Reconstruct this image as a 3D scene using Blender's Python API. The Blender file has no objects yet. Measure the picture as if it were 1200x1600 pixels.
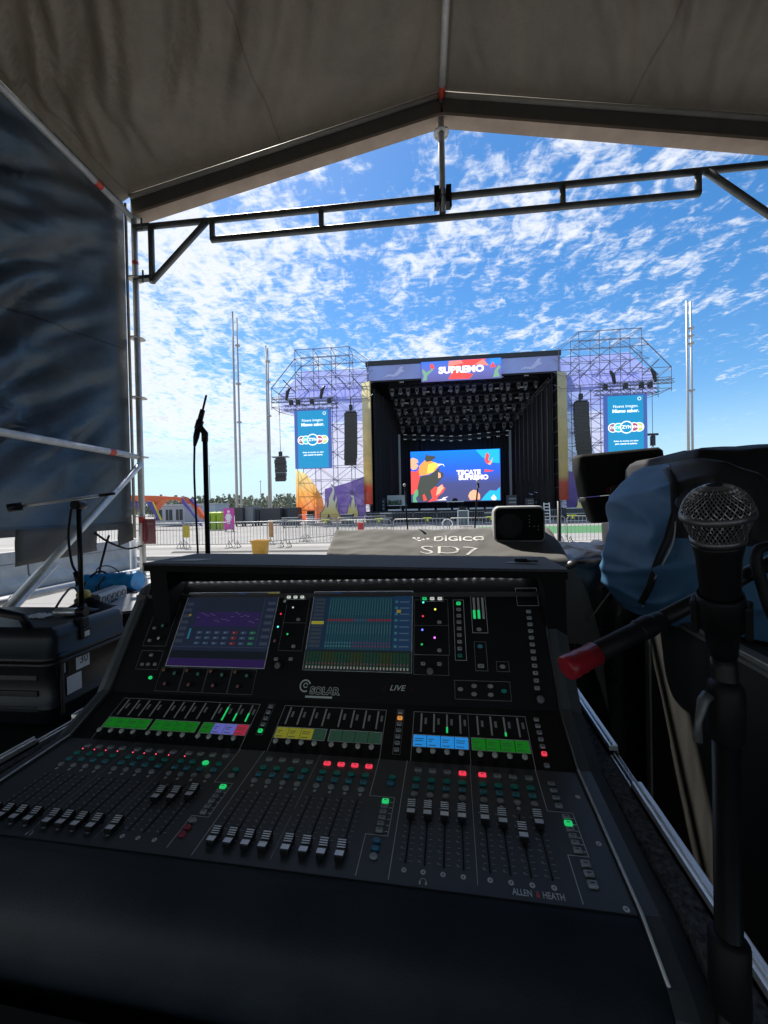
import bpy, math, random
from math import sin, cos, radians, degrees, pi, sqrt, atan2
from mathutils import Vector, Matrix, noise as mn
random.seed(7)
SC = bpy.context.scene
COL = SC.collection

# ------------------------------------------------------------------ camera
CAMZ = 1.52
YAW, PITCH, ROLL = radians(5.7), radians(-0.5), radians(1.2)
fwd = Vector((-sin(YAW)*cos(PITCH), cos(YAW)*cos(PITCH), sin(PITCH)))
_r = Vector((cos(YAW), sin(YAW), 0)); _u = _r.cross(fwd)
rgt = _r*cos(ROLL) - _u*sin(ROLL); upv = _u*cos(ROLL) + _r*sin(ROLL)
CAM = Vector((0, 0, CAMZ))
cd = bpy.data.cameras.new('camera'); cam = bpy.data.objects.new('camera', cd); COL.objects.link(cam)
cd.sensor_fit = 'HORIZONTAL'; cd.sensor_width = 36; cd.lens = 18.0
cd.clip_start = 0.02; cd.clip_end = 3000
m = Matrix((rgt, upv, -fwd)).transposed().to_4x4(); m.translation = CAM
cam.matrix_world = m
SC.camera = cam

# ------------------------------------------------------------------ sun, sky, exposure
SUN_EL, SUN_AZ = radians(56.5), radians(-38)          # azimuth measured from +Y towards +X
sd = bpy.data.lights.new('sun', 'SUN'); sun = bpy.data.objects.new('sun', sd); COL.objects.link(sun)
sd.energy = 3.8; sd.angle = radians(0.5); sd.color = (1.0, 0.94, 0.85)
sdir = Vector((sin(SUN_AZ)*cos(SUN_EL), cos(SUN_AZ)*cos(SUN_EL), sin(SUN_EL)))
sun.rotation_euler = sdir.to_track_quat('Z', 'Y').to_euler()
sun.location = sdir*50
SC.view_settings.view_transform = 'Standard'; SC.view_settings.look = 'None'
SC.view_settings.gamma = 1; SC.view_settings.exposure = 1.0
SC.view_settings.use_curve_mapping = False

CLX, CLY = 5.3, 0.6
def build_world():
    w = bpy.data.worlds.new('World'); SC.world = w; w.use_nodes = True
    nt = w.node_tree; N = nt.nodes; L = nt.links; N.clear()
    def nd(t, **k):
        n = N.new(t)
        for a, b in k.items(): setattr(n, a, b)
        return n
    def mth(op, a, b=None, c=None):
        n = nd('ShaderNodeMath', operation=op)
        for i, v in enumerate((a, b, c)):
            if v is None: continue
            if isinstance(v, (int, float)): n.inputs[i].default_value = v
            else: L.new(v, n.inputs[i])
        return n.outputs[0]
    out = nd('ShaderNodeOutputWorld'); bg = nd('ShaderNodeBackground'); bg.inputs[1].default_value = 0.082
    sky = nd('ShaderNodeTexSky', sky_type='NISHITA', sun_disc=False)
    sky.sun_elevation = SUN_EL; sky.sun_rotation = SUN_AZ; sky.air_density = 1.1; sky.dust_density = 0.3; sky.ozone_density = 3.0
    hs = nd('ShaderNodeHueSaturation'); hs.inputs['Saturation'].default_value = 1.32; hs.inputs['Value'].default_value = 1.0
    L.new(sky.outputs[0], hs.inputs['Color'])
    tc = nd('ShaderNodeTexCoord'); sep = nd('ShaderNodeSeparateXYZ'); L.new(tc.outputs['Generated'], sep.inputs[0])
    z = mth('MAXIMUM', mth('ADD', sep.outputs[2], 0.06), 0.05)
    px = mth('DIVIDE', sep.outputs[0], z); py = mth('DIVIDE', sep.outputs[1], z)
    cmb = nd('ShaderNodeCombineXYZ'); L.new(px, cmb.inputs[0]); L.new(py, cmb.inputs[1])
    def ns(scale, detail, rough, loc=(0, 0, 0), sc=(1, 1, 1), rot=0, dist=0.0):
        mp = nd('ShaderNodeMapping'); mp.inputs['Location'].default_value = loc; mp.inputs['Scale'].default_value = sc
        mp.inputs['Rotation'].default_value = (0, 0, rot); L.new(cmb.outputs[0], mp.inputs[0])
        n = nd('ShaderNodeTexNoise'); n.inputs['Scale'].default_value = scale; n.inputs['Detail'].default_value = detail
        n.inputs['Roughness'].default_value = rough; n.inputs['Distortion'].default_value = dist
        L.new(mp.outputs[0], n.inputs['Vector']); return n.outputs['Fac']
    puff = ns(15, 7, 0.62, (3.1, 1.7, 0), (1, 0.7, 1), radians(30), 0.6)
    wisp = ns(34, 6, 0.62, (0.4, 9.1, 0), (0.6, 1.3, 1), radians(50), 0.4)
    mid = ns(3.6, 4, 0.55, (7.7, 2.2, 0), (1, 0.8, 1), radians(25))
    big = ns(0.9, 3, 0.5, (CLX, CLY, 0))
    # more cloud to the left of the view than to the right, none close to the horizon
    left = mth('MULTIPLY', mth('MAXIMUM', mth('ADD', mth('MULTIPLY', px, -1), 0.1), -1.6), 0.075)
    cov = mth('ADD', mth('ADD', mth('MULTIPLY', mth('SUBTRACT', big, 0.5), 0.50), mth('MULTIPLY', mth('SUBTRACT', mid, 0.5), 0.42)), left)
    dens = mth('ADD', mth('ADD', mth('MULTIPLY', puff, 0.66), mth('MULTIPLY', wisp, 0.34)), cov)
    mr = nd('ShaderNodeMapRange', interpolation_type='SMOOTHSTEP'); L.new(dens, mr.inputs[0])
    mr.inputs[1].default_value = 0.435; mr.inputs[2].default_value = 0.70
    hz = nd('ShaderNodeMapRange', interpolation_type='SMOOTHSTEP'); L.new(sep.outputs[2], hz.inputs[0])
    hz.inputs[1].default_value = 0.05; hz.inputs[2].default_value = 0.20
    fac = mth('MULTIPLY', mth('MULTIPLY', mr.outputs[0], hz.outputs[0]), 0.94)
    # thick parts of a cloud are a little greyer than its edges
    core = nd('ShaderNodeMapRange'); L.new(dens, core.inputs[0]); core.inputs[1].default_value = 0.56; core.inputs[2].default_value = 0.85
    cc = nd('ShaderNodeMixRGB'); cc.inputs[1].default_value = (7.0, 7.1, 7.3, 1); cc.inputs[2].default_value = (4.6, 4.9, 5.4, 1)
    L.new(core.outputs[0], cc.inputs[0])
    # pale haze low over the horizon
    hzm = nd('ShaderNodeMapRange', interpolation_type='SMOOTHSTEP'); L.new(sep.outputs[2], hzm.inputs[0])
    hzm.inputs[1].default_value = 0.25; hzm.inputs[2].default_value = 0.0; hzm.inputs[3].default_value = 0.0; hzm.inputs[4].default_value = 0.8
    mh = nd('ShaderNodeMixRGB'); L.new(hzm.outputs[0], mh.inputs[0]); L.new(hs.outputs[0], mh.inputs[1]); mh.inputs[2].default_value = (3.3, 4.9, 6.2, 1)
    mx = nd('ShaderNodeMixRGB'); L.new(fac, mx.inputs[0]); L.new(mh.outputs[0], mx.inputs[1]); L.new(cc.outputs[0], mx.inputs[2])
    L.new(mx.outputs[0], bg.inputs[0]); L.new(bg.outputs[0], out.inputs[0])
build_world()

# ------------------------------------------------------------------ helpers
def ray(x, y): return fwd + rgt*((x-600)/600) - upv*((y-800)/600)
def atY(x, y, Y): d = ray(x, y); return CAM + d*(Y/d.y)
def atX(x, y, X): d = ray(x, y); return CAM + d*(X/d.x)
def atZ(x, y, Z): d = ray(x, y); return CAM + d*((Z-CAMZ)/d.z)
def atD(x, y, D): return CAM + ray(x, y)*D
WM = {}
def wm(o): return WM.get(o.name, Matrix.Identity(4))

class MB:
    def __init__(s): s.v = []; s.f = []; s.mi = []; s.sm = []; s.cur = 0; s.smooth = False
    def vert(s, p): s.v.append(Vector(p)); return len(s.v)-1
    def face(s, ids): s.f.append(tuple(ids)); s.mi.append(s.cur); s.sm.append(s.smooth)
    def poly(s, pts): s.face([s.vert(p) for p in pts])
    def box(s, a, b, M=None):
        x0, y0, z0 = a; x1, y1, z1 = b
        P = [Vector(p) for p in ((x0,y0,z0),(x1,y0,z0),(x1,y1,z0),(x0,y1,z0),(x0,y0,z1),(x1,y0,z1),(x1,y1,z1),(x0,y1,z1))]
        if M: P = [M @ p for p in P]
        i = [s.vert(p) for p in P]
        for q in ((0,3,2,1),(4,5,6,7),(0,1,5,4),(1,2,6,5),(2,3,7,6),(3,0,4,7)): s.face([i[k] for k in q])
    def rbox(s, c, size, r, M=None, seg=2):
        # box whose vertical (z) edges and top edges are rounded
        sx, sy, sz = size[0]/2, size[1]/2, size[2]
        def ring(inset, z):
            rr = max(r-inset, 1e-5); out = []
            for cx, cy, a0 in ((sx-r, sy-r, 0), (-sx+r, sy-r, 90), (-sx+r, -sy+r, 180), (sx-r, -sy+r, 270)):
                for k in range(seg+1):
                    a = radians(a0 + 90*k/seg); out.append(Vector((cx+rr*cos(a), cy+rr*sin(a), z)))
            return out
        e = min(r, sz*0.4)
        rings = [ring(0, 0), ring(0, sz-e), ring(e*0.3, sz-e*0.3), ring(e, sz)]
        s.loft([[Vector(c)+p for p in q] for q in rings], True, True, True, M)
    def loft(s, rings, closed=True, cap0=False, cap1=False, M=None):
        ids = [[s.vert(M @ p if M else p) for p in r] for r in rings]
        n = len(rings[0])
        for a, b in zip(ids[:-1], ids[1:]):
            for k in range(n if closed else n-1):
                k2 = (k+1) % n; s.face((a[k], a[k2], b[k2], b[k]))
        sm = s.smooth; s.smooth = False
        if cap0: s.face(list(reversed(ids[0])))
        if cap1: s.face(ids[-1])
        s.smooth = sm
    def tube(s, pts, r, n=8, caps=True):
        pts = [Vector(p) for p in pts]
        rs = r if isinstance(r, (list, tuple)) else [r]*len(pts)
        rings = []; ref = None
        for i, p in enumerate(pts):
            a = pts[max(i-1, 0)]; b = pts[min(i+1, len(pts)-1)]
            t = (b-a).normalized()
            if ref is None:
                ref = Vector((0, 0, 1)) if abs(t.z) < 0.9 else Vector((1, 0, 0))
            ref = (ref - t*ref.dot(t)).normalized(); bi = t.cross(ref)
            rings.append([p + (ref*cos(2*pi*k/n) + bi*sin(2*pi*k/n))*rs[i] for k in range(n)])
        o = s.smooth; s.smooth = n > 5
        s.loft(rings, True, caps, caps); s.smooth = o
    def bar(s, a, b, w, h=None, upd=(0, 0, 1)):
        a = Vector(a); b = Vector(b); h = h or w; t = (b-a).normalized(); U = Vector(upd)
        if abs(t.dot(U)) > 0.95: U = Vector((1, 0, 0)) if abs(t.x) < 0.9 else Vector((0, 1, 0))
        x = t.cross(U).normalized()*w/2; y = x.cross(t).normalized()*h/2
        s.loft([[p-x-y, p+x-y, p+x+y, p-x+y] for p in (a, b)], True, True, True)
    def lathe(s, prof, n=20, M=None, caps=True):
        o = s.smooth; s.smooth = True
        s.loft([[Vector((r*cos(2*pi*k/n), r*sin(2*pi*k/n), z)) for k in range(n)] for r, z in prof], True, caps, caps, M)
        s.smooth = o
    def prism(s, pts, t, M=None):
        # pts (x, y) outline, from z=0 to z=t
        P0 = [Vector((x, y, 0)) for x, y in pts]; P1 = [Vector((x, y, t)) for x, y in pts]
        s.loft([P0, P1], True, True, True, M)
    def grid(s, nu, nv, fn, thick=0.0):
        ids = [[s.vert(fn(i/nu, j/nv)) for j in range(nv+1)] for i in range(nu+1)]
        for i in range(nu):
            for j in range(nv): s.face((ids[i][j], ids[i+1][j], ids[i+1][j+1], ids[i][j+1]))
    def add_mesh(s, me, M):
        o = len(s.v)
        for v in me.vertices: s.v.append(M @ v.co)
        for p in me.polygons: s.f.append(tuple(i+o for i in p.vertices)); s.mi.append(s.cur); s.sm.append(False)
    def mesh(s, name, mats, M=None):
        me = bpy.data.meshes.new(name)
        me.from_pydata([(M @ p)[:] if M else p[:] for p in s.v], [], s.f)
        for q in (mats if isinstance(mats, (list, tuple)) else [mats]): me.materials.append(q)
        me.polygons.foreach_set('material_index', s.mi); me.polygons.foreach_set('use_smooth', s.sm)
        me.update(); return me
    def build(s, name, mats, parent=None, frame=None, fix=True):
        Mx = wm(parent).inverted() if parent else Matrix.Identity(4)
        if frame is not None: Mx = Mx @ frame
        me = s.mesh(name, mats, Mx)
        if fix:
            import bmesh
            bm = bmesh.new(); bm.from_mesh(me); bmesh.ops.recalc_face_normals(bm, faces=bm.faces); bm.to_mesh(me); bm.free()
        o = bpy.data.objects.new(name, me); COL.objects.link(o)
        if parent: o.parent = parent
        WM[o.name] = wm(parent).copy() if parent else Matrix.Identity(4)
        return o

def tag(o, label=None, cat=None, group=None, kind=None):
    if label: o['label'] = label
    if cat: o['category'] = cat
    if group: o['group'] = group
    if kind: o['kind'] = kind
    return o
def thing(name, label, cat, loc=(0, 0, 0), M=None, group=None):
    o = bpy.data.objects.new(name, None); COL.objects.link(o); o.empty_display_size = 0.1
    Mx = M if M is not None else Matrix.Translation(Vector(loc))
    o.matrix_world = Mx; WM[o.name] = Mx.copy()
    return tag(o, label, cat, group)
def inst(name, me, parent, loc, rot=None):
    o = bpy.data.objects.new(name, me); COL.objects.link(o); o.parent = parent
    o.location = loc
    if rot: o.rotation_euler = rot
    return o
def copy_tree(o, parent=None):
    c = o.copy(); COL.objects.link(c)
    if parent: c.parent = parent
    for ch in [x for x in COL.objects if x.parent == o]: copy_tree(ch, c)
    return c
def solid(o, t, off=-1):
    md = o.modifiers.new('thickness', 'SOLIDIFY'); md.thickness = t; md.offset = off; return o
def bevel(o, w, seg=2):
    md = o.modifiers.new('bevel', 'BEVEL'); md.width = w; md.segments = seg; md.limit_method = 'ANGLE'; md.angle_limit = radians(40); return o

_mats = {}
def mat(name, col, rough=0.6, metal=0.0, var=0.12, vscale=8.0, bump=0.0, bscale=60.0, spec=0.5, emit=None, estr=0.0, sheen=0.0, coat=0.0, stretch=None, col2=None):
    if name in _mats: return _mats[name]
    mt = bpy.data.materials.new(name); mt.use_nodes = True; nt = mt.node_tree; N = nt.nodes; L = nt.links
    b = N['Principled BSDF']; b.inputs['Roughness'].default_value = rough; b.inputs['Metallic'].default_value = metal
    b.inputs['Specular IOR Level'].default_value = spec
    if coat: b.inputs['Coat Weight'].default_value = coat
    if sheen: b.inputs['Sheen Weight'].default_value = sheen
    tc = N.new('ShaderNodeTexCoord'); mp = N.new('ShaderNodeMapping'); L.new(tc.outputs['Object'], mp.inputs[0])
    if stretch: mp.inputs['Scale'].default_value = stretch
    n = N.new('ShaderNodeTexNoise'); n.inputs['Scale'].default_value = vscale; n.inputs['Detail'].default_value = 6; n.inputs['Roughness'].default_value = 0.62
    L.new(mp.outputs[0], n.inputs['Vector'])
    cr = N.new('ShaderNodeValToRGB')
    c = Vector(col[:3]); hi = Vector(col2[:3]) if col2 else c*(1+var); lo = c*(1-var)
    cr.color_ramp.elements[0].color = (*lo, 1); cr.color_ramp.elements[1].color = (*[min(q, 1) for q in hi], 1)
    cr.color_ramp.elements[0].position = 0.3; cr.color_ramp.elements[1].position = 0.7
    L.new(n.outputs['Fac'], cr.inputs[0]); L.new(cr.outputs[0], b.inputs['Base Color'])
    rr = N.new('ShaderNodeMapRange'); L.new(n.outputs['Fac'], rr.inputs[0]); rr.inputs[3].default_value = max(rough-0.08, 0.02); rr.inputs[4].default_value = min(rough+0.08, 1)
    L.new(rr.outputs[0], b.inputs['Roughness'])
    if bump:
        n2 = N.new('ShaderNodeTexNoise'); n2.inputs['Scale'].default_value = bscale; n2.inputs['Detail'].default_value = 3; L.new(mp.outputs[0], n2.inputs['Vector'])
        bp = N.new('ShaderNodeBump'); bp.inputs['Strength'].default_value = bump; bp.inputs['Distance'].default_value = 0.3/bscale
        L.new(n2.outputs['Fac'], bp.inputs['Height']); L.new(bp.outputs[0], b.inputs['Normal'])
    if emit:
        b.inputs['Emission Color'].default_value = (*emit, 1); b.inputs['Emission Strength'].default_value = estr
    _mats[name] = mt; return mt
def emis(name, col, s=1.0): return mat(name, (0.01, 0.01, 0.012), 0.25, emit=col, estr=s, var=0.0)

def text_mesh(txt, size, bold=0.0, sx=1.0, shear=0.0, align='CENTER', ext=0.0, space=1.0):
    cu = bpy.data.curves.new('txt', 'FONT'); cu.body = txt; cu.size = size; cu.align_x = align; cu.align_y = 'CENTER'
    cu.offset = bold*size; cu.shear = shear; cu.extrude = ext; cu.resolution_u = 3; cu.space_character = space
    o = bpy.data.objects.new('txt', cu); COL.objects.link(o)
    dg = bpy.context.evaluated_depsgraph_get(); me = bpy.data.meshes.new_from_object(o.evaluated_get(dg))
    bpy.data.objects.remove(o); bpy.data.curves.remove(cu)
    for v in me.vertices: v.co.x *= sx
    return me
def text(name, txt, size, mt, parent, M, **k):
    b = MB(); b.add_mesh(text_mesh(txt, size, **k), Matrix.Identity(4)); return b.build(name, mt, parent, M, fix=False)

def fbm(x, y, z=0.0, o=4): return mn.fractal(Vector((x, y, z)), 0.9, 2.0, o)

# ------------------------------------------------------------------ materials
STEEL = mat('galvanised_steel', (0.56, 0.57, 0.56), 0.45, 0.5, 0.18, 14, 0.1, 90)
STEEL_D = mat('weathered_steel', (0.16, 0.17, 0.17), 0.5, 0.6, 0.3, 10)
ALU = mat('aluminium', (0.86, 0.86, 0.85), 0.33, 0.75, 0.1, 20)
RED_TAPE = mat('red_tape', (0.62, 0.07, 0.04), 0.5)
BLACK = mat('black_plastic', (0.010, 0.010, 0.011), 0.45, 0, 0.2, 12, 0.08, 400, spec=0.3)
BLACK_M = mat('black_matte', (0.006, 0.006, 0.0065), 0.8, 0, 0.25, 10, spec=0.2)
BLACK_METAL = mat('black_metal', (0.007, 0.007, 0.008), 0.38, 0.0, 0.2, 20, spec=0.3)
RUBBER = mat('black_rubber', (0.007, 0.007, 0.008), 0.55, spec=0.25)
WHITE = mat('white_paint', (0.78, 0.78, 0.77), 0.5)
CONCRETE = mat('concrete', (0.36, 0.35, 0.33), 0.9, 0, 0.2, 3, 0.3, 40)

# ------------------------------------------------------------------ setting: ground
def ground_material():
    mt = bpy.data.materials.new('pale_pavement'); mt.use_nodes = True; nt = mt.node_tree; N = nt.nodes; L = nt.links
    b = N['Principled BSDF']; b.inputs['Roughness'].default_value = 0.9
    tc = N.new('ShaderNodeTexCoord')
    n1 = N.new('ShaderNodeTexNoise'); n1.inputs['Scale'].default_value = 0.35; n1.inputs['Detail'].default_value = 9; n1.inputs['Roughness'].default_value = 0.68
    n2 = N.new('ShaderNodeTexNoise'); n2.inputs['Scale'].default_value = 25; n2.inputs['Detail'].default_value = 4
    L.new(tc.outputs['Object'], n1.inputs[0]); L.new(tc.outputs['Object'], n2.inputs[0])
    a = N.new('ShaderNodeMath'); a.operation = 'MULTIPLY_ADD'; L.new(n2.outputs[0], a.inputs[0]); a.inputs[1].default_value = 0.3; L.new(n1.outputs[0], a.inputs[2])
    cr = N.new('ShaderNodeValToRGB'); L.new(a.outputs[0], cr.inputs[0])
    cr.color_ramp.elements[0].position = 0.42; cr.color_ramp.elements[0].color = (0.19, 0.185, 0.178, 1)
    cr.color_ramp.elements[1].position = 0.85; cr.color_ramp.elements[1].color = (0.29, 0.282, 0.27, 1)
    bk = N.new('ShaderNodeTexBrick'); bk.inputs['Scale'].default_value = 1.0; bk.offset = 0
    bk.inputs['Brick Width'].default_value = 6; bk.inputs['Row Height'].default_value = 6; bk.inputs['Mortar Size'].default_value = 0.015
    bk.inputs['Color1'].default_value = (1, 1, 1, 1); bk.inputs['Color2'].default_value = (0.93, 0.93, 0.93, 1); bk.inputs['Mortar'].default_value = (0.5, 0.5, 0.5, 1)
    L.new(tc.outputs['Object'], bk.inputs[0])
    mu = N.new('ShaderNodeMixRGB'); mu.blend_type = 'MULTIPLY'; mu.inputs[0].default_value = 0.8; L.new(cr.outputs[0], mu.inputs[1]); L.new(bk.outputs[0], mu.inputs[2])
    L.new(mu.outputs[0], b.inputs['Base Color']); return mt
b = MB(); b.poly([(-900, -300, 0), (900, -300, 0), (900, 1500, 0), (-900, 1500, 0)])
tag(b.build('ground', ground_material()), kind='structure')
TURF = mat('artificial_turf', (0.045, 0.17, 0.06), 0.9, 0, 0.3, 4, 0.5, 60)
b = MB(); b.poly([(4.0, 21.5, .004), (26, 21.5, .004), (26, 29, .004), (4.0, 29, .004)])
tag(b.build('lawn', TURF), kind='structure')
FLOORM = mat('plywood_floor', (0.05, 0.045, 0.04), 0.8, 0, 0.3, 3, 0.2, 30, stretch=(1, 6, 1))
b = MB(); b.box((-2.3, -2.6, 0.004), (2.65, 2.9, 0.03)); tag(b.build('floor', FLOORM), kind='structure')
KERB = mat('kerb_stone', (0.30, 0.29, 0.27), 0.85, 0, 0.15, 2)
b = MB(); b.box((-30, 11.6, 0), (30, 11.85, 0.13)); tag(b.build('kerb', KERB), kind='structure')
b = MB(); b.poly([(-30, 15.9, .004), (30, 15.9, .004), (30, 16.9, .004), (-30, 16.9, .004)]); tag(b.build('path', KERB), kind='structure')

# ------------------------------------------------------------------ mixing tent
ROOF_T = mat('grey_brown_tarpaulin', (0.112, 0.098, 0.080), 0.5, 0, 0.3, 2.2, 0.5, 45, spec=0.35)
WALL_T = mat('dark_blue_tarpaulin', (0.050, 0.105, 0.175), 0.36, 0, 0.4, 1.3, 0.35, 60, spec=0.5, col2=(0.12, 0.125, 0.125))
HEM_T = mat('grey_tarpaulin_band', (0.085, 0.08, 0.076), 0.7, 0, 0.15, 3, 0.2, 120)
BEAM_P = mat('beam_timber_brown', (0.42, 0.33, 0.26), 0.7, 0, 0.15, 6)  # ground light on the metal rafter flange, put into its beige colour
PIPING = mat('pale_piping', (0.46, 0.43, 0.38), 0.6)
def let_light_through(mt, col, f):
    nt = mt.node_tree; N = nt.nodes; L = nt.links; out = [n for n in N if n.type == 'OUTPUT_MATERIAL'][0]
    t = N.new('ShaderNodeBsdfTranslucent'); t.inputs[0].default_value = (*col, 1); mx = N.new('ShaderNodeMixShader'); mx.inputs[0].default_value = f
    L.new(N['Principled BSDF'].outputs[0], mx.inputs[1]); L.new(t.outputs[0], mx.inputs[2]); L.new(mx.outputs[0], out.inputs[0])
let_light_through(ROOF_T, (0.34, 0.29, 0.22), 0.026)
def tarp_detail(mt, w, h, rot, strength):
    nt = mt.node_tree; N = nt.nodes; L = nt.links; bs = N['Principled BSDF']
    tc = [n for n in N if n.type == 'TEX_COORD'][0]; cr = [n for n in N if n.type == 'VALTORGB'][0]
    mp = N.new('ShaderNodeMapping'); mp.inputs['Rotation'].default_value = rot; L.new(tc.outputs['Object'], mp.inputs[0])
    bk = N.new('ShaderNodeTexBrick'); bk.offset = 0; bk.inputs['Scale'].default_value = 1; bk.inputs['Brick Width'].default_value = w; bk.inputs['Row Height'].default_value = h
    bk.inputs['Mortar Size'].default_value = 0.008; bk.inputs['Color1'].default_value = bk.inputs['Color2'].default_value = (1, 1, 1, 1); bk.inputs['Mortar'].default_value = (0.55, 0.55, 0.55, 1); L.new(mp.outputs[0], bk.inputs[0])
    st = N.new('ShaderNodeTexNoise'); st.inputs['Scale'].default_value = 0.9; st.inputs['Detail'].default_value = 9; st.inputs['Roughness'].default_value = 0.72; st.inputs['Distortion'].default_value = 1.2; L.new(tc.outputs['Object'], st.inputs[0])
    mr = N.new('ShaderNodeMapRange'); L.new(st.outputs[0], mr.inputs[0]); mr.inputs[1].default_value = 0.3; mr.inputs[2].default_value = 0.7; mr.inputs[3].default_value = 0.62; mr.inputs[4].default_value = 1.15
    m1 = N.new('ShaderNodeMixRGB'); m1.blend_type = 'MULTIPLY'; m1.inputs[0].default_value = 1; L.new(cr.outputs[0], m1.inputs[1]); L.new(bk.outputs[0], m1.inputs[2])
    m2 = N.new('ShaderNodeMixRGB'); m2.blend_type = 'MULTIPLY'; m2.inputs[0].default_value = 1; L.new(m1.outputs[0], m2.inputs[1]); L.new(mr.outputs[0], m2.inputs[2]); L.new(m2.outputs[0], bs.inputs['Base Color'])
    w1 = N.new('ShaderNodeTexNoise'); w1.noise_type = 'RIDGED_MULTIFRACTAL'; w1.inputs['Scale'].default_value = 2.2; w1.inputs['Detail'].default_value = 5; w1.inputs['Distortion'].default_value = 0.8; L.new(tc.outputs['Object'], w1.inputs[0])
    bp = N.new('ShaderNodeBump'); bp.inputs['Strength'].default_value = strength; bp.inputs['Distance'].default_value = 0.03; L.new(w1.outputs[0], bp.inputs['Height'])
    old = [n for n in N if n.type == 'BUMP' and n != bp]
    if old: L.new(old[0].outputs[0], bp.inputs['Normal'])
    L.new(bp.outputs[0], bs.inputs['Normal'])
    for n in N:
        if n.type == 'BSDF_TRANSLUCENT': L.new(m2.outputs[0], n.inputs[0]) if False else None
tarp_detail(ROOF_T, 1.31, 60, (0, 0, 0), 1.0); tarp_detail(WALL_T, 60, 1.45, (0, radians(90), radians(90)), 0.6)
XL, XR, XM, YF, YB = -2.37, 2.79, 0.21, 3.04, -2.6
ZE, ZA = 4.16, 4.68
tent = thing('mixing_tent', 'scaffold framed mixing tent with grey brown tarpaulin roof and dark blue side sheet', 'tent', (XL, YF, 0))

def fold(s, t, ax, seed, amp):
    # long creases that run along one direction
    c, d = cos(ax), sin(ax); p = s*c + t*d; q = -s*d + t*c
    q += 0.12*fbm(p*0.9, q*0.7, seed+2, 2)
    r = 1-abs(fbm(q*2.6, p*0.30, seed, 3)); r2 = 1-abs(fbm(q*6.5+3, p*0.55, seed+9, 3)); r3 = 1-abs(fbm(q*14+7, p*1.1, seed+5, 2))
    return amp*(r**3 + 0.40*r2**3 + 0.14*r3**3 + 0.5*fbm(s*0.8, t*0.8, seed+4, 2))
def roof_side(x0, x1, z0, z1, seed, ax, k):
    b = MB(); b.smooth = True
    def fn(i, j):
        x = x0+(x1-x0)*i; y = YB+(YF-0.02-YB)*j; z = z0+(z1-z0)*i
        o = i if k > 0 else 1-i                                     # 0 at the eave, 1 at the ridge
        e = min(1, o*7, (1-o)*8)*min(1, (1-j)*7)
        amp = 0.075+0.14*max(0, 1-o*1.5)+0.09*max(0, 1-(1-o)*7)
        return Vector((x, y, z + 0.012 + 0.04*min(1, (1-j)*7) + e*(fold(x, y, ax, seed, amp)-amp*1.5) - 0.10*max(0, 1-o*9)))
    b.grid(120, 140, fn); o = b.build('roof_tarp', ROOF_T, tent, fix=False); return o
roof_side(XL-0.30, XM, ZE-0.04, ZA, 1.0, radians(122), 1)
roof_side(XM, XR+0.30, ZA, ZE-0.04, 5.0, radians(58), -1)
# left side sheet, with its paler hem band and the cut-outs low down
b = MB(); b.smooth = True
def wallfn(i, j):
    y = YB+(3.025-YB)*i; z = 1.43+(4.14-1.43)*j
    e = min(1, (1-i)*8)*min(1, j*5)*min(1, (1-j)*6)
    dx = fold(y, z, radians(38), 2.0, 0.16)*e
    # creases gather at the top front corner
    a = atan2(4.05-z, 3.1-y); rr = sqrt((3.1-y)**2+(4.05-z)**2)
    dx += 0.05*e*sin(a*17+2*fbm(y, z, 3))*max(0, 1-rr/1.6)
    bulge = 0.16*sin(pi*min(1, max(0, (z-2.0)/2.2)))*sin(pi*min(1, max(0, (y+0.2)/3.2)))
    return Vector((XL-0.08-dx-bulge*0.6, y, z))
b.grid(90, 70, wallfn); b.build('side_tarp', WALL_T, tent, fix=False)
def hem(y0, y1, zb0, zb1):
    b = MB(); b.smooth = True
    b.grid(10, 6, lambda i, j: Vector((XL-0.075+0.012*fbm((y0+(y1-y0)*i)*3, j*2, 7), y0+(y1-y0)*i, 1.44 - (1.44-(zb0+(zb1-zb0)*i))*j)))
    solid(b.build('hem_flap', HEM_T, tent, fix=False), 0.004)
hem(2.08, 2.66, 1.215, 1.25); hem(2.87, 3.03, 1.26, 1.30); hem(YB, 1.7, 1.25, 1.25)
for y0, y1 in ((1.7, 2.08), (2.66, 2.87)): b = MB(); b.box((XL-0.085, y0, 1.395), (XL-0.07, y1, 1.44)); b.build('hem_strap', HEM_T, tent)
b = MB(); b.tube([(XL-0.03, 2.99, 1.32), (XL-0.035, 2.99, 4.1)], 0.012, 6); b.build('tarp_edge_cord', PIPING, tent)
# right side and back sheets, out of view, added to keep the interior dark
b = MB(); b.smooth = True
b.grid(40, 30, lambda i, j: Vector((XR+0.08+fold(YB+5.6*i, 4.2*j, 0.5, 3.0, 0.05), YB+5.6*i, 0.3+3.86*j)))
b.build('side_tarp', WALL_T, tent, fix=False)
b = MB(); b.smooth = True
b.grid(40, 30, lambda i, j: Vector((XL+(XR-XL)*i, YB-0.05-fold(5*i, 4.2*j, 1.4, 8.0, 0.05), 1.75+(ZE+(ZA-ZE)*(1-abs(2*i-1))-1.75)*j)))
b.build('unseen_back_tarp', WALL_T, tent, fix=False)  # unseen sheet, lower edge raised to let in fill light from behind
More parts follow.
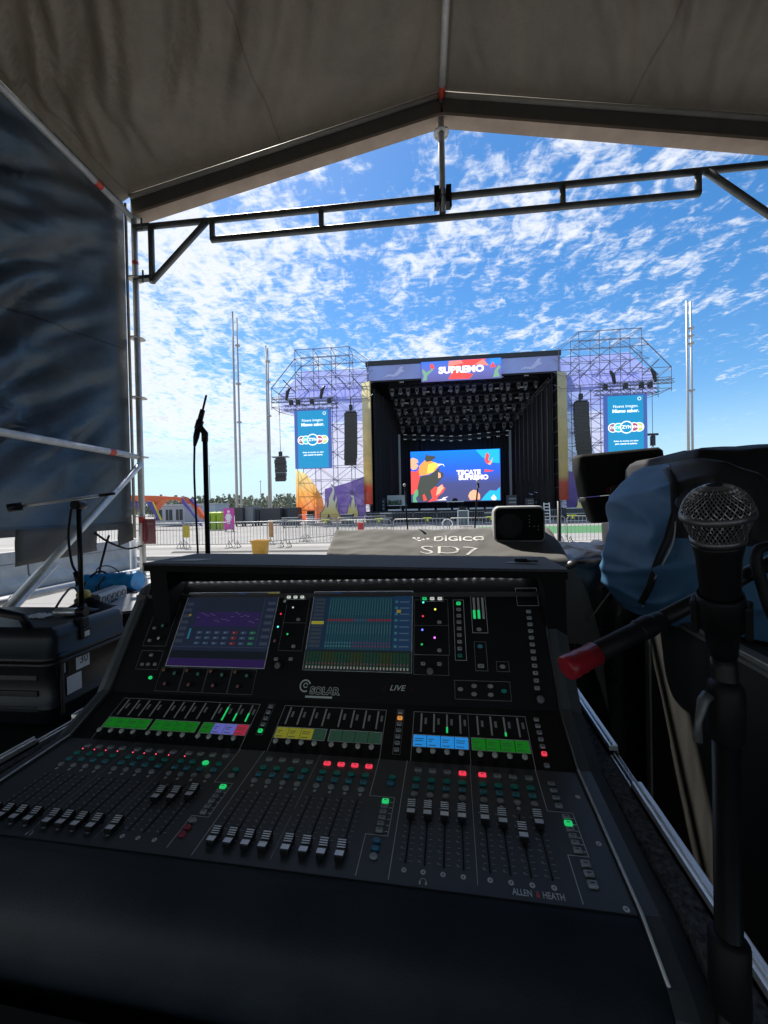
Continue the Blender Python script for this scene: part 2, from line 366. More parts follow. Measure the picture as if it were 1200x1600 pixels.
# gable rafters: keder profile with bead, web and lower flange
for x0, x1, z0, z1 in ((XL, XM, ZE, ZA), (XR, XM, ZE, ZA)):
    A, B = Vector((x0, 3.0, z0)), Vector((x1, 3.0, z1))
    rf = MB(); rf.bar(A+Vector((0, 0.03, -0.06)), B+Vector((0, 0.03, -0.06)), 0.03, 0.13)
    r0 = rf.build('rafter', mat('rafter_grey', (0.15, 0.135, 0.115), 0.6), tent)
    q = MB(); q.tube([A, B], 0.018, 8); q.build('keder_bead', PIPING, r0)
    q = MB(); q.bar(A+Vector((0, 0.065, -0.135)), B+Vector((0, 0.065, -0.135)), 0.11, 0.022); q.build('rafter_flange', BEAM_P, r0)
def tubepart(name, a, b, r, mt=STEEL, par=tent):
    q = MB(); q.tube([a, b], r, 12); return q.build(name, mt, par)
def band(a, b, f0, f1, r):
    a, b = Vector(a), Vector(b); q = MB(); q.tube([a.lerp(b, f0), a.lerp(b, f1)], r, 12, caps=False); return q.build('red_band', RED_TAPE, tent)
def rosette(p, par=tent):
    q = MB(); M = Matrix.Translation(Vector(p))
    q.lathe([(0.026, -0.004), (0.058, -0.004), (0.061, 0), (0.058, 0.004), (0.026, 0.004)], 16, M, False)
    for k in range(4):
        a = k*pi/2+pi/4; c = Vector(p)+Vector((cos(a)*0.052, sin(a)*0.052, 0)); q.box(c-Vector((0.008, 0.008, 0.006)), c+Vector((0.008, 0.008, 0.006)))
    return q.build('rosette', STEEL, par)
for (x, y) in ((XL, YF), (XR, YF)):
    tubepart('post', (x, y, 0.03), (x, y, 4.16), 0.0242)
    for k in range(1, 9):
        rosette((x, y, 0.5*k))
tubepart('post', (XL, 0.45, 0.03), (XL, 0.45, 4.1), 0.0242); _q = atD(208, 862, 3.5); tubepart('post', (_q.x, _q.y, 0.0), (_q.x, _q.y, _q.z+0.12), 0.026)
rosette((_q.x, _q.y, 1.0))
tubepart('post_base_plate', (XL, YF, 0.0), (XL, YF, 0.03), 0.08)
band((XL, YF, 0), (XL, YF, 4), 0.36, 0.375, 0.0248)
band((XL, YF, 0), (XL, YF, 4), 0.905, 0.912, 0.0248)
for nm, z in (('eave_tube', 4.0), ('mid_rail', 2.0), ('low_rail', 1.04)):
    tubepart(nm, (XL, YB, z), (XL, YF-0.04, z), 0.0242)
band((XL, 3.0, 4.0), (XL, YB, 4.0), 0.052, 0.062, 0.025); band((XL, 3.0, 2.0), (XL, YB, 2.0), 0.042, 0.052, 0.025)
tubepart('diagonal_brace', (XL+0.055, 2.97, 1.93), (XL+0.055, 1.85, 0.95), 0.0242)
tubepart('diagonal_brace', (XL+0.055, 2.2, 1.22), (XL+0.055, 1.3, 0.45), 0.0242)
tubepart('ridge_tube', (XM, YB, 4.66), (XM, YF, 4.66), 0.0242)
kp = tubepart('king_post', (XM-0.005, YF, 3.80), (XM-0.005, YF, 4.66), 0.0242)
band((XM, YF-0.02, 4.66), (XM, YB, 4.66), 0.004, 0.018, 0.0248)
rosette((XM-0.005, YF, 4.42))
q = MB()
for dx in (-0.045, 0.045):
    q.box((XM-0.005+dx-0.02, YF-0.045, 3.86), (XM-0.005+dx+0.02, YF+0.045, 3.99)); q.box((XM-0.005+dx*1.3-0.008, YF-0.05, 3.82), (XM-0.005+dx*1.3+0.008, YF-0.03, 3.87))
q.build('clamp', BLACK_METAL, kp)
# lattice beam across the front
lb = MB(); ZT, ZB = 3.93, 3.77
lb.tube([(XL, YF, ZT), (XR, YF, ZT)], 0.0242, 12)
lat = lb.build('lattice_beam', STEEL_D, tent)
def sub(name, a, b, r=0.0242): return tubepart(name, a, b, r, STEEL_D, lat)
sub('bottom_chord', (-1.69, YF, ZB), (2.06, YF, ZB))
for x in (-1.68, -0.76, 0.2, 1.1, 2.05): sub('stud', (x, YF, ZB), (x, YF, ZT), 0.022)
for s, xa, xb in ((1, -2.22, -1.72), (-1, 2.64, 2.1)):
    sub('end_post', (xa, YF, 3.46), (xa, YF, ZT)); sub('end_diagonal', (xa, YF, 3.47), (xb, YF, ZT))
    for z in (3.5, 3.93):
        q = MB(); q.bar((xa, YF, z), (XL if s > 0 else XR, YF, z), 0.05, 0.03); q.tube([(xa-s*0.06, YF-0.03, z-0.05), (xa-s*0.06, YF-0.03, z+0.05)], 0.008, 6); q.build('coupler', STEEL_D, lat)

# ------------------------------------------------------------------ mixing console
YC, TL = radians(4.41), radians(-1.46)
FR = Vector((sin(YC), cos(YC), 0)); R0 = Vector((cos(YC), -sin(YC), 0)); Z0 = Vector((0, 0, 1))
RR = R0*cos(TL) - Z0*sin(TL); UP = Z0*cos(TL) + R0*sin(TL)
CON = Matrix((RR, FR, UP)).transposed().to_4x4(); CON.translation = CAM      # (u, v, w) -> world
vC, wC, aCD, aBC, aAB = 0.7854, -0.5210, radians(3.38), radians(26.74), radians(57.31)
Bv, Bw = vC+0.129*cos(aBC), wC+0.129*sin(aBC)
Av, Aw = Bv+0.3016*cos(aAB), Bw+0.3016*sin(aAB)
Dv, Dw = vC-0.25*cos(aCD), wC-0.25*sin(aCD)
UL, UR = -0.945, 0.212
PAINT = mat('console_dark_paint', (0.070, 0.077, 0.082), 0.42, 0, 0.1, 30, 0.06, 500, spec=0.45)
PAINT_B = mat('console_black_panel', (0.0065, 0.007, 0.0085), 0.42, 0, 0.1, 20, 0.04, 500, spec=0.4)
ARM = mat('armrest_vinyl', (0.026, 0.032, 0.039), 0.6, 0, 0.35, 7, 0.9, 420, spec=0.35)
SILK = mat('white_silkscreen', (0.82, 0.83, 0.82), 0.6, var=0.05)
SILK_D = mat('grey_silkscreen', (0.45, 0.45, 0.45), 0.6, var=0.05)
GREYK = mat('grey_keycap', (0.42, 0.43, 0.44), 0.35)
TEAL = mat('teal_keycap', (0.014, 0.38, 0.30), 0.45)
TEALB = mat('blue_teal_keycap', (0.08, 0.38, 0.45), 0.45)
BLUEK = mat('blue_keycap', (0.05, 0.28, 0.44), 0.45)
REDK = mat('dull_red_keycap', (0.42, 0.05, 0.08), 0.45)
L_RED = emis('lit_red', (1, 0.05, 0.10), 0.42); L_GRN = emis('lit_green', (0.02, 0.75, 0.20), 0.34); L_AMB = emis('lit_amber', (0.9, 0.35, 0.08), 0.35)
L_WHT = emis('lit_white', (0.7, 0.75, 0.7), 0.35); L_BLU = emis('lit_blue', (0.1, 0.15, 1), 1.2); L_MAG = emis('lit_magenta', (0.8, 0.15, 0.9), 1.0); L_CYN = emis('lit_cyan', (0.1, 0.8, 0.8), 0.8); L_YEL = emis('lit_yellow', (0.8, 0.8, 0.1), 0.9)
conM = CON @ Matrix.Translation((-0.36, 0.75, -0.75))
con = thing('mixing_console', 'large black digital mixing desk with rows of faders and two touch screens', 'mixing console', M=conM)
def pm(v, w, a):  # panel frame: X = u, Y = up the slope, Z = outward normal
    return CON @ (Matrix.Translation((0, v, w)) @ Matrix.Rotation(a, 4, 'X'))
def panel(name, v, w, a, mb, mats):
    P = pm(v, w, a); me = mb.mesh(name, mats); o = bpy.data.objects.new(name, me); COL.objects.link(o); o.parent = con
    o.matrix_local = conM.inverted() @ P; WM[o.name] = P; return o
# slabs
b = MB(); b.box((UL, -0.25, -0.02), (UR, 0, 0)); PCD = panel('fader_panel', vC, wC, aCD, b, PAINT)
b = MB(); b.box((UL, 0.0, -0.02), (UR, 0.129, 0)); PBC = panel('meter_panel', vC, wC, aBC, b, PAINT_B)
b = MB(); b.box((UL, 0.0, -0.02), (UR, 0.32, 0)); PAB = panel('screen_panel', Bv, Bw, aAB, b, PAINT_B)
F_CD, F_BC, F_AB = wm(PCD), wm(PBC), wm(PAB)
# armrest, cheeks, chassis in (u, v, w)
def profile_loft(us, prof, mt, name, capped=True):
    b = MB(); b.smooth = True
    b.loft([[Vector((u, v, w)) for v, w in prof] for u in us], True, capped, capped); return b.build(name, mt, con, CON)
arm = [(Dv, Dw), (0.515, -0.538), (0.49, -0.545), (0.472, -0.554), (0.458, -0.568), (0.450, -0.588), (0.447, -0.62), (0.45, -0.68), (Dv, -0.68)]
profile_loft((-1.0, UR), arm, ARM, 'armrest')
b = MB(); b.box((-1.0, Dv-0.0012, Dw-0.004), (UR, Dv+0.0012, Dw+0.0006)); b.build('seam', mat('seam_black', (0.004, 0.004, 0.004), 0.9), con, CON)
bv = lambda s: (Bv+s*cos(aAB), Bw+s*sin(aAB))
side = [(0.449, -0.60), (0.458, -0.566), (0.474, -0.552), (Dv, Dw+0.003), (vC, wC+0.004), (Bv, Bw+0.005), (Av+0.005, Aw+0.004), (Av+0.06, Aw+0.02), (Av+0.06, -0.7), (0.46, -0.7)]
for u0, u1, nm in ((UR+0.001, UR+0.05, 'side_cheek'), (UL-0.05, UL-0.001, 'side_cheek')):
    b = MB(); r0 = [Vector((u0, v, w)) for v, w in side]
    s1 = u1 > 0.1
    ins = [(v+(0.004 if i < 7 else 0), w-(0.012 if i < 8 else 0)) for i, (v, w) in enumerate(side)]
    rings = [[Vector((u0, v, w)) for v, w in (side if s1 else ins)], [Vector(((u0+u1)/2, v, w)) for v, w in side], [Vector((u1, v, w)) for v, w in (ins if s1 else side)]]
    b.loft(rings, True, True, True); b.build(nm, PAINT, con, CON)
TRIM_D = mat('dark_trim', (0.14, 0.14, 0.14), 0.4, 0.5)
for uu in (UR+0.003, UL-0.003):
    b = MB(); b.tube([(uu, 0.474, -0.549), (uu, Dv, Dw+0.006), (uu, vC, wC+0.0065)], 0.0022, 6); b.build('edge_trim', mat('glint_pale_trim', (0.82, 0.83, 0.84), 0.4), con, CON)  # bright reflection of the silver strip put into a pale paint
    b = MB(); b.tube([(uu, vC, wC+0.0065), (uu, Bv, Bw+0.007), (uu, Av, Aw+0.006)], 0.0022, 6); b.build('edge_trim', TRIM_D, con, CON)
b = MB(); b.box((UL-0.04, Av-0.02, -0.7), (UR+0.04, Av+0.06, Aw-0.02)); b.build('rear_housing', PAINT_B, con, CON)
# hood over the screens, felt top
FELT = mat('grey_felt', (0.045, 0.05, 0.058), 0.95, 0, 0.45, 140, 0.6, 260, sheen=0.3)
hoodw = lambda u: -0.1218 + (u+0.894)*(-0.040/1.16)
def hq(v0, v1, dz0, dz1, u0=-0.9, u1=0.268):
    return [Vector((u, v, hoodw(u)+dz)) for dz in (dz0, dz1) for u, v in ((u0, v0), (u1, v0), (u1, v1), (u0, v1))]
def hexa(b, P):
    i = [b.vert(p) for p in P]
    for q in ((0, 3, 2, 1), (4, 5, 6, 7), (0, 1, 5, 4), (1, 2, 6, 5), (2, 3, 7, 6), (3, 0, 4, 7)): b.face([i[k] for k in q])
b = MB(); hexa(b, hq(0.98, 1.225, -0.006, 0.0)); hood = bevel(b.build('hood', FELT, con, CON), 0.002)
b = MB(); hexa(b, hq(0.981, 1.215, -0.024, -0.0065, -0.897, 0.265)); b.build('hood_lip', BLACK_M, con, CON)
for u0, u1 in ((-0.885, -0.83), (0.213, 0.262)):
    b = MB(); hexa(b, [Vector(p) for p in ((u0, 1.0, Aw-0.12), (u1, 1.0, Aw-0.12), (u1, 1.2, Aw-0.12), (u0, 1.2, Aw-0.12), (u0, 0.99, hoodw(u0)-0.025), (u1, 0.99, hoodw(u1)-0.025), (u1, 1.2, hoodw(u1)-0.025), (u0, 1.2, hoodw(u0)-0.025))]); b.build('hood_bracket', BLACK_M, con, CON)
b = MB(); hexa(b, [Vector(p) for p in ((-0.80, 1.14, Aw-0.1), (0.213, 1.14, Aw-0.1), (0.213, 1.17, Aw-0.1), (-0.80, 1.17, Aw-0.1), (-0.80, 1.14, hoodw(-.80)-0.025), (0.213, 1.14, hoodw(.213)-0.025), (0.213, 1.17, hoodw(.213)-0.025), (-0.80, 1.17, hoodw(-.80)-0.025))]); b.build('hood_back', BLACK_M, con, CON)
# row of small work lamps along the top of the screen panel
WL = emis('work_lamp', (0.9, 0.95, 1.0), 20.0)
b = MB(); b.box((-0.93, 0.3105, 0.0185), (0.2, 0.345, 0.0200)); b.box((-0.93, 0.340, 0.0005), (0.2, 0.345, 0.0184)); lampbar = b.build('work_light_bar', BLACK_M, con, F_AB)
b = MB(); b.box((-0.0022, -0.0015, -0.0015), (0.0022, 0.0015, 0.0)); wl_me = b.mesh('work_lamp', WL)
for k in range(46): inst('work_lamp', wl_me, lampbar, (conM.inverted() @ F_AB @ Vector((-0.918+k*0.0242, 0.322, 0.0095))), None)

KEYTX = mat('key_legend', (0.05, 0.05, 0.05), 0.6)
# ---- key shapes (shared meshes)
def key_me(name, mt, sx, sy, h=0.004, r=0.0018):
    b = MB(); b.smooth = True; b.rbox((0, 0, 0), (sx, sy, h), r); b.smooth = False; b.cur = 1; b.poly([(-sx*0.22, -sy*0.1, h+0.0001), (sx*0.22, -sy*0.1, h+0.0001), (sx*0.22, sy*0.1, h+0.0001), (-sx*0.22, sy*0.1, h+0.0001)]); return b.mesh(name, [mt, KEYTX])
def round_me(name, mt, sx, sy, h=0.0042):
    b = MB(); b.smooth = True
    b.loft([[Vector((cos(2*pi*k/16)*sx/2*f, sin(2*pi*k/16)*sy/2*f, z)) for k in range(16)] for f, z in ((1, 0), (1, h*0.7), (0.9, h*0.95), (0.75, h))], True, True, True); return b.mesh(name, mt)
KM = {}
def key(name, mt, sx=0.0145, sy=0.0086):
    k = (name, mt.name, sx, sy)
    if k not in KM: KM[k] = key_me(name, mt, sx, sy)
    return KM[k]
def rkey(name, mt, sx=0.0148, sy=0.0100):
    k = (name, mt.name, sx, sy, 'r')
    if k not in KM: KM[k] = round_me(name, mt, sx, sy)
    return KM[k]
US = [-0.8717, -0.8398, -0.8093, -0.7777, -0.7370, -0.7076, -0.6775, -0.6452, -0.6050, -0.5772, -0.5468, -0.5151,
      -0.4129, -0.3833, -0.3525, -0.3226, -0.2837, -0.2537, -0.2245, -0.1949, -0.0937, -0.0652, -0.0363, -0.0073, 0.0304, 0.0590, 0.0875, 0.1163]
# fader caps: saddle shaped, black ribs behind, pale face in front
PALE = mat('pale_fader_face', (0.9, 0.9, 0.9), 0.35, 0.3, 0.04)
CAPB = mat('fader_black', (0.012, 0.012, 0.013), 0.3)
b = MB()
prof = [(-0.0135, 0.002), (-0.0135, 0.0095), (-0.0122, 0.0112), (-0.0035, 0.0108), (-0.0005, 0.0098), (0.0125, 0.0150), (0.0145, 0.012), (0.0145, 0.002)]
hw = 0.0068
for (s0, h0), (s1, h1), mi in zip(prof, prof[1:]+prof[:1], (0, 0, 1, 0, 0, 0, 0, 0)):
    b.cur = mi; b.poly([(-hw, s0, h0), (hw, s0, h0), (hw, s1, h1), (-hw, s1, h1)])
b.cur = 0
b.poly([(-hw, s, h) for s, h in prof]); b.poly([(hw, s, h) for s, h in reversed(prof)])
b.cur = 1
for k in range(4):
    s = 0.0012+k*0.0030; h = 0.0098+(s+0.0005)/0.0130*0.0052+0.0003; b.box((-hw, s, h-0.0004), (hw, s+0.0012, h+0.0007))
b.cur = 0; b.box((-0.0012, -0.004, -0.006), (0.0012, 0.004, 0.0025))
cap_me = b.mesh('fader_cap', [CAPB, PALE])
CAPS = [-0.2150]*9 + [-0.1440, -0.1415, -0.1320] + [-0.2140]*8 + [-0.1245]*4 + [-0.1235, -0.1265, -0.1500, -0.1225]
SLOTM = mat('slot_black', (0.003, 0.003, 0.003), 0.9)
b = MB(); b.box((-0.0012, -0.2165, 0.0002), (0.0012, -0.1085, 0.0005)); slot_me = b.mesh('fader_slot', SLOTM)
b = MB()
for k in range(11):
    s = -0.1135-k*0.0098; l = 0.0042 if k % 2 else 0.0055
    for d in (-1, 1): b.poly([(d*0.0042, s, 0.0004), (d*(0.0042+l), s, 0.0004), (d*(0.0042+l), s-0.0010, 0.0004), (d*0.0042, s-0.0010, 0.0004)])
    if k % 2 == 0: b.poly([(-0.0105, s+0.0022, 0.0004), (-0.0072, s+0.0022, 0.0004), (-0.0072, s+0.0008, 0.0004), (-0.0105, s+0.0008, 0.0004)])
tick_me = b.mesh('printed_scale', SILK_D)
b = MB()
for u_, s_, w_ in ((0.0035, -0.0318, 0.009),): b.poly([(u_-w_/2, s_-0.0006, 0.0004), (u_+w_/2, s_-0.0006, 0.0004), (u_+w_/2, s_+0.0006, 0.0004), (u_-w_/2, s_+0.0006, 0.0004)])
leg_me = b.mesh('printed_legend', SILK_D)
for u in US: inst('fader_slot', slot_me, PCD, (u, 0, 0)); inst('printed_scale', tick_me, PCD, (u, 0, 0)); inst('printed_legend', leg_me, PCD, (u, 0, 0))
RING = MB()
def ringmark(u, s, r0, r1, h=0.0005):
    n = 12
    for k in range(n):
        a, c = 2*pi*k/n, 2*pi*(k+1)/n
        RING.poly([(u+r0*cos(a), s+r0*sin(a), h), (u+r1*cos(a), s+r1*sin(a), h), (u+r1*cos(c), s+r1*sin(c), h), (u+r0*cos(c), s+r0*sin(c), h)])
ringmark(0, 0, 0.0010, 0.0032); ring_me = RING.mesh('channel_marker', SILK)
for i, u in enumerate(US):
    inst('channel_marker', ring_me, PCD, (u+0.002, -0.0965, 0))
    if i not in range(12, 20): inst('channel_marker', ring_me, PCD, (u-0.001, -0.2265, 0), None).scale = (1.25, 1.25, 1)
for u, s in ((0.196, -0.06), (0.199, -0.15), (0.200, -0.243)): inst('panel_screw', ring_me, PCD, (u, s, 0)).scale = (1.3, 1.3, 1)
LIT = {16, 17, 18, 19, 23, 24}
b = MB(); b.box((-0.0008, -0.0008, 0), (0.0008, 0.0008, 0.0009)); led_me = b.mesh('status_lamp', emis('tiny_red_lamp', (1, 0.08, 0.15), 1.3))
for i, u in enumerate(US):
    inst('fader_cap', cap_me, PCD, (u, CAPS[i], 0))
    inst('mute_button', key('mute_button', L_RED if i in LIT else GREYK), PCD, (u+0.0035, -0.0250, 0))
    inst('select_button', rkey('select_button', L_GRN if i == 10 else TEAL), PCD, (u+0.0025, -0.0495, 0))
    inst('mix_button', key('mix_button', TEALB, 0.0128, 0.0092), PCD, (u+0.0020, -0.0676, 0))
    inst('listen_button', rkey('listen_button', GREYK, 0.0128, 0.0092), PCD, (u+0.0015, -0.0857, 0))
    if i < 9: inst('status_lamp', led_me, PCD, (u-0.0015, -0.0335, 0))
# layer keys
def layer(u0, s0, s1, n, lit, u1=None):
    for k in range(n):
        f = k/(n-1); inst('layer_button', key('layer_button', L_GRN if k == lit else GREYK, 0.0125, 0.0085), PCD, (u0+((u1 or u0)-u0)*f, s0+(s1-s0)*f, 0))
layer(-0.4665, -0.1070, -0.1660, 6, 0); layer(-0.1430, -0.1070, -0.1660, 6, 0); layer(0.1640, -0.1070, -0.1660, 6, 1)
inst('bank_button', rkey('bank_button', TEAL), PCD, (-0.466, -0.062, 0)); inst('bank_button', rkey('bank_button', GREYK), PCD, (-0.466, -0.078, 0))
inst('bank_button', rkey('bank_button', TEAL), PCD, (-0.139, -0.050, 0)); inst('bank_button', rkey('bank_button', BLUEK), PCD, (-0.140, -0.064, 0))
for s, mt in ((-0.185, GREYK), (-0.199, REDK), (-0.212, REDK)): inst('page_button', rkey('page_button', mt), PCD, (-0.4745, s, 0))
for s, mt in ((-0.186, BLUEK), (-0.199, BLUEK), (-0.212, GREYK)): inst('page_button', rkey('page_button', mt, 0.0135, 0.009), PCD, (-0.1435, s, 0))
for k in range(4): inst('soft_key', key('soft_key', GREYK, 0.0125, 0.008), PCD, (0.158, -0.035-k*0.0165, 0))
for k in range(3): inst('soft_key', key('soft_key', GREYK, 0.0135, 0.010), PCD, (0.1685, -0.187-k*0.0145, 0))
# printed lines on the fader panel
LN = MB()
def line(b, pts, w=0.0012, h=0.00045, closed=False):
    b.grp = getattr(b, 'grp', []) + [len(b.f)]
    pts = [Vector((x, y, h)) for x, y in pts]
    if closed: pts.append(pts[0])
    for p, q in zip(pts[:-1], pts[1:]):
        t = (q-p).normalized(); n = Vector((-t.y, t.x, 0))*w/2; e = t*w/2
        b.poly([p-e-n, q+e-n, q+e+n, p-e+n])
def build_lines(b, name, mt, parent, frame):
    st = b.grp + [len(b.f)]
    for a, c in zip(st[:-1], st[1:]):
        q = MB(); [q.poly([b.v[i] for i in f]) for f in b.f[a:c]]; q.build(name, mt, parent, frame, fix=False)
def rect(b, x0, y0, x1, y1, **k): line(b, [(x0, y0), (x1, y0), (x1, y1), (x0, y1)], closed=True, **k)
line(LN, [(-0.492, 0), (-0.492, -0.0965), (-0.452, -0.0965), (-0.452, -0.1745), (-0.4845, -0.1745), (-0.4845, -0.236)])
line(LN, [(-0.434, 0), (-0.434, -0.243)])
line(LN, [(-0.1745, 0), (-0.1745, -0.0965), (-0.1275, -0.0965), (-0.1275, -0.1745), (-0.1645, -0.1745), (-0.1645, -0.243)])
line(LN, [(-0.1155, 0), (-0.1155, -0.243)]); line(LN, [(0.0115, 0), (0.0115, -0.235)], w=0.0007)
line(LN, [(-0.3035, 0), (-0.3035, -0.140)], w=0.0005); line(LN, [(-0.3035, -0.155), (-0.3035, -0.235)], w=0.0005)
line(LN, [(-0.757, 0), (-0.757, -0.235)], w=0.0004); line(LN, [(-0.625, 0), (-0.625, -0.235)], w=0.0004)
line(LN, [(0.1365, 0), (0.1365, -0.0965), (0.177, -0.0965), (0.177, -0.1745), (0.1475, -0.1745), (0.1475, -0.243)])
for k in range(6):
    for ux in (-0.455, -0.1315, 0.173): line(LN, [(ux-0.0018, -0.1078-k*0.0118), (ux+0.0018, -0.1078-k*0.0118)], w=0.0015)
build_lines(LN, 'printed_line', SILK, PCD, F_CD)
for uh in (-0.752, -0.0655):
    hp = MB()
    for k in range(8):
        a, c = pi*k/8, pi*(k+1)/8
        for r0, r1 in ((0.0042, 0.0050),): hp.poly([(uh+r0*cos(a), -0.240+r0*sin(a), 0.0005), (uh+r1*cos(a), -0.240+r1*sin(a), 0.0005), (uh+r1*cos(c), -0.240+r1*sin(c), 0.0005), (uh+r0*cos(c), -0.240+r0*sin(c), 0.0005)])
    for d in (-1, 1): hp.poly([(uh+d*0.0032, -0.2395, 0.0005), (uh+d*0.0056, -0.2395, 0.0005), (uh+d*0.0056, -0.2445, 0.0005), (uh+d*0.0032, -0.2445, 0.0005)])
    hp.build('headphone_symbol', SILK, PCD, F_CD, fix=False)
RED_INK = mat('red_ink', (0.95, 0.14, 0.16), 0.6)
for t, u, mt in (('ALLEN', 0.0785, SILK), ('&', 0.0990, RED_INK), ('HEATH', 0.1195, SILK)):
    text('maker_lettering', t, 0.0125, mt, PCD, F_CD @ Matrix.Translation((u-0.0075, -0.2385, 0.0006)), bold=0.02, sx=0.72)

# ---- meter panel: strip screens, meters, rotaries
def strip_color(name, c, s): return emis(name, c, s)
SG = emis('strip_green', (0.012, 0.30, 0.02), 0.18); SB = emis('strip_blue', (0.02, 0.30, 0.85), 0.34); SY = emis('strip_yellow', (0.42, 0.42, 0.04), 0.18)
SV = emis('strip_violet', (0.16, 0.17, 0.62), 0.30); SR = emis('strip_red', (0.35, 0.02, 0.05), 0.4); SD = emis('strip_dark', (0.03, 0.09, 0.06), 0.2)
STRIP_C = [SG]*8 + [SG, SV, SV, SR] + [SY, SY, SY, SD] + [SD]*4 + [SB]*4 + [SG]*4
STRIP_T = emis('strip_text', (0.02, 0.05, 0.03), 0.3)
GROUPS = [range(0, 4), range(4, 8), range(8, 12), range(12, 16), range(16, 20), range(20, 24), range(24, 28)]
FRM = MB(); MET_OFF = mat('meter_unlit', (0.62, 0.62, 0.60), 0.35)
b = MB(); b.box((-0.0018, 0.0645, 0.0003), (0.0018, 0.108, 0.0010)); met_me = b.mesh('level_meter', MET_OFF)
b = MB(); b.box((0.0075, 0.083, 0.0003), (0.0125, 0.097, 0.0012)); metb_me = b.mesh('meter_scale', mat('meter_frame', (0.4, 0.4, 0.4), 0.5))
GLOW = {9: (0.0, 0.8, L_GRN), 10: (0.0, 0.45, L_GRN), 11: (0.0, 0.5, L_GRN), 22: (0.0, 0.3, L_GRN), 26: (0.0, 0.18, L_GRN)}
for g in GROUPS:
    g = list(g); x0 = US[g[0]]-0.0125; x1 = US[g[-1]]+0.0185; w = (x1-x0)/4
    rect(FRM, x0, 0.0305, x1, 0.0570, w=0.0013, h=0.0012)
    for k, i in enumerate(g):
        b = MB(); b.box((x0+0.0006+w*k, 0.0312, 0.0003), (x0+w*(k+1)-0.0006, 0.0563, 0.0008)); b.cur = 1; xa_ = x0+w*k
        for q_, (dx_, wd_, sy_) in enumerate(((0.004, 0.011+0.004*(i % 3), 0.0475), (0.004, 0.007+0.005*((i*7) % 3), 0.0430), (0.004, 0.016, 0.0345))): b.poly([(xa_+dx_, sy_, 0.00095), (xa_+dx_+wd_, sy_, 0.00095), (xa_+dx_+wd_, sy_+0.0017, 0.00095), (xa_+dx_, sy_+0.0017, 0.00095)])
        b.build('name_screen', [STRIP_C[i], STRIP_T], PBC, F_BC, fix=False)
        u = US[i]+0.003
        inst('level_meter', met_me, PBC, (u, 0, 0)); inst('meter_scale', metb_me, PBC, (u, 0, 0))
        if i in GLOW:
            f0, f1, mt = GLOW[i]; b = MB(); b.box((u-0.0020, 0.0645+f0*0.0435, 0.0012), (u+0.0020, 0.0645+f1*0.0435, 0.0018)); b.build('meter_light', mt, PBC, F_BC)
for a, c in ((0, 11), (12, 19), (20, 27)):
    x0, x1 = US[a]-0.015, US[c]+0.021
    line(FRM, [(x0-0.0, 0.0), (x0, 0.112), (x1, 0.112), (x1, 0.0)], w=0.0009)
line(FRM, [(0.0135, 0), (0.0135, 0.11)], w=0.0006)
build_lines(FRM, 'printed_frame', SILK, PBC, F_BC)
def knob_me(name, body, cap, r=0.0058, h=0.016, cr=0.98):
    b = MB(); b.lathe([(r*1.05, 0), (r*1.05, h*0.2), (r*0.9, h*0.25), (r*0.82, h*0.92), (r*0.72, h)], 14)
    for k in range(10):
        a = 2*pi*k/10; b.box(Vector((-0.0006, r*0.80, h*0.3)), Vector((0.0006, r*0.95, h*0.9)), Matrix.Rotation(a, 4, 'Z'))
    b.cur = 1; b.lathe([(r*cr, h-0.002*(cr > 0.9)), (r*cr, h+0.0006), (r*0.6*cr, h+0.0014), (0.0004, h+0.0015)], 12); return b.mesh(name, [body, cap])
PKNOB = mat('pale_knob_cap', (0.7, 0.71, 0.64), 0.5)
rot_me = knob_me('rotary_knob', CAPB, PKNOB)
for i, u in enumerate(US): inst('rotary_knob', rot_me, PBC, (u+0.003, 0.0150, 0))
for k in range(5): inst('soft_key', key('soft_key', L_GRN if k == 4 else GREYK, 0.0105, 0.0085), PBC, (-0.4635, 0.1065-k*0.0155, 0))
for k in range(7): inst('soft_key', key('soft_key', L_AMB if k == 1 else GREYK, 0.0115, 0.0085), PBC, (-0.1400, 0.108-k*0.0145, 0))
for k in range(7): inst('soft_key', key('soft_key', L_RED if k == 5 else GREYK, 0.0105, 0.0080), PBC, (0.1600, 0.106-k*0.0148-(0.008 if k == 6 else 0), 0))
FR2 = MB(); rect(FR2, -0.4715, 0.035, -0.4555, 0.114, w=0.0006); rect(FR2, -0.1480, 0.012, -0.1320, 0.116, w=0.0006); build_lines(FR2, 'printed_frame', SILK_D, PBC, F_BC)

# ---- screen panel
SCR_FR = mat('screen_bezel', (0.75, 0.75, 0.75), 0.45, 0.1)
def screen(x0, y0, x1, y1, draw):
    b = MB(); mats = []
    def q(a0, b0, a1, b1, c, s=1.0, h=None, nm=[0]):
        mt = emis('pixel_%02d%02d%02d_%d' % (c[0]*99, c[1]*99, c[2]*99, s*100), c, s)
        if mt not in mats: mats.append(mt)
        b.cur = mats.index(mt); q.h += 0.0000045
        W, H = x1-x0, y1-y0
        z = 0.0009+q.h
        b.poly([(x0+W*a0, y0+H*b0, z), (x0+W*a1, y0+H*b0, z), (x0+W*a1, y0+H*b1, z), (x0+W*a0, y0+H*b1, z)])
    q.h = 0.0; draw(q); o = b.build('touch_screen', mats, PAB, F_AB, fix=False)
    f = MB(); rect(f, x0, y0, x1, y1, w=0.002, h=0.0016); f.build('screen_bezel', SCR_FR, PAB, F_AB, fix=False); return o
E1 = 0.23
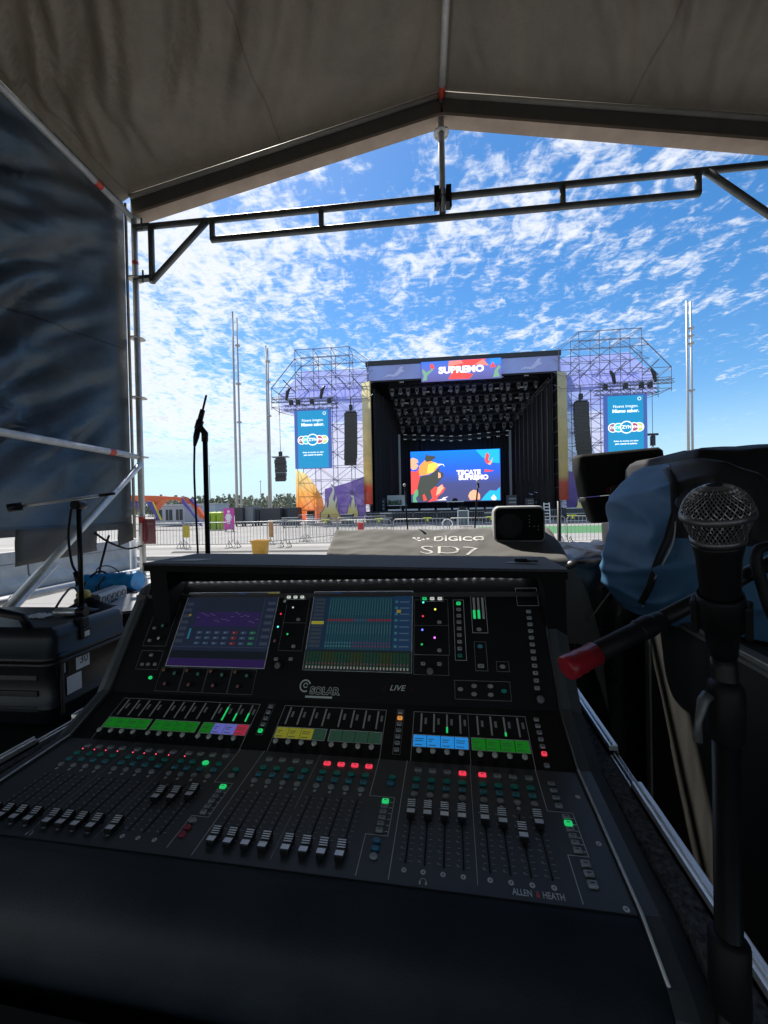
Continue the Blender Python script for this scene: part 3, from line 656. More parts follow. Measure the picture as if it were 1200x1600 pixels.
def draw_left(q):
    q(0, 0, 1, 1, (0.020, 0.030, 0.062), E1); q(0, 0.93, 1, 1, (0.02, 0.03, 0.05), E1); q(0.56, 0.94, 0.63, 0.99, (0.02, 0.14, 0.5), E1); q(0.87, 0.94, 0.99, 1, (0.26, 0.24, 0.02), E1); q(0.02, 0.94, 0.13, 0.99, (0.09, 0.10, 0.12), E1)
    q(0.16, 0.73, 0.85, 0.91, (0.016, 0.022, 0.05), E1); q(0.16, 0.52, 0.84, 0.72, (0.035, 0.022, 0.11), E1)
    for k in range(14): q(0.17+k*0.048, 0.54, 0.171+k*0.048, 0.90, (0.035, 0.04, 0.09), E1)
    for k in range(9): q(0.16, 0.55+k*0.042, 0.84, 0.551+k*0.042, (0.03, 0.035, 0.08), E1)
    pts = [(0.17+0.0335*k, 0.64+0.05*sin(k*0.6)+0.03*sin(k*1.7)) for k in range(20)]
    for (a, c) in pts: q(a, c, a+0.03, c+0.006, (0.16, 0.13, 0.30), E1)
    q(0.0, 0.0, 1.0, 0.10, (0.035, 0.018, 0.11), E1); q(0, 0.105, 1, 0.20, (0.010, 0.014, 0.022), E1); q(0, 0.245, 1, 0.255, (0.04, 0.06, 0.11), E1)
    q(0.13, 0.35, 0.15, 0.49, (0.03, 0.22, 0.35), E1)
    for k in range(7):
        for j in range(3):
            c = (0.18, 0.02, 0.03) if k == 4 else ((0.02, 0.16, 0.10) if k == 6 else (0.04, 0.08, 0.16)); q(0.22+k*0.093, 0.28+j*0.07, 0.28+k*0.093, 0.315+j*0.07, c, E1)
            q(0.235+k*0.093, 0.29+j*0.07, 0.25+k*0.093, 0.305+j*0.07, (0.2, 0.22, 0.25), E1)
    for k in range(7): q(0.01, 0.30+k*0.085, 0.09, 0.345+k*0.085, (0.045, 0.06, 0.09), E1); q(0.90, 0.28+k*0.09, 0.98, 0.32+k*0.09, (0.05, 0.07, 0.11), E1)
    q(0.075, 0.66, 0.10, 0.69, (0.3, 0.24, 0.05), E1); q(0.86, 0.25, 0.865, 0.92, (0.05, 0.07, 0.12), E1)
def draw_right(q):
    q(0, 0, 1, 1, (0.012, 0.035, 0.075), E1); q(0, 0.94, 1, 1, (0.02, 0.03, 0.05), E1); q(0.04, 0.945, 0.15, 0.985, (0.10, 0.12, 0.15), E1); q(0.20, 0.945, 0.28, 0.985, (0.02, 0.14, 0.55), E1)
    for k in range(24):
        x = 0.175+k*0.0265
        q(x, 0.25, x+0.019, 0.92, (0.016, 0.075, 0.10), E1); q(x+0.008, 0.44, x+0.011, 0.56, (0.08, 0.2, 0.2), E1); q(x+0.008, 0.68, x+0.011, 0.9, (0.05, 0.16, 0.18), E1)
        q(x, 0.60, x+0.019, 0.63, (0.22, 0.03, 0.05) if k < 10 or k > 14 else (0.05, 0.10, 0.16), E1)
        q(x+0.002, 0.28, x+0.017, 0.30, (0.15, 0.04, 0.12) if k > 9 else (0.05, 0.2, 0.2), E1); q(x+0.002, 0.32, x+0.017, 0.34, (0.1, 0.05, 0.14) if k > 9 else (0.05, 0.16, 0.2), E1)
    q(0.82, 0.25, 1, 0.94, (0.014, 0.05, 0.12), E1)
    for k in range(8): q(0.835, 0.28+k*0.08, 0.86, 0.31+k*0.08, (0.04, 0.2, 0.22), E1); q(0.88, 0.285+k*0.08, 0.97, 0.30+k*0.08, (0.08, 0.13, 0.2), E1)
    q(0.85, 0.71, 0.89, 0.75, (0.4, 0.28, 0.04), E1)
    for k in range(13): q(0.02, 0.27+k*0.05, 0.13, 0.305+k*0.05, (0.04, 0.055, 0.075), E1)
    q(0.015, 0.56, 0.14, 0.60, (0.45, 0.42, 0.05), E1)
    q(0, 0, 1, 0.24, (0.012, 0.02, 0.02), E1)
    for k in range(32):
        x = 0.02+k*0.0302; q(x, 0.03, x+0.02, 0.22, (0.012, 0.055, 0.03) if k % 9 < 5 else (0.03, 0.05, 0.015), E1); q(x+0.003, 0.02, x+0.017, 0.05, (0.30, 0.30, 0.28), E1); q(x+0.006, 0.07, x+0.013, 0.09, (0.22, 0.06, 0.12), E1)
screen(-0.8030, 0.0707, -0.5081, 0.2815, draw_left)
screen(-0.4005, 0.0707, -0.1175, 0.2815, draw_right)
lk = {}
def sknob(u, s, mt, r=0.0048):
    k = mt.name
    if k not in lk: lk[k] = knob_me('encoder_knob', CAPB, mt, 0.0048, 0.012, 0.55 if k.startswith('lit') else 0.9)
    inst('encoder_knob', lk[k], PAB, (u, s, 0))
PINK = mat('pink_knob_cap', (0.45, 0.16, 0.15), 0.5); MINT = mat('mint_knob_cap', (0.12, 0.35, 0.25), 0.5); ORNG = mat('orange_knob_cap', (0.45, 0.2, 0.08), 0.5)
for k in range(4):
    sknob(-0.7956+k*0.0710, 0.0585, ORNG); sknob(-0.7597+k*0.0708, 0.0507, MINT); sknob(-0.7789+k*0.0711, 0.0240, PINK)
for u, s, mt in ((-0.8832, 0.2659, PINK), (-0.8455, 0.2531, PKNOB), (-0.8479, 0.2167, PKNOB), (-0.848, 0.1788, MINT), (-0.8469, 0.1422, PKNOB)): sknob(u, s, mt)
for u, s in ((-0.8829, 0.2373), (-0.8816, 0.21), (-0.8814, 0.1743), (-0.8823, 0.1382), (-0.8592, 0.0982), (-0.8775, 0.0729), (-0.859, 0.0734), (-0.8372, 0.0739)):
    inst('soft_key', key('soft_key', GREYK, 0.010, 0.0075), PAB, (u, s, 0))
inst('power_lamp', rkey('power_lamp', L_GRN, 0.010, 0.009), PAB, (-0.8367, 0.039, 0))
for u0, c in ((-0.4771, (L_WHT, L_WHT, L_WHT)), (-0.0852, (L_GRN, L_WHT, L_WHT))):
    for k in range(3): inst('bank_key', key('bank_key', c[k], 0.0115, 0.0078), PAB, (u0+k*0.0205, 0.2662 if u0 < -0.3 else 0.2596, 0))
for u, s, mt in ((-0.4822, 0.2502, PKNOB), (-0.4538, 0.2321, L_WHT), (-0.4863, 0.2138, L_RED), (-0.4874, 0.1776, L_CYN), (-0.4556, 0.1582, L_GRN), (-0.4883, 0.1398, PINK),
                 (-0.0876, 0.2455, L_CYN), (-0.0564, 0.2266, L_YEL), (-0.0885, 0.2086, L_RED), (-0.0899, 0.1731, L_BLU), (-0.0588, 0.1537, L_MAG), (-0.0911, 0.1366, L_GRN)): sknob(u, s, mt)
for u, s in ((-0.4361, 0.2012), (-0.4368, 0.1286), (-0.0465, 0.1959), (-0.0479, 0.1253)): inst('round_key', rkey('round_key', GREYK, 0.0115, 0.009), PAB, (u, s, 0))
for u, s in ((-0.4796, 0.0952), (-0.4382, 0.0961), (-0.0887, 0.0929), (-0.0486, 0.093)): inst('soft_key', key('soft_key', GREYK, 0.011, 0.008), PAB, (u, s, 0))
dial_me = knob_me('dial', CAPB, mat('dial_grey', (0.2, 0.2, 0.2), 0.4), 0.0085, 0.013)
inst('dial', dial_me, PAB, (-0.467, 0.0773, 0)); inst('dial', dial_me, PAB, (-0.071, 0.0736, 0)); inst('dial', dial_me, PAB, (0.1749, 0.0214, 0))
for k in range(9): inst('soft_key', key('soft_key', L_GRN if k == 0 else (TEAL if k == 8 else GREYK), 0.0115, 0.0085), PAB, (0.0045-k*0.0003, 0.2462-k*0.0165, 0))
for k in range(12): inst('function_key', key('function_key', GREYK, 0.0115, 0.0085), PAB, (0.1783-k*0.0005, 0.2244-k*0.01623, 0))
b = MB()
for u in (0.0445, 0.0555, 0.0665): b.box((u-0.0028, 0.2055, 0.0004), (u+0.0028, 0.262, 0.0012))
b.build('level_meter', MET_OFF, PAB, F_AB)
b = MB()
for u in (0.0435, 0.0548): b.box((u-0.0032, 0.2060, 0.0014), (u+0.0032, 0.228, 0.0020))
b.build('meter_light', L_GRN, PAB, F_AB)
for u, s, mt in ((0.0524, 0.1781, GREYK), (0.052, 0.1367, TEALB), (0.101, 0.0904, GREYK), (-0.0004, 0.0378, GREYK), (0.0316, 0.0459, GREYK), (0.069, 0.0463, GREYK), (0.0304, 0.0283, GREYK), (0.0682, 0.0281, GREYK), (0.0987, 0.0372, TEAL)):
    inst('round_key', rkey('round_key', mt, 0.013, 0.009), PAB, (u, s, 0))
inst('soft_key', key('soft_key', GREYK, 0.015, 0.009), PAB, (0.0508, 0.0908, 0))
b = MB(); b.box((0.166, 0.271, 0.0003), (0.197, 0.279, 0.003)); b.box((0.168, 0.250, 0.0003), (0.197, 0.259, 0.003)); b.build('usb_socket', mat('socket_black', (0.004, 0.004, 0.004), 0.3), PAB, F_AB)
PF = MB()
rect(PF, -0.5092+0.03, 0.1173, -0.412, 0.2644-0.004, w=0.0006)
for r in ((-0.1122, 0.1144, -0.0235, 0.257), (0.0382, 0.0801, 0.0665, 0.148), (0.0874, 0.0798, 0.1158, 0.102)): rect(PF, *r, w=0.0006)
line(PF, [(-0.1122, 0.1876), (-0.0235, 0.1876)], w=0.0006); line(PF, [(-0.479, 0.1922), (-0.412, 0.1922)], w=0.0006)
rect(PF, -0.90, 0.123, -0.825, 0.281, w=0.0006); rect(PF, -0.895, 0.06, -0.825, 0.11, w=0.0006)
for k in range(4): rect(PF, -0.812+k*0.0715, 0.007, -0.7425+k*0.0715, 0.067, w=0.0005)
rect(PF, -0.0135, 0.0165, 0.1135, 0.0572, w=0.0006); rect(PF, -0.0265, 0.0674, -0.1122, 0.114, w=0.0005)
build_lines(PF, 'printed_frame', SILK_D, PAB, F_AB)
PF = MB(); rect(PF, 0.0365, 0.170, 0.074, 0.2703, w=0.0009); rect(PF, -0.0093, 0.103, 0.0175, 0.256, w=0.0009); rect(PF, 0.1536, 0.240, 0.206, 0.2872, w=0.0009)
rect(PF, -0.487, 0.2595, -0.426, 0.273, w=0.0008); rect(PF, -0.095, 0.2525, -0.0355, 0.267, w=0.0008)
build_lines(PF, 'printed_frame', SILK, PAB, F_AB)
# stickers and names
MAB = lambda u, s, h=0.0008: F_AB @ Matrix.Translation((u, s, h))
LOGO = mat('logo_silver', (0.80, 0.82, 0.74), 0.45, var=0.05)
b = MB()
def arc(b, cx, cy, r0, r1, a0, a1, n=20, h=0.0006, ex=1.0):
    for k in range(n):
        a = radians(a0+(a1-a0)*k/n); c = radians(a0+(a1-a0)*(k+1)/n)
        b.poly([(cx+ex*r0*cos(a), cy+r0*sin(a), h), (cx+ex*r1*cos(a), cy+r1*sin(a), h), (cx+ex*r1*cos(c), cy+r1*sin(c), h), (cx+ex*r0*cos(c), cy+r0*sin(c), h)])
arc(b, -0.387, 0.0330, 0.0115, 0.0150, 20, 300); arc(b, -0.386, 0.034, 0.004, 0.0062, 0, 330)
b.box((-0.383, 0.0060, 0.0003), (-0.313, 0.0105, 0.0008)); stk = b.build('venue_sticker', LOGO, PAB, F_AB)
text('sticker_lettering', 'SOLAR', 0.022, mat('logo_black', (0.01, 0.01, 0.01), 0.5), PAB, MAB(-0.3345, 0.022, 0.0012), bold=0.02, sx=1.12)
text('sticker_lettering', 'SOLAR', 0.022, LOGO, PAB, MAB(-0.3345, 0.022, 0.0009), bold=0.075, sx=1.12)
text('series_lettering', 'd', 0.018, mat('red_ink_dim', (0.10, 0.008, 0.02), 0.5), PAB, MAB(-0.1850, 0.0345), shear=0.25)
text('series_lettering', 'LIVE', 0.0175, LOGO, PAB, MAB(-0.1520, 0.0350), bold=0.005, sx=1.15, shear=0.3)
text('series_lettering', 'C', 0.009, mat('red_ink_dim', (0.10, 0.008, 0.02), 0.5), PAB, MAB(-0.1165, 0.0315), bold=0.03)

# paper and pen left on the hood
hz = lambda u: hoodw(u)+0.0005
PAPER = mat('paper', (0.72, 0.72, 0.69), 0.8)
def onhood(name, pts, t, mt, label, cat):
    b = MB(); P = [Vector((u, v, hz(u))) for u, v in pts]; b.loft([P, [p+Vector((0, 0, t)) for p in P]], True, True, True)
    o = b.build(name, mt, None, CON); return tag(o, label, cat)
onhood('paper_slip', [(-0.86, 1.03), (-0.765, 1.035), (-0.74, 1.075), (-0.80, 1.072)], 0.0015, PAPER, 'white paper slip lying on the left end of the felt topped hood', 'paper')
onhood('card', [(0.130, 1.068), (0.205, 1.060), (0.212, 1.085), (0.150, 1.090)], 0.002, mat('grey_card', (0.35, 0.36, 0.38), 0.5), 'pale grey card lying on the right end of the felt topped hood', 'card')
pen = thing('marker_pen', 'dark marker pen lying across the pale card on the hood', 'pen', M=CON @ Matrix.Translation((0.165, 1.078, hz(0.165)+0.002)))
b = MB(); b.tube([Vector((0.16, 1.083, hz(0.16)+0.0075)), Vector((0.19, 1.073, hz(0.19)+0.0075))], 0.005, 8); b.build('barrel', BLACK, pen, CON)
b = MB(); b.tube([Vector((0.19, 1.073, hz(0.19)+0.0075)), Vector((0.215, 1.0645, hz(0.215)+0.0070))], [0.0052, 0.003], 8); b.build('pen_cap', STEEL_D, pen, CON)

# ------------------------------------------------------------------ flight case under the console
FOAM = mat('black_foam', (0.008, 0.008, 0.009), 0.95, 0, 0.9, 130, 1.0, 200, col2=(0.13, 0.13, 0.13))
CASEP = mat('case_black_laminate', (0.008, 0.008, 0.009), 0.5, 0, 0.3, 6, 0.2, 300)
caseM = CON @ Matrix.Translation((-0.36, 0.8, -1.45))
case = thing('console_flight_case', 'black flight case base with foam lined rim and aluminium edges holding the mixing desk', 'flight case', M=caseM)
CU0, CU1, CV0, CV1, CT = -1.035, 0.315, 0.405, 1.30, -0.515
def cbox(a, c, mt, name, par=case): b = MB(); b.box(a, c); return b.build(name, mt, par, CON)
for u0, u1, nm in ((CU1-0.014, CU1, 'side_wall'), (CU0, CU0+0.014, 'side_wall')):
    b = MB(); b.box((u0, CV0, -1.0), (u1, CV1, CT-0.012)); b.build(nm, CASEP, case, CON)
cbox((CU0+0.015, CV0, -1.0), (CU1-0.015, CV0+0.014, -0.66), CASEP, 'front_wall'); cbox((CU0+0.015, CV1-0.014, -1.0), (CU1-0.015, CV1, CT-0.15), CASEP, 'rear_wall')
cbox((CU0, CV0, -1.02), (CU1, CV1, -1.0), CASEP, 'base_panel'); cbox((CU0+0.02, CV0+0.02, -1.47), (CU1-0.02, CV1-0.02, -1.021), BLACK_M, 'base_cabinet')
for u0, u1 in ((0.2635, CU1-0.015), (CU0+0.015, -0.996)): bevel(cbox((u0, CV0+0.016, -0.8), (u1, CV1-0.016, CT-0.014), FOAM, 'foam_lining'), 0.008)
for s in (-1, 1):
    uo = CU1 if s > 0 else CU0
    for v0, v1, dz in ((CV0+0.01, 0.765, 0), (0.77, 0.86, -0.012), (0.865, CV1, 0.004)):
        b = MB(); b.box((uo-s*0.016 if s > 0 else uo-0.002, v0, CT-0.012+dz), (uo+0.002 if s > 0 else uo+0.016, v1, CT+dz)); 
        b.box((min(uo, uo+s*0.003), v0, CT-0.035+dz), (max(uo, uo+s*0.003), v1, CT-0.013+dz))
        b.box((uo-s*0.009-0.0015, v0, CT+dz+0.0003), (uo-s*0.009+0.0015, v1, CT+dz+0.005)); bevel(b.build('edge_extrusion', ALU, case, CON), 0.0015)
b = MB(); b.box((CU0, CV0-0.003, -0.672), (CU1, CV0+0.018, -0.658)); bevel(b.build('edge_extrusion', mat('dull_aluminium', (0.10, 0.10, 0.10), 0.5, 0.6), case, CON), 0.002)
for u in (-0.55, -0.15):
    b = MB(); b.box((u-0.05, CV0-0.008, -0.80), (u+0.05, CV0-0.001, -0.70))
    for k in (-1, 0, 1): b.tube([(u+k*0.035, CV0-0.012, -0.715), (u+k*0.035, CV0-0.008, -0.715)], 0.005, 8)
    b.build('latch', BLACK_METAL, case, CON)

# ------------------------------------------------------------------ left: hard case, rack case, power strip, cables
PELI = mat('hard_case_plastic', (0.010, 0.011, 0.013), 0.40, 0, 0.2, 25, 0.15, 250)
def rounded_hull(b, x0, x1, y0, y1, prof, r=0.03, n=4):
    # prof: list of (inset, z)
    rings = []
    for ins, z in prof:
        P = []
        for cx, cy, a0 in ((x1-r, y1-r, 0), (x0+r, y1-r, 90), (x0+r, y0+r, 180), (x1-r, y0+r, 270)):
            for k in range(n+1):
                a = radians(a0+90*k/n); P.append(Vector((cx+(r-ins)*cos(a), cy+(r-ins)*sin(a), z)))
        rings.append(P)
    b.smooth = True; b.loft(rings, True, True, True); b.smooth = False
hc = thing('hard_case', 'black moulded hard case with white stickers standing left of the mixing desk', 'equipment case', (-1.45, 1.28, 0.85))
PX0, PX1, PY0, PY1 = -1.86, -1.165, 1.09, 1.40
b = MB(); rounded_hull(b, PX0, PX1, PY0, PY1, [(0.02, 0.85), (0.004, 0.865), (0.003, 0.90), (-0.003, 0.905), (-0.003, 0.915), (0.002, 0.92), (0.0, 1.040), (-0.007, 1.045), (-0.007, 1.057)]); b.build('case_body', PELI, hc)
b = MB(); rounded_hull(b, PX0, PX1, PY0, PY1, [(-0.007, 1.059), (-0.007, 1.071), (0.001, 1.078), (0.003, 1.13), (0.012, 1.152), (0.03, 1.16)]); b.build('case_lid', PELI, hc)
for y in (1.12, 1.37):
    b = MB(); b.box((PX1-0.002, y-0.006, 0.88), (PX1+0.006, y+0.006, 1.05)); bevel(b.build('rib', PELI, hc), 0.003)
_l = atX(132, 975, PX1).y; b = MB(); b.box((PX1+0.0005, _l-0.018, 1.098), (PX1+0.009, _l+0.018, 1.135)); b.box((PX1-0.03, _l-0.014, 1.135), (PX1+0.006, _l+0.014, 1.168)); bevel(b.build('latch', BLACK, hc), 0.005)
def decal(name, y0, z0, y1, z1, mt, par=hc, dx=0.0009): b = MB(); b.box((PX1+0.0005, y0, z0), (PX1+dx+0.0005, y1, z1)); return b.build(name, mt, par)
FACEX = lambda y, z, dx=0.0022: Matrix.Translation((PX1+dx, y, z)) @ Matrix.Rotation(pi/2, 4, 'Z') @ Matrix.Rotation(pi/2, 4, 'X')
b = MB(); b.tube([(PX1-0.45, 1.12, 1.155), (PX1-0.45, 1.10, 1.20), (PX1-0.36, 1.10, 1.215), (PX1-0.20, 1.10, 1.215), (PX1-0.11, 1.10, 1.20), (PX1-0.11, 1.12, 1.155)], 0.013, 8); b.build('handle', BLACK, hc)
for z_ in (0.90, 0.95, 1.0): b = MB(); b.box((PX0+0.05, PY0-0.004, z_), (PX1-0.05, PY0+0.004, z_+0.018)); bevel(b.build('rib', PELI, hc), 0.003)
def dq(x0, y0_, x1, y1_): p = atX(x0, y1_, PX1); q = atX(x1, y0_, PX1); return p.y, min(p.z, q.z), q.y, max(p.z, q.z)
c30 = atX(129, 1029, PX1)
decal('white_sticker', c30.y-0.026, c30.z-0.029, c30.y+0.026, c30.z+0.027, WHITE); text('sticker_number', '30', 0.040, mat('ink_black', (0.01, 0.01, 0.01), 0.6), hc, FACEX(c30.y+0.003, c30.z), sx=0.85)
cw = atX(116, 1066, PX1); decal('white_sticker', cw.y-0.027, cw.z-0.030, cw.y+0.027, cw.z+0.028, WHITE)
cl = atX(132, 981, PX1); decal('white_sticker', _l-0.010, 1.104, _l+0.010, 1.122, WHITE, dx=0.0095)
ce = atX(97, 1038, PX1); decal('yellow_black_sticker', ce.y-0.02, ce.z-0.038, ce.y+0.02, ce.z+0.038, BLACK_M)
b = MB(); b.lathe([(0.012, 0), (0.012, 0.0008)], 16, FACEX(ce.y+0.004, ce.z+0.022, 0.0015)); b.build('sticker_emblem', mat('yellow_print', (0.7, 0.45, 0.03), 0.5), hc)
for k in range(3): b = MB(); b.box((PX1+0.0015, ce.y-0.008+k*0.007, ce.z-0.03), (PX1+0.0022, ce.y-0.005+k*0.007, ce.z+0.004)); b.build('sticker_print', SILK, hc)
trunk = thing('travel_case', 'plain black travel case under the moulded hard case', 'road case', (-1.6, 1.25, 0.03))
b = MB(); b.box((-1.95, 0.75, 0.14), (-1.10, 1.50, 0.845)); b.build('case_body', CASEP, trunk)
for x in (-1.95, -1.105):
    b = MB(); b.box((x-0.004, 0.745, 0.815), (x+0.011, 1.505, 0.8485)); b.build('edge_extrusion', mat('worn_edge_metal', (0.09, 0.09, 0.09), 0.5, 0.5), trunk)
for x in (-1.85, -1.2):
    for y in (0.85, 1.4): b = MB(); b.lathe([(0.045, -0.02), (0.05, -0.012), (0.05, 0.012), (0.045, 0.02)], 14, Matrix.Translation((x, y, 0.08)) @ Matrix.Rotation(pi/2, 4, 'X')); b.build('castor', RUBBER, trunk)
rack = thing('rack_case', 'grey topped rack case behind the hard case with cables strewn over it', 'rack case', (-1.4, 1.85, 0.03))
GREYTOP = mat('grey_scuffed_top', (0.40, 0.41, 0.42), 0.5, 0, 0.25, 7, 0.1, 60)
RKM = Matrix.Translation((-1.40, 1.44, 0.03)) @ Matrix.Rotation(radians(43), 4, 'Z')
b = MB(); b.box((0.005, 0.005, 0), (0.62, 0.92, 1.055)); b.build('rack_body', CASEP, rack, RKM)
b = MB(); b.box((0, 0, 1.056), (0.625, 0.925, 1.07)); bevel(b.build('rack_top', GREYTOP, rack, RKM), 0.003)
ps = thing('power_strip', 'grey power strip with a row of round sockets on the grey rack case', 'power strip', (-1.4, 1.66, 1.10))
pa, pb = atZ(146, 948, 1.101), atZ(188, 931, 1.101); pd = (pb-pa).normalized(); pn = Vector((pd.y, -pd.x, 0))
b = MB(); b.loft([[p+pn*a+Vector((0, 0, h)) for a, h in ((-0.03, 0), (0.03, 0), (0.03, 0.045), (0.02, 0.055), (-0.03, 0.055))] for p in (pa, pb)], True, True, True); b.build('strip_body', mat('strip_grey', (0.40, 0.41, 0.42), 0.5), ps)
for k in range(5):
    c = pa.lerp(pb, 0.12+k*0.19)+pn*0.0305+Vector((0, 0, 0.024)); M = Matrix.Translation(c) @ pn.to_track_quat('Z', 'Y').to_matrix().to_4x4()
    b = MB(); b.lathe([(0.017, 0), (0.017, 0.003), (0.0145, 0.003), (0.0145, 0.0005)], 16, M); b.build('socket', mat('socket_grey', (0.22, 0.22, 0.23), 0.5), ps)
cn = atZ(131, 951, 1.10)
pl = thing('mains_connector', 'yellow and brown mains connector beside the grey power strip', 'connector', cn)
b = MB(); b.lathe([(0.03, 0), (0.034, 0.01), (0.034, 0.045), (0.028, 0.05)], 16, Matrix.Translation(cn)); b.build('connector_base', mat('brown_plastic', (0.16, 0.11, 0.06), 0.6), pl)
b = MB(); b.lathe([(0.026, 0.051), (0.028, 0.065), (0.022, 0.08), (0.01, 0.085)], 16, Matrix.Translation(cn)); b.build('connector_cap', mat('yellow_plastic', (0.55, 0.38, 0.06), 0.5), pl)
BLUE_R = mat('blue_plastic_sheet', (0.01, 0.27, 0.62), 0.4, 0, 0.25, 14, 0.5, 50)
b = MB(); n = 26; rings = []
ra = atZ(131, 914, 1.152); rb = Vector((atZ(236, 902, 1.152).x, ra.y+0.12, 1.152))
for k in range(25):
    f = k/24; c = ra.lerp(rb, f); rings.append([c+Vector((0, cos(2*pi*j/n), sin(2*pi*j/n)))*(0.052+0.004*fbm(f*9, j*0.3, 2)+0.003*sin(f*70+j)) for j in range(n)])
b.smooth = True; b.loft(rings, True, True, True); b.smooth = False
tag(b.build('rolled_sheet', BLUE_R), 'bright blue rolled plastic sheet tied with black cord on the rack case', 'plastic roll')
def cable(pts, r, label, mt=RUBBER, name='cable', cat='cable', sub=8, group=None, par=None):
    P = [Vector(p) for p in pts]; out = []
    for i in range(len(P)-1):
        p0 = P[max(i-1, 0)]; p1 = P[i]; p2 = P[i+1]; p3 = P[min(i+2, len(P)-1)]
        for k in range(sub):
            t = k/sub; out.append(0.5*((2*p1)+(p2-p0)*t+(2*p0-5*p1+4*p2-p3)*t*t+(3*p1-p0-3*p2+p3)*t**3))
    out.append(P[-1]); b = MB(); b.tube(out, r, 8); o = b.build(name, mt, par)
    return tag(o, label, cat, group) if label else o
def top(px, py, z=1.107): return atZ(px, py, z)
rm = ra.lerp(rb, 0.16)
cable([top(128, 955), top(136, 935), rm+Vector((0, -0.06, 0)), rm+Vector((0.02, 0, 0.062)), rm+Vector((0.05, 0.03, 0.05)), rm+Vector((0.09, -0.062, 0.0)), top(165, 930), top(196, 926), top(212, 922)], 0.005, 'black cable looped over the blue plastic roll')
cable([top(152, 938), atD(150, 893, 2.2), atD(166, 884, 2.2), atD(184, 892, 2.2), atD(193, 910, 2.2), top(188, 930), top(175, 940)], 0.0032, 'thin black cable standing in a tall arc above the blue roll')
cable([top(84, 955, 1.17), atD(100, 930, 1.5), atD(115, 918, 1.7), top(130, 935), top(160, 935), top(200, 925), top(214, 926)], 0.004, 'black cable running from the hard case past the power strip')
cable([(-2.46, 2.64, 1.40), (-2.36, 2.66, 1.32), (-2.34, 2.78, 1.26), (-2.36, 2.88, 1.24), (-2.35, 3.0, 1.25)], 0.008, 'thick black cable hanging through the cut-out of the side sheet')
cable([(-2.36, 2.68, 1.36), (-2.34, 2.62, 1.27), (-2.30, 2.5, 1.0), (-2.2, 2.4, 0.5)], 0.008, 'thick black cable hanging down below the side sheet by the low rail')
ds = thing('boom_stand', 'small black desk stand with a thin boom arm on the hard case', 'microphone stand', (-1.262, 1.30, 1.16))
JX = Vector((-1.262, 1.30, 1.545))
b = MB(); b.tube([(-1.262, 1.30, 1.175), JX], 0.0085, 10); b.build('pole', BLACK_METAL, ds)
b = MB(); b.lathe([(0.055, 0), (0.055, 0.008), (0.02, 0.014), (0.012, 0.03)], 18, Matrix.Translation((-1.262, 1.30, 1.161))); b.build('base', BLACK, ds)
b = MB(); b.lathe([(0.016, -0.02), (0.018, -0.012), (0.018, 0.012), (0.016, 0.02)], 14, Matrix.Translation(JX+Vector((0, 0, 0.012))) @ Matrix.Rotation(pi/2, 4, 'X')); b.build('boom_clutch', BLACK_METAL, ds)
p0 = atD(26, 792, 1.27); p1 = atD(180, 771, 1.42)
b = MB(); b.tube([p0, p0.lerp(p1, 0.82)], 0.0052, 8); bm_ = b.build('boom', STEEL, ds)
b = MB(); b.tube([p0.lerp(p1, 0.82), p1], [0.0058, 0.005], 8); b.build('boom_tip', BLACK, bm_)
b = MB(); q0 = p0-(p1-p0).normalized()*0.022; b.tube([q0, p0+(p1-p0).normalized()*0.016], 0.0135, 6); b.build('counterweight', BLACK, ds)
cable([JX+Vector((-0.03, 0, 0)), JX+Vector((-0.045, 0.0, -0.1)), JX+Vector((-0.035, 0, -0.2)), JX+Vector((-0.015, 0, -0.24))], 0.0042, None, name='hanging_lead', par=ds)
b = MB(); b.tube([JX+Vector((-0.02, 0, -0.235)), JX+Vector((-0.008, 0, -0.285))], 0.009, 8); b.build('lead_plug', BLACK, ds)
rl = thing('torch', 'small silver and black torch lying on the hard case', 'torch', (-1.24, 1.24, 1.16))
b = MB(); b.tube([(-1.30, 1.235, 1.177), (-1.225, 1.245, 1.177)], 0.014, 12); b.build('torch_barrel', ALU, rl)
b = MB(); b.tube([(-1.225, 1.245, 1.177), (-1.205, 1.248, 1.177), (-1.195, 1.249, 1.177)], [0.0145, 0.017, 0.0165], 12); b.build('torch_head', BLACK, rl)
b = MB(); b.grid(8, 5, lambda i, j: Vector((-1.40+0.08*i, 1.21+0.05*j, 1.163+0.012*abs(fbm(i*4, j*4, 1))))); tag(solid(b.build('paper_slip', PAPER, fix=False), 0.001), 'small crumpled white paper slip on the hard case', 'paper')
b = MB(); b.smooth = True
b.grid(16, 12, lambda i, j: Vector((-1.36+0.16*i, 1.30+0.1*j, 1.162+0.035*sin(pi*i)*sin(pi*j)*(1+0.6*fbm(i*5, j*5, 4))))); tag(b.build('cloth_pouch', BLACK_M, fix=False), 'small crumpled black cloth pouch on the hard case', 'pouch')

# ------------------------------------------------------------------ measuring microphone on a stand behind the desk
ms = thing('microphone_stand', 'straight black stand behind the desk holding a slim upright measuring microphone', 'microphone stand', (-0.955, 1.6, 0.03))
TOP = atY(320, 672, 1.6); FOOT = Vector((TOP.x, 1.6, 0.03))
b = MB(); b.tube([FOOT+Vector((0, 0, 0.02)), Vector((TOP.x, 1.6, TOP.z-0.03))], 0.0105, 12); b.build('pole', BLACK_METAL, ms)
b = MB(); b.lathe([(0.13, 0.0), (0.13, 0.012), (0.03, 0.02), (0.02, 0.05)], 24, Matrix.Translation(FOOT)); b.build('base', BLACK, ms)
b = MB(); b.tube([atY(320, 690, 1.6), atY(320, 677, 1.6), atY(314, 668, 1.6), atY(311, 662, 1.6)], [0.0135, 0.0145, 0.011, 0.014], 10); b.build('clip', BLACK, ms)
mm = thing('measuring_microphone', 'slim black measuring microphone pointing up in its clip with a hanging cable', 'microphone', atY(311, 666, 1.6))
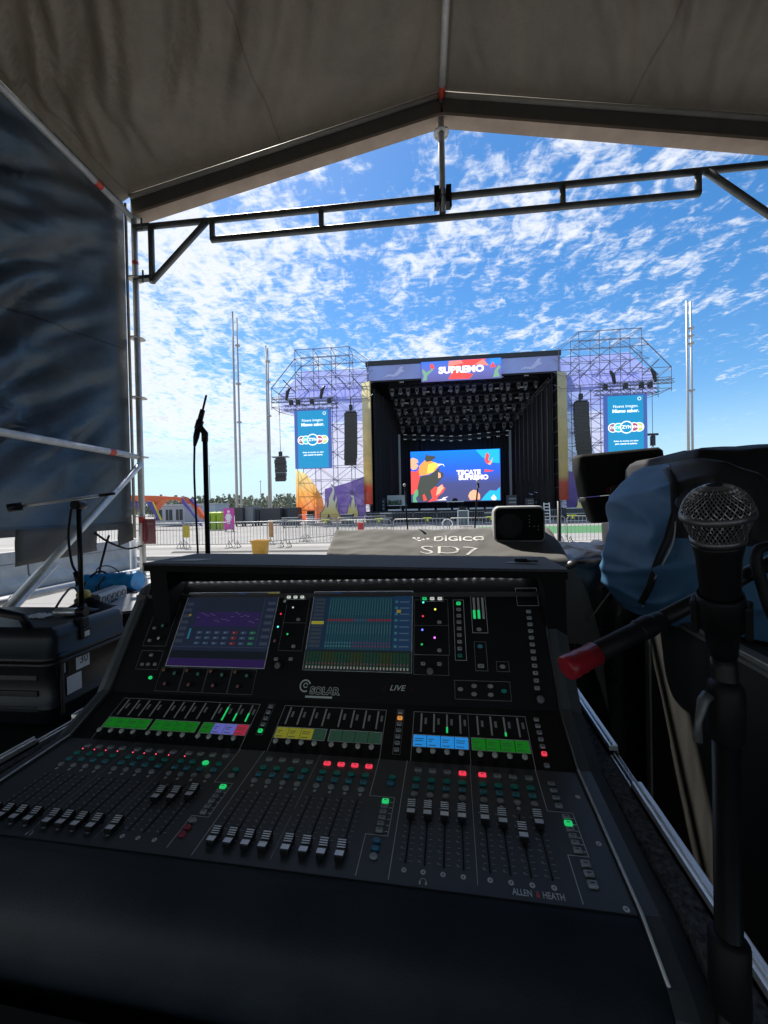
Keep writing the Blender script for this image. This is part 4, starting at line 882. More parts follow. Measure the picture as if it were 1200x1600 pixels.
b = MB(); b.tube([atY(322.5, 617, 1.6), atY(322, 619, 1.6), atY(317, 640, 1.6)], [0.003, 0.0045, 0.0045], 10); b.build('capsule_tube', BLACK_METAL, mm)
b = MB(); b.tube([atY(317, 640, 1.6), atY(316.5, 641.5, 1.6), atY(312, 659, 1.6)], [0.009, 0.0105, 0.0115], 12); b.build('microphone_body', BLACK_METAL, mm)
b = MB(); b.tube([atY(313, 657, 1.6), atY(309, 671, 1.6)], [0.0155, 0.0155], 12); b.tube([atY(309, 671, 1.6), atY(306.5, 683, 1.6), atY(304, 697, 1.6)], [0.0125, 0.0125, 0.006], 12); b.build('plug', BLACK, mm)
cable([atY(304, 697, 1.6), atY(303.5, 740, 1.6), atY(306, 800, 1.6), atY(309, 862, 1.6), (-0.99, 1.6, 1.0), (-0.95, 1.56, 0.5), (-0.9, 1.5, 0.05)], 0.0045, None, name='microphone_cable', par=mm)

# ------------------------------------------------------------------ covered second desk and monitor behind the console
COVER = mat('grey_cover_cloth', (0.112, 0.110, 0.104), 0.85, 0, 0.14, 3, 0.3, 240)
cv = thing('covered_desk', 'second mixing desk under a grey printed dust cover beyond the first desk', 'covered desk', (0.1, 1.9, 0.03))
cR0, cR1, cF0, cF1 = atD(524, 829, 2.05), atD(857, 825, 2.05), atD(509, 865, 1.85), atD(897, 888, 1.62)
def cvp(i, j):
    # j from -1 (back drape) over 0 (rear edge) to 1 (front edge) to 2 (front drape)
    if j < 0: p = cR0.lerp(cR1, i)+Vector((0, 0.05*(-j)**0.5, 0.45*j))
    elif j <= 1: p = cR0.lerp(cR1, i).lerp(cF0.lerp(cF1, i), j)
    else: p = cF0.lerp(cF1, i)+Vector((0, -0.07*(j-1), -0.3*(j-1)))
    return p
def cvf(a, c):
    j = -1+3*c; i = -0.12+1.24*a; ii = min(max(i, 0), 1); p = cvp(ii, j)
    if i < 0: p = p+Vector((-0.03*(-i/0.12)**0.6, 0, -0.45*(-i/0.12)))
    if i > 1: p = p+Vector((0.10*((i-1)/0.12)**0.7, 0, -0.28*((i-1)/0.12)))
    w = 0.006*fbm(i*5, j*2.6, 1.5, 3)+0.006*(1-abs(fbm(i*5+j*2, j*1.6-i*2, 7, 2)))**5
    return p+Vector((0, -0.3*w, w))
b = MB(); b.smooth = True; b.grid(90, 60, cvf); b.build('dust_cover', COVER, cv, fix=False)
b = MB(); b.box((-0.40, 1.86, 0.03), (0.58, 2.02, 1.29)); b.box((-0.38, 1.70, 0.03), (0.56, 1.855, 1.20)); b.build('desk_body', CASEP, cv)
for a, c in (((0.562, 1.69, 1.08), (0.585, 1.86, 1.10)), ((0.562, 1.69, 0.6), (0.585, 1.71, 1.079))):
    b = MB(); b.box(a, c); b.build('edge_extrusion', ALU, cv)
ex = (cR1-cR0).normalized(); ey = (cvp(0.5, 0)-cvp(0.5, 1)).normalized(); en = ex.cross(ey).normalized(); ey = en.cross(ex)
PRINT = mat('white_print', (0.62, 0.61, 0.58), 0.8)
cW = (cR1-cR0).length; cH = (cR0.lerp(cR1, .5)-cF0.lerp(cF1, .5)).length
def on_cover(me, i0, j0, name):
    b = MB()
    import bmesh
    bm = bmesh.new(); bm.from_mesh(me); bmesh.ops.triangulate(bm, faces=bm.faces); bmesh.ops.subdivide_edges(bm, edges=bm.edges, cuts=2, use_grid_fill=True); bm.to_mesh(me); bm.free()
    for v in me.vertices:
        i = i0+v.co.x/cW; j = j0-v.co.y/cH; p = cvf((i+0.12)/1.24, (j+1)/3)
        v.co = p+en*0.0018
    b.add_mesh(me, Matrix.Identity(4)); return b.build(name, PRINT, cv, fix=False)
on_cover(text_mesh('DIGICO', 0.075, bold=0.02, sx=0.98), 0.575, 0.36, 'cover_lettering')
on_cover(text_mesh('SD7', 0.10, bold=-0.01, sx=1.7), 0.53, 0.74, 'cover_lettering')
b = MB()
for x, y in ((-0.035, 0.018), (-0.012, 0.020), (0.012, 0.006), (0.036, 0.012), (-0.005, -0.018)): b.lathe([(0.009, -0.004), (0.009, 0.001)], 14, Matrix.Translation((x, y, 0)))
b.bar((-0.035, 0.018, 0), (-0.005, -0.018, 0), 0.006, 0.003); b.bar((-0.005, -0.018, 0), (0.012, 0.020, 0), 0.006, 0.003)
on_cover(b.mesh('cover_emblem', PRINT), 0.405, 0.36, 'cover_emblem')
sm = thing('studio_monitor', 'small black studio monitor with pale rounded shell on the grey dust cover', 'loudspeaker', M=Matrix.Translation(atD(812, 846, 1.88)) @ Matrix.Rotation(-0.10, 4, 'Z'))
SMW, SMH, SMD = 0.235, 0.165, 0.20
b = MB(); b.smooth = True
def rr(w, h, r, y, z0, n=5, crown=0.0):
    P = []
    for cx, cz, a0 in ((w/2-r, h-r, 0), (-w/2+r, h-r, 90), (-w/2+r, r, 180), (w/2-r, r, 270)):
        for k in range(n+1):
            a = radians(a0+90*k/n); x = cx+r*cos(a); z = cz+r*sin(a)
            if z > h*0.6: z += crown*(1-(2*x/w)**2)
            P.append(Vector((x, y, z0+z)))
    return P
b.loft([rr(SMW, SMH, 0.022, 0, 0, crown=0.012), rr(SMW+0.006, SMH+0.004, 0.024, 0.02, -0.001, crown=0.014), rr(SMW+0.004, SMH+0.004, 0.03, SMD*0.7, 0, crown=0.014), rr(SMW-0.03, SMH-0.02, 0.03, SMD, 0.008, crown=0.01)], True, True, True)
o = b.build('shell', mat('monitor_shell', (0.42, 0.42, 0.41), 0.5), sm, wm(sm))
b = MB(); b.loft([rr(SMW-0.012, SMH-0.012, 0.016, -0.004, 0.005, crown=0.010), rr(SMW-0.010, SMH-0.010, 0.017, 0.001, 0.004, crown=0.010)], True, True, True); fp = b.build('front_panel', BLACK_M, sm, wm(sm))
b = MB(); b.lathe([(0.062, 0), (0.062, 0.002), (0.058, 0.003), (0.058, 0.0)], 28, Matrix.Translation((-0.045, -0.005, 0.078)) @ Matrix.Rotation(pi/2, 4, 'X')); b.build('woofer_ring', BLACK_METAL, sm, wm(sm))
for x, z in ((0.046, 0.125), (0.046, 0.107), (0.046, 0.093), (0.046, 0.074), (0.068, 0.074), (0.086, 0.074), (0.086, 0.058)):
    b = MB(); b.lathe([(0.0032, 0), (0.0032, 0.003), (0.002, 0.0035)], 10, Matrix.Translation((x, -0.0045, z)) @ Matrix.Rotation(pi/2, 4, 'X')); b.build('control_knob', mat('knob_grey', (0.25, 0.25, 0.25), 0.5), sm, wm(sm))
for k, (px, py, bx, by) in enumerate(((632, 758, 637, 828), (746, 752, 742, 826))):
    lp = thing('gooseneck_lamp', ('thin black stem with a pale ball top rising left of the stage screen centre', 'thin black stem with a pale ball top rising in front of the screen lettering')[k], 'microphone', atD(bx, by, 2.15))
    b = MB(); b.tube([atD(bx, by+14, 2.15), atD(bx, by, 2.15), atD((px+bx)/2, (py+by)/2, 2.15), atD(px+1, py+3, 2.15)], 0.0045, 8); b.build('stem', BLACK_METAL, lp)
    b = MB(); M = Matrix.Translation(atD(px, py, 2.15)); b.lathe([(0.0008, -0.009), (0.006, -0.007), (0.009, 0), (0.006, 0.007), (0.0008, 0.009)], 12, M); b.build('ball_top', WHITE, lp)
    b = MB(); b.tube([atD(px+1, py+3, 2.15), atD(px+1.5, py+10, 2.15)], 0.0062, 8); b.build('collar', BLACK, lp)

# ------------------------------------------------------------------ right: big flight case, bag, speakers, heap
GREYCASE = mat('worn_brown_grey_laminate', (0.032, 0.032, 0.029), 0.6, 0, 0.35, 3.5, 0.2, 80, stretch=(4, 4, 0.6))
RCA = radians(7); RCM = Matrix.Translation((0.848, 1.57, 0.03)) @ Matrix.Rotation(-RCA, 4, 'Z')
rc = thing('tall_flight_case', 'tall worn grey brown flight case with aluminium edges right of the desk', 'flight case', M=RCM)
def rcb(a, c, mt, name, bw=0.0): b = MB(); b.box(a, c); o = b.build(name, mt, rc, RCM); return bevel(o, bw) if bw else o
RH = 1.12
CASE_RAIL = mat('dull_case_rail', (0.30, 0.29, 0.26), 0.45, 0.5, 0.25, 12)
rcb((0.004, -1.6, 0.12), (0.75, -0.004, RH-0.004), GREYCASE, 'case_body')
rcb((-0.003, -1.6, RH-0.032), (0.03, 0.0, RH), CASE_RAIL, 'edge_extrusion', 0.003); rcb((-0.005, -1.6, RH-0.020), (-0.0031, 0.0, RH-0.012), STEEL_D, 'edge_groove')
rcb((-0.003, -0.035, 0.12), (0.03, 0.003, RH-0.033), CASE_RAIL, 'edge_extrusion', 0.003); rcb((0.031, -0.03, RH-0.03), (0.75, 0.002, RH+0.001), CASE_RAIL, 'edge_extrusion', 0.003)
rcb((-0.006, -0.05, RH-0.06), (0.05, 0.006, RH+0.005), STEEL, 'corner_fitting', 0.012)
for y in (-0.78, -1.25):
    rcb((-0.004, y-0.045, 0.86), (0.0035, y+0.045, 0.98), STEEL_D, 'latch_plate', 0.002); rcb((-0.010, y-0.02, 0.885), (-0.0045, y+0.02, 0.955), STEEL, 'latch_wing', 0.003)
for x in (0.1, 0.65):
    for y in (-1.5, -0.1): b = MB(); b.lathe([(0.045, -0.02), (0.055, -0.012), (0.055, 0.012), (0.045, 0.02)], 14, RCM @ Matrix.Translation((x, y, 0.056)) @ Matrix.Rotation(pi/2, 4, 'X')); b.build('castor', RUBBER, rc)
# bulging blue bag on the case
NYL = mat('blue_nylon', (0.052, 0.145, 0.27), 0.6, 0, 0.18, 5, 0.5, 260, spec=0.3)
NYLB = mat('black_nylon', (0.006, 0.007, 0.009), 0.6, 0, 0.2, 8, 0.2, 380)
BD = 1.27
rows_ = [(724, 1034, 1052), (732, 1020, 1085), (752, 1003, 1120), (785, 988, 1160), (825, 979, 1195), (865, 974, 1220), (905, 976, 1235), (940, 986, 1242), (975, 1003, 1245), (1010, 1025, 1240), (1045, 1055, 1225), (1070, 1090, 1190)]
def rowv(f):
    k = min(int(f*(len(rows_)-1)), len(rows_)-2); t = f*(len(rows_)-1)-k; return [rows_[k][q]+(rows_[k+1][q]-rows_[k][q])*t for q in range(3)]
BFW = Vector((fwd.x, fwd.y, 0)).normalized()
def bagp(th, f, lift=0.0):
    y, l, r = rowv(f); q_ = lambda x: BD+0.06-0.30*max(0, (x-1000)/240); A, C = atD(l, y, q_(l)), atD(r, y, q_(r)); c = A.lerp(C, 0.5); hw = (C-A)/2; dep = 0.23*min(1, sin(pi*min(1, 0.06+0.94*f))**0.45+0.05)
    cx, cy = cos(th), sin(th)
    p = c+hw*math.copysign(abs(cx)**0.9, cx)-BFW*(dep*math.copysign(abs(cy)**0.8, cy))
    n = (hw.normalized()*cx-BFW*cy).normalized()
    cr = 0.05*(1-abs(fbm(p.x*4.0+p.z*1.6, p.z*2.2-p.x, 2.0, 3)))**4-0.02+0.018*fbm(p.x*3, p.y*3, p.z*3, 3)+0.016*(1-abs(fbm(p.x*9-p.z*5, p.z*4.5, 6.0, 2)))**5
    w = p+n*(cr+lift); loc = RCM.inverted() @ w; lim = 1.157+0.004*fbm(w.x*6, w.y*6)
    if loc.x > -0.03:
        if w.z < lim: w.z = lim-(lim-w.z)*0.02
    elif w.z < 1.135: w.z = 1.135-(1.135-w.z)*0.06
    return w
bc_ = (bagp(0, .6)+bagp(pi, .6))/2
bag = thing('blue_bag', 'bulging blue nylon bag with black piping lying on the tall flight case', 'bag', (bc_.x, bc_.y, 1.15))
def topx(p):
    d = p-CAM; q = d.dot(fwd); return 600+600*d.dot(rgt)/q, 800-600*d.dot(upv)/q
b = MB(); b.smooth = True; b.grid(150, 120, lambda i, j: bagp(2*pi*i, 0.004+0.992*j))
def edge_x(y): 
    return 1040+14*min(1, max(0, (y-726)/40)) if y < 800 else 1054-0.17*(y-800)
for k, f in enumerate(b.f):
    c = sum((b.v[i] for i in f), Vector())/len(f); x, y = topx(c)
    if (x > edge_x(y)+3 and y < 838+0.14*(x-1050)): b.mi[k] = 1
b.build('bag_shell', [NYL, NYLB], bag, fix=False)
def onbag(px, py, lift=0.006):
    # front surface point seen at a pixel: march along the rows
    best = None
    for a in range(60):
        th = pi*a/59
        for q in range(60):
            f = q/59; w = bagp(th, f, lift); x, y = topx(w); e = (x-px)**2+(y-py)**2
            if best is None or e < best[0]: best = (e, w, th)
    return best[1]
strap = [onbag(*p) for p in ((1041, 731), (1050, 758), (1053, 800), (1046, 840), (1031, 880), (1014, 915), (1004, 945))]
b = MB(); b.smooth = True; rings = []
for i, p in enumerate(strap):
    t = (strap[min(i+1, 6)]-strap[max(i-1, 0)]).normalized(); n = (CAM-p).normalized(); s_ = t.cross(n).normalized(); rings.append([p-s_*0.010, p-s_*0.009+n*0.005, p+s_*0.009+n*0.005, p+s_*0.010])
b.loft(rings, True, True, True); b.build('strap', NYLB, bag)
cable([onbag(*p, lift=0.004) for p in ((1045, 728), (1056, 760), (1059, 800), (1052, 842), (1038, 880), (1020, 918), (1008, 948))], 0.0022, None, name='piping', mt=mat('grey_piping', (0.4, 0.4, 0.4), 0.5), par=bag)
COVB = mat('black_cover_cloth', (0.006, 0.007, 0.009), 0.75, 0, 0.3, 5, 0.3, 200)
def draped(name, x0, x1, y0, y1, z0, z1, mt, label, cat, amp=0.02, seed=0, top=0.02):
    b = MB(); rings = []; n = 14
    for (ins, z) in ((-0.02, z0), (-0.01, z0+(z1-z0)*0.25), (0, z0+(z1-z0)*0.5), (0.0, z0+(z1-z0)*0.8), (0.004, z1-0.03), (0.02, z1-0.006), (0.05, z1+0.002), (0.14, z1+top), ):
        P = []; cs = [(x1-ins, y1-ins), (x0+ins, y1-ins), (x0+ins, y0+ins), (x1-ins, y0+ins)]
        for k in range(4):
            a, c = cs[k], cs[(k+1) % 4]
            for q in range(n):
                f = q/n; x = a[0]+(c[0]-a[0])*f; y = a[1]+(c[1]-a[1])*f
                d = amp*fbm(x*5+seed, y*5, z*1.5, 3)+amp*0.6*(1-abs(fbm(x*7+seed, y*7, z*0.8)))**3
                cx, cy = (x0+x1)/2, (y0+y1)/2; v = Vector((x-cx, y-cy, 0)).normalized()
                P.append(Vector((x+v.x*d, y+v.y*d, z+0.4*d)))
        rings.append(P)
    b.smooth = True; b.loft(rings, True, True, True); o = b.build(name, mt); return tag(o, label, cat)
draped('covered_cabinet', 0.92, 1.75, 1.38, 1.85, 1.155, 1.70, COVB, 'tall cabinet under a black cloth cover behind the blue bag', 'covered cabinet', 0.02, 2)
draped('covered_stack', 1.13, 1.85, 1.98, 2.55, 0.03, 1.42, COVB, 'floor stack under black cloth carrying the tilted black speaker', 'covered stack', 0.02, 5, 0.006)
GLOSSB = mat('black_plastic_sheeting', (0.008, 0.009, 0.011), 0.28, 0, 0.3, 5, 0.3, 40)
draped('sheeted_heap', 0.62, 1.08, 1.72, 2.5, 0.03, 1.27, GLOSSB, 'gear heap under shiny black plastic sheeting between the desks and speakers', 'covered heap', 0.06, 9, 0.03)
b = MB(); a_, c_ = atD(918, 972, 1.55), atD(968, 905, 1.6); b.tube([a_, c_], 0.004, 6); tag(b.build('thin_rod', STEEL_D), 'thin grey rod leaning across the dark sheeting left of the blue bag', 'rod')
# tilted speaker with red oval badge
sx_, sz_ = rgt, upv; tl = radians(5.5); SX = (rgt*cos(tl)+upv*sin(tl)).normalized(); SZ = (upv*cos(tl)-rgt*sin(tl)).normalized(); SY = SZ.cross(SX).normalized()
SPM = Matrix((SX, SY, SZ)).transposed().to_4x4(); SPM.translation = atD(984, 813, 2.1); SPM = SPM @ Matrix.Diagonal((0.93, 1, 1, 1))
sp = thing('tilted_speaker', 'black speaker cabinet with a red oval badge tilted on the covered stack', 'loudspeaker', M=SPM)
def sring(w0, w1, z, y0, y1, r=0.025): 
    P = []
    for cx, cy, a0 in ((w1-r, y1-r, 0), (w0+r, y1-r, 90), (w0+r, y0+r, 180), (w1-r, y0+r, 270)):
        for k in range(4): a = radians(a0+30*k); P.append(Vector((cx+r*cos(a), cy+r*sin(a), z)))
    return P
b = MB(); b.smooth = True; b.loft([sring(-0.19, 0.23, 0.0, 0.02, 0.085), sring(-0.205, 0.24, 0.02, 0.01, 0.095), sring(-0.235, 0.245, 0.12, 0, 0.10), sring(-0.245, 0.25, 0.145, -0.006, 0.10)], True, True, True)
GRB = mat('speaker_black_carpet', (0.005, 0.005, 0.0055), 0.85, 0, 0.4, 200, 0.5, 350)
b.build('cabinet_base', GRB, sp, SPM)
b = MB(); b.smooth = True; b.loft([sring(-0.245, 0.25, 0.150, -0.006, 0.10), sring(-0.262, 0.25, 0.30, 0.0, 0.10), sring(-0.262, 0.25, 0.365, 0.004, 0.10), sring(-0.25, 0.235, 0.385, 0.015, 0.09)], True, True, True); b.build('cabinet_grille', GRB, sp, SPM)
for k in range(3):
    b = MB(); b.box((-0.22+k*0.2, -0.0035, 0.16), (-0.214+k*0.2, 0.001, 0.36)); b.build('grille_rib', BLACK_M, sp, SPM)
OV = mat('badge_red', (0.55, 0.07, 0.05), 0.4)
b = MB(); n = 28
for k in range(n):
    a, c = 2*pi*k/n, 2*pi*(k+1)/n; y = -0.009
    b.poly([(-0.05+0.078*cos(a), y, 0.175+0.021*sin(a)), (-0.05+0.074*cos(a), y, 0.175+0.018*sin(a)), (-0.05+0.074*cos(c), y, 0.175+0.018*sin(c)), (-0.05+0.078*cos(c), y, 0.175+0.021*sin(c))])
b.build('badge', OV, sp, SPM); text('badge_lettering', 'KUSTOM', 0.028, mat('badge_grey', (0.30, 0.26, 0.25), 0.5), sp, SPM @ Matrix.Translation((-0.05, -0.010, 0.175)) @ Matrix.Rotation(pi/2, 4, 'X'), sx=1.0, bold=0.01)
bp = thing('banner_pole', 'thin black upright pole right of the studio monitor', 'pole', atD(873, 845, 2.6))
b = MB(); b.tube([Vector((atD(873, 845, 2.6).x, atD(873, 845, 2.6).y, 0.03)), atD(873, 783, 2.6)], 0.012, 10); b.build('pole', BLACK_METAL, bp)
b = MB(); b.lathe([(0.15, 0), (0.15, 0.012), (0.02, 0.03)], 20, Matrix.Translation((atD(873, 845, 2.6).x, atD(873, 845, 2.6).y, 0.03))); b.build('base', BLACK, bp)

# ------------------------------------------------------------------ foreground vocal microphone, its stand, and a boom arm
MC = atD(1119, 797, 0.333)
GRILLE = mat('grille_wire', (0.34, 0.34, 0.34), 0.35, 0.85, 0.1, 60); GR_IN = mat('grille_foam', (0.008, 0.008, 0.009), 0.95)
hd_ = Vector((-MC.x, -MC.y, 0)).normalized(); ax = (Vector((0, 0, 1))*cos(radians(19)) + hd_*sin(radians(19)) - rgt*0.03).normalized()
MM = ax.to_track_quat('Z', 'Y').to_matrix().to_4x4(); MM.translation = MC
mic = thing('vocal_microphone', 'large black vocal microphone with a round silver mesh head close to the camera', 'microphone', M=MM)
R_ = 0.0253
def headr(z):  # radius at height z along the axis (ring at z = -0.005)
    if z >= -0.003: return R_*sqrt(max(0, 1-((z+0.003)/0.0265)**2))*0.985
    return R_*0.985-(-0.003-z)*0.30
b = MB(); b.lathe([(max(headr(z)-0.0016, 0.0003), z) for z in [-0.0255+0.0489*k/22 for k in range(23)]], 30); b.build('head_foam', GR_IN, mic, MM)
b = MB()
for sgn in (-1, 1):
    for k in range(44):
        a0 = 2*pi*k/44; pts = []
        for q in range(17):
            z = -0.0245+(0.0475)*q/16; zz = min(z, 0.0228); r = headr(zz); a = a0+sgn*q*0.055*(1+0.5*q/16)
            w = 0.00035*(1 if (q+k) % 2 else -1)*sgn
            pts.append(((r+w)*cos(a), (r+w)*sin(a), zz))
        b.tube(pts, 0.00042, 4, caps=False)
b.build('head_mesh', GRILLE, mic, MM)
b = MB(); b.lathe([(0.0246, -0.0065), (0.0262, -0.0055), (0.0266, -0.003), (0.0262, -0.0005), (0.0246, 0.0005)], 40, None, False); b.build('head_band', mat('band_metal', (0.16, 0.16, 0.165), 0.4, 0.8), mic, MM)
b = MB(); b.lathe([(0.0172, -0.030), (0.0198, -0.0285), (0.0200, -0.0245), (0.0185, -0.0235)], 36); b.build('head_collar', mat('band_metal', (0.16, 0.16, 0.165), 0.4, 0.8), mic, MM)
b = MB(); b.lathe([(0.0095, -0.150), (0.0115, -0.148), (0.0125, -0.135), (0.0165, -0.045), (0.0188, -0.032), (0.0186, -0.030), (0.012, -0.0298)], 30); b.build('handle', BLACK_METAL, mic, MM)
b = MB(); b.lathe([(0.0060, -0.185), (0.0098, -0.182), (0.0098, -0.1505)], 20); b.build('plug', BLACK_METAL, mic, MM)
PT = MM @ Vector((0, 0, -0.115))
_p = MM @ Vector((0, 0, -0.150)); PX, PYY = _p.x+0.002, _p.y
vs = thing('vocal_microphone_stand', 'black upright microphone stand in the right foreground holding the vocal microphone', 'microphone stand', (PX, PYY, 0.03))
b = MB(); b.lathe([(0.0172, -0.118), (0.0178, -0.086), (0.0170, -0.082), (0.0150, -0.086), (0.0140, -0.118)], 24, MM); b.build('clip_ring', RUBBER, vs)
for s in (-1, 1):
    b = MB(); b.box((s*0.019-0.003, -0.008, -0.125), (s*0.019+0.003, 0.008, -0.09), MM); bevel(b.build('clip_jaw', RUBBER, vs), 0.002)
b = MB(); b.tube([MM @ Vector((0, 0, -0.118))-hd_*0.012, MM @ Vector((0, 0, -0.145))-hd_*0.010, Vector((PX, PYY, 1.345)), Vector((PX, PYY, 1.325))], [0.0085, 0.0105, 0.0105, 0.0105], 14); b.build('swivel', BLACK, vs)
b = MB(); b.lathe([(0.0115, -0.03), (0.0148, -0.026), (0.0150, 0.018), (0.0135, 0.026), (0.010, 0.030)], 20, Matrix.Translation((PX, PYY, 1.318))); b.build('clutch', RUBBER, vs)
b = MB(); b.tube([Vector((PX-0.018, PYY-0.004, 1.335)), Vector((PX-0.024, PYY-0.006, 1.33)), Vector((PX-0.030, PYY-0.008, 1.31)), Vector((PX-0.031, PYY-0.008, 1.292))], [0.005, 0.005, 0.003, 0.004], 8); b.build('clutch_lever', STEEL_D, vs)
b = MB(); b.tube([(PX, PYY, 0.12), (PX, PYY, 1.30)], 0.0112, 16); b.build('pole', BLACK_METAL, vs)
b = MB(); b.lathe([(0.0125, -0.04), (0.0165, -0.035), (0.0165, 0.03), (0.0125, 0.035)], 18, Matrix.Translation((PX, PYY, 1.065))); b.build('height_clutch', RUBBER, vs)
for k in range(3):
    a = radians(100+120*k); b = MB(); b.tube([(PX, PYY, 0.20), (PX+0.3*cos(a), PYY+0.3*sin(a), 0.045)], 0.009, 10); b.build('leg', BLACK_METAL, vs)
bo0, bo1 = atD(884, 1045, 0.44), atD(1260, 850, 0.56); bd = (bo1-bo0).normalized(); bl = (bo1-bo0).length
ba = thing('microphone_boom', 'black boom arm with red tape round its end reaching in from the right', 'boom arm', bo1)
b = MB(); b.tube([bo0.lerp(bo1, 0.30), bo1, bo1+bd*0.45], 0.0098, 14); b.build('arm_tube', BLACK_METAL, ba)
b = MB(); P = [bo0+bd*0.03*0]; 
b.tube([bo0+bd*0.034, bo0+bd*0.12, bo0+bd*0.145, bo0+bd*0.152], [0.0120, 0.0115, 0.0115, 0.0100], 16); b.build('arm_sleeve', RUBBER, ba)
b = MB(); b.tube([bo0+bd*0.110, bo0+bd*0.116, bo0+bd*0.124, bo0+bd*0.127, bo0+bd*0.134, bo0+bd*0.138], [0.0115, 0.0132, 0.0126, 0.0134, 0.0128, 0.0112], 16); b.build('tape_wrap', RUBBER, ba)
b = MB(); b.tube([bo0, bo0+bd*0.002, bo0+bd*0.010, bo0+bd*0.013, bo0+bd*0.022, bo0+bd*0.025, bo0+bd*0.045], [0.0120, 0.0138, 0.0140, 0.0131, 0.0136, 0.0128, 0.0131], 18); b.build('red_tape_end', mat('glossy_red_tape', (0.33, 0.012, 0.022), 0.35, 0, 0.15, 40, 0.15, 160), ba)
bs = bo1+bd*0.35
b = MB(); b.tube([Vector((bs.x, bs.y, 0.12)), bs], 0.012, 12); b.build('pole', BLACK_METAL, ba)
for k in range(3):
    a = radians(30+120*k); b = MB(); b.tube([(bs.x, bs.y, 0.2), (bs.x+0.3*cos(a), bs.y+0.3*sin(a), 0.045)], 0.009, 10); b.build('leg', BLACK_METAL, ba)
cable([atD(1230, 850, 0.50), atD(1200, 853, 0.50), atD(1184, 860, 0.50), atD(1182, 880, 0.50), atD(1190, 910, 0.5), atD(1206, 960, 0.5), atD(1235, 1010, 0.5)], 0.0065, 'black cable hooked over the boom arm at the right edge')

#NEXT2

# ------------------------------------------------------------------ crowd barriers
GALV = mat('barrier_galvanised', (0.36, 0.36, 0.35), 0.5, 0.6, 0.2, 6)
def make_barrier(mt, n=14, W=2.2, H=1.08):
    t = thing('crowd_barrier', 'x', 'barrier', (0, 0, 0))
    b = MB(); r = 0.019
    b.tube([(-W/2+0.02, 0, 0.16), (-W/2+0.02, 0, H-0.08), (-W/2+0.10, 0, H), (W/2-0.10, 0, H), (W/2-0.02, 0, H-0.08), (W/2-0.02, 0, 0.16), (-W/2+0.02, 0, 0.16)], r, 6); b.build('frame', mt, t)
    b = MB()
    for k in range(n): x = -W/2+0.02+(W-0.04)*(k+1)/(n+1); b.tube([(x, 0, 0.17), (x, 0, H-0.01)], 0.009, 5)
    b.build('bar_panel', mt, t)
    for s in (-1, 1):
        b = MB(); x = s*(W/2-0.14); b.bar((x, -0.32, 0.012), (x, 0.32, 0.012), 0.05, 0.014); b.bar((x, -0.30, 0.015), (x, 0, 0.30), 0.03, 0.01); b.bar((x, 0.30, 0.015), (x, 0, 0.30), 0.03, 0.01); b.bar((x, 0, 0.014), (x, 0, 0.2), 0.03, 0.01); b.build('leg', STEEL_D, t)
    b = MB()
    for z in (0.35, 0.85): b.tube([(W/2-0.02, 0.0, z), (W/2+0.035, 0, z), (W/2+0.035, 0, z-0.09)], 0.012, 6)
    b.build('hook', STEEL_D, t); return t
def place(o, x, y, rz, label, group, first=[]):
    o.matrix_world = Matrix.Translation((x, y, 0)) @ Matrix.Rotation(rz, 4, 'Z'); o['label'] = label; o['group'] = group
bar0 = make_barrier(GALV); used = [False]
def barrier(x, y, rz, label, group):
    o = bar0 if not used[0] else copy_tree(bar0); used[0] = True; place(o, x, y, rz, label, group)
xs = [-13.6+2.25*k for k in range(11)]
for k, x in enumerate(xs): barrier(x, 15.5+0.05*sin(k*2.1), radians(1.2*sin(k*1.7)), 'galvanised crowd barrier in the long straight row across the pavement', 'barriers in the long front row')
for k in range(4): barrier(-6.3+1.15*k, 17.4+1.92*k, radians(59), 'galvanised crowd barrier in the slanting row behind the front row', 'barriers in the slanting row')
for k in range(13): barrier(-11+2.25*k, 36.5, 0, 'crowd barrier in the far row before the stage', 'barriers in the far row by the stage')
HIV = mat('yellow_marker', (0.62, 0.66, 0.06), 0.6); ORV = mat('orange_fabric', (0.62, 0.27, 0.05), 0.7); YEV = mat('yellow_fabric', (0.62, 0.45, 0.05), 0.7)
for k, px in enumerate((508, 592, 668, 768, 895)):
    p = atY(px, 815, 15.45); b = MB(); b.rbox((p.x, 15.5, 1.095), (0.34, 0.09, 0.03), 0.012); b.box((p.x-0.03, 15.455, 0.98), (p.x+0.03, 15.465, 1.094))
    tag(b.build('marker_strap', HIV), 'bright yellow strap wrapped over the top bar of the front barrier row', 'strap', 'yellow straps on the front barriers')
def hanging(px, y0, w, h, z, mt, label, cat, name):
    p = atY(px, 820, y0); b = MB(); b.smooth = True
    b.grid(14, 10, lambda i, j: Vector((p.x-w/2+w*i, y0-0.03-0.02*sin(i*14)-0.012*fbm(i*4, j*4), z-h*j+0.01*sin(i*9)))); tag(solid(b.build(name, mt, fix=False), 0.006), label, cat)
hanging(292, 15.5, 0.30, 0.52, 0.98, YEV, 'yellow vest hanging on the front barrier row left of the slim microphone', 'vest', 'safety_vest')
hanging(424, 17.2, 0.22, 0.72, 1.02, ORV, 'orange vest hanging on the barriers above the orange crate', 'vest', 'safety_vest')
p = atY(407, 860, 12.4); oc = thing('plastic_crate', 'orange yellow plastic crate standing on the pavement behind the desk hood', 'crate', (p.x, 12.4, 0))
OCM = mat('orange_plastic', (0.66, 0.34, 0.04), 0.5)
b = MB(); b.smooth = True; b.loft([[Vector((p.x+sx*w, 12.4+sy*w*0.8, z)) for sx, sy in ((1, 1), (-1, 1), (-1, -1), (1, -1))] for w, z in ((0.20, 0.0), (0.24, 0.50))], True, True, False); bevel(b.build('crate_body', OCM, oc), 0.02)
b = MB()
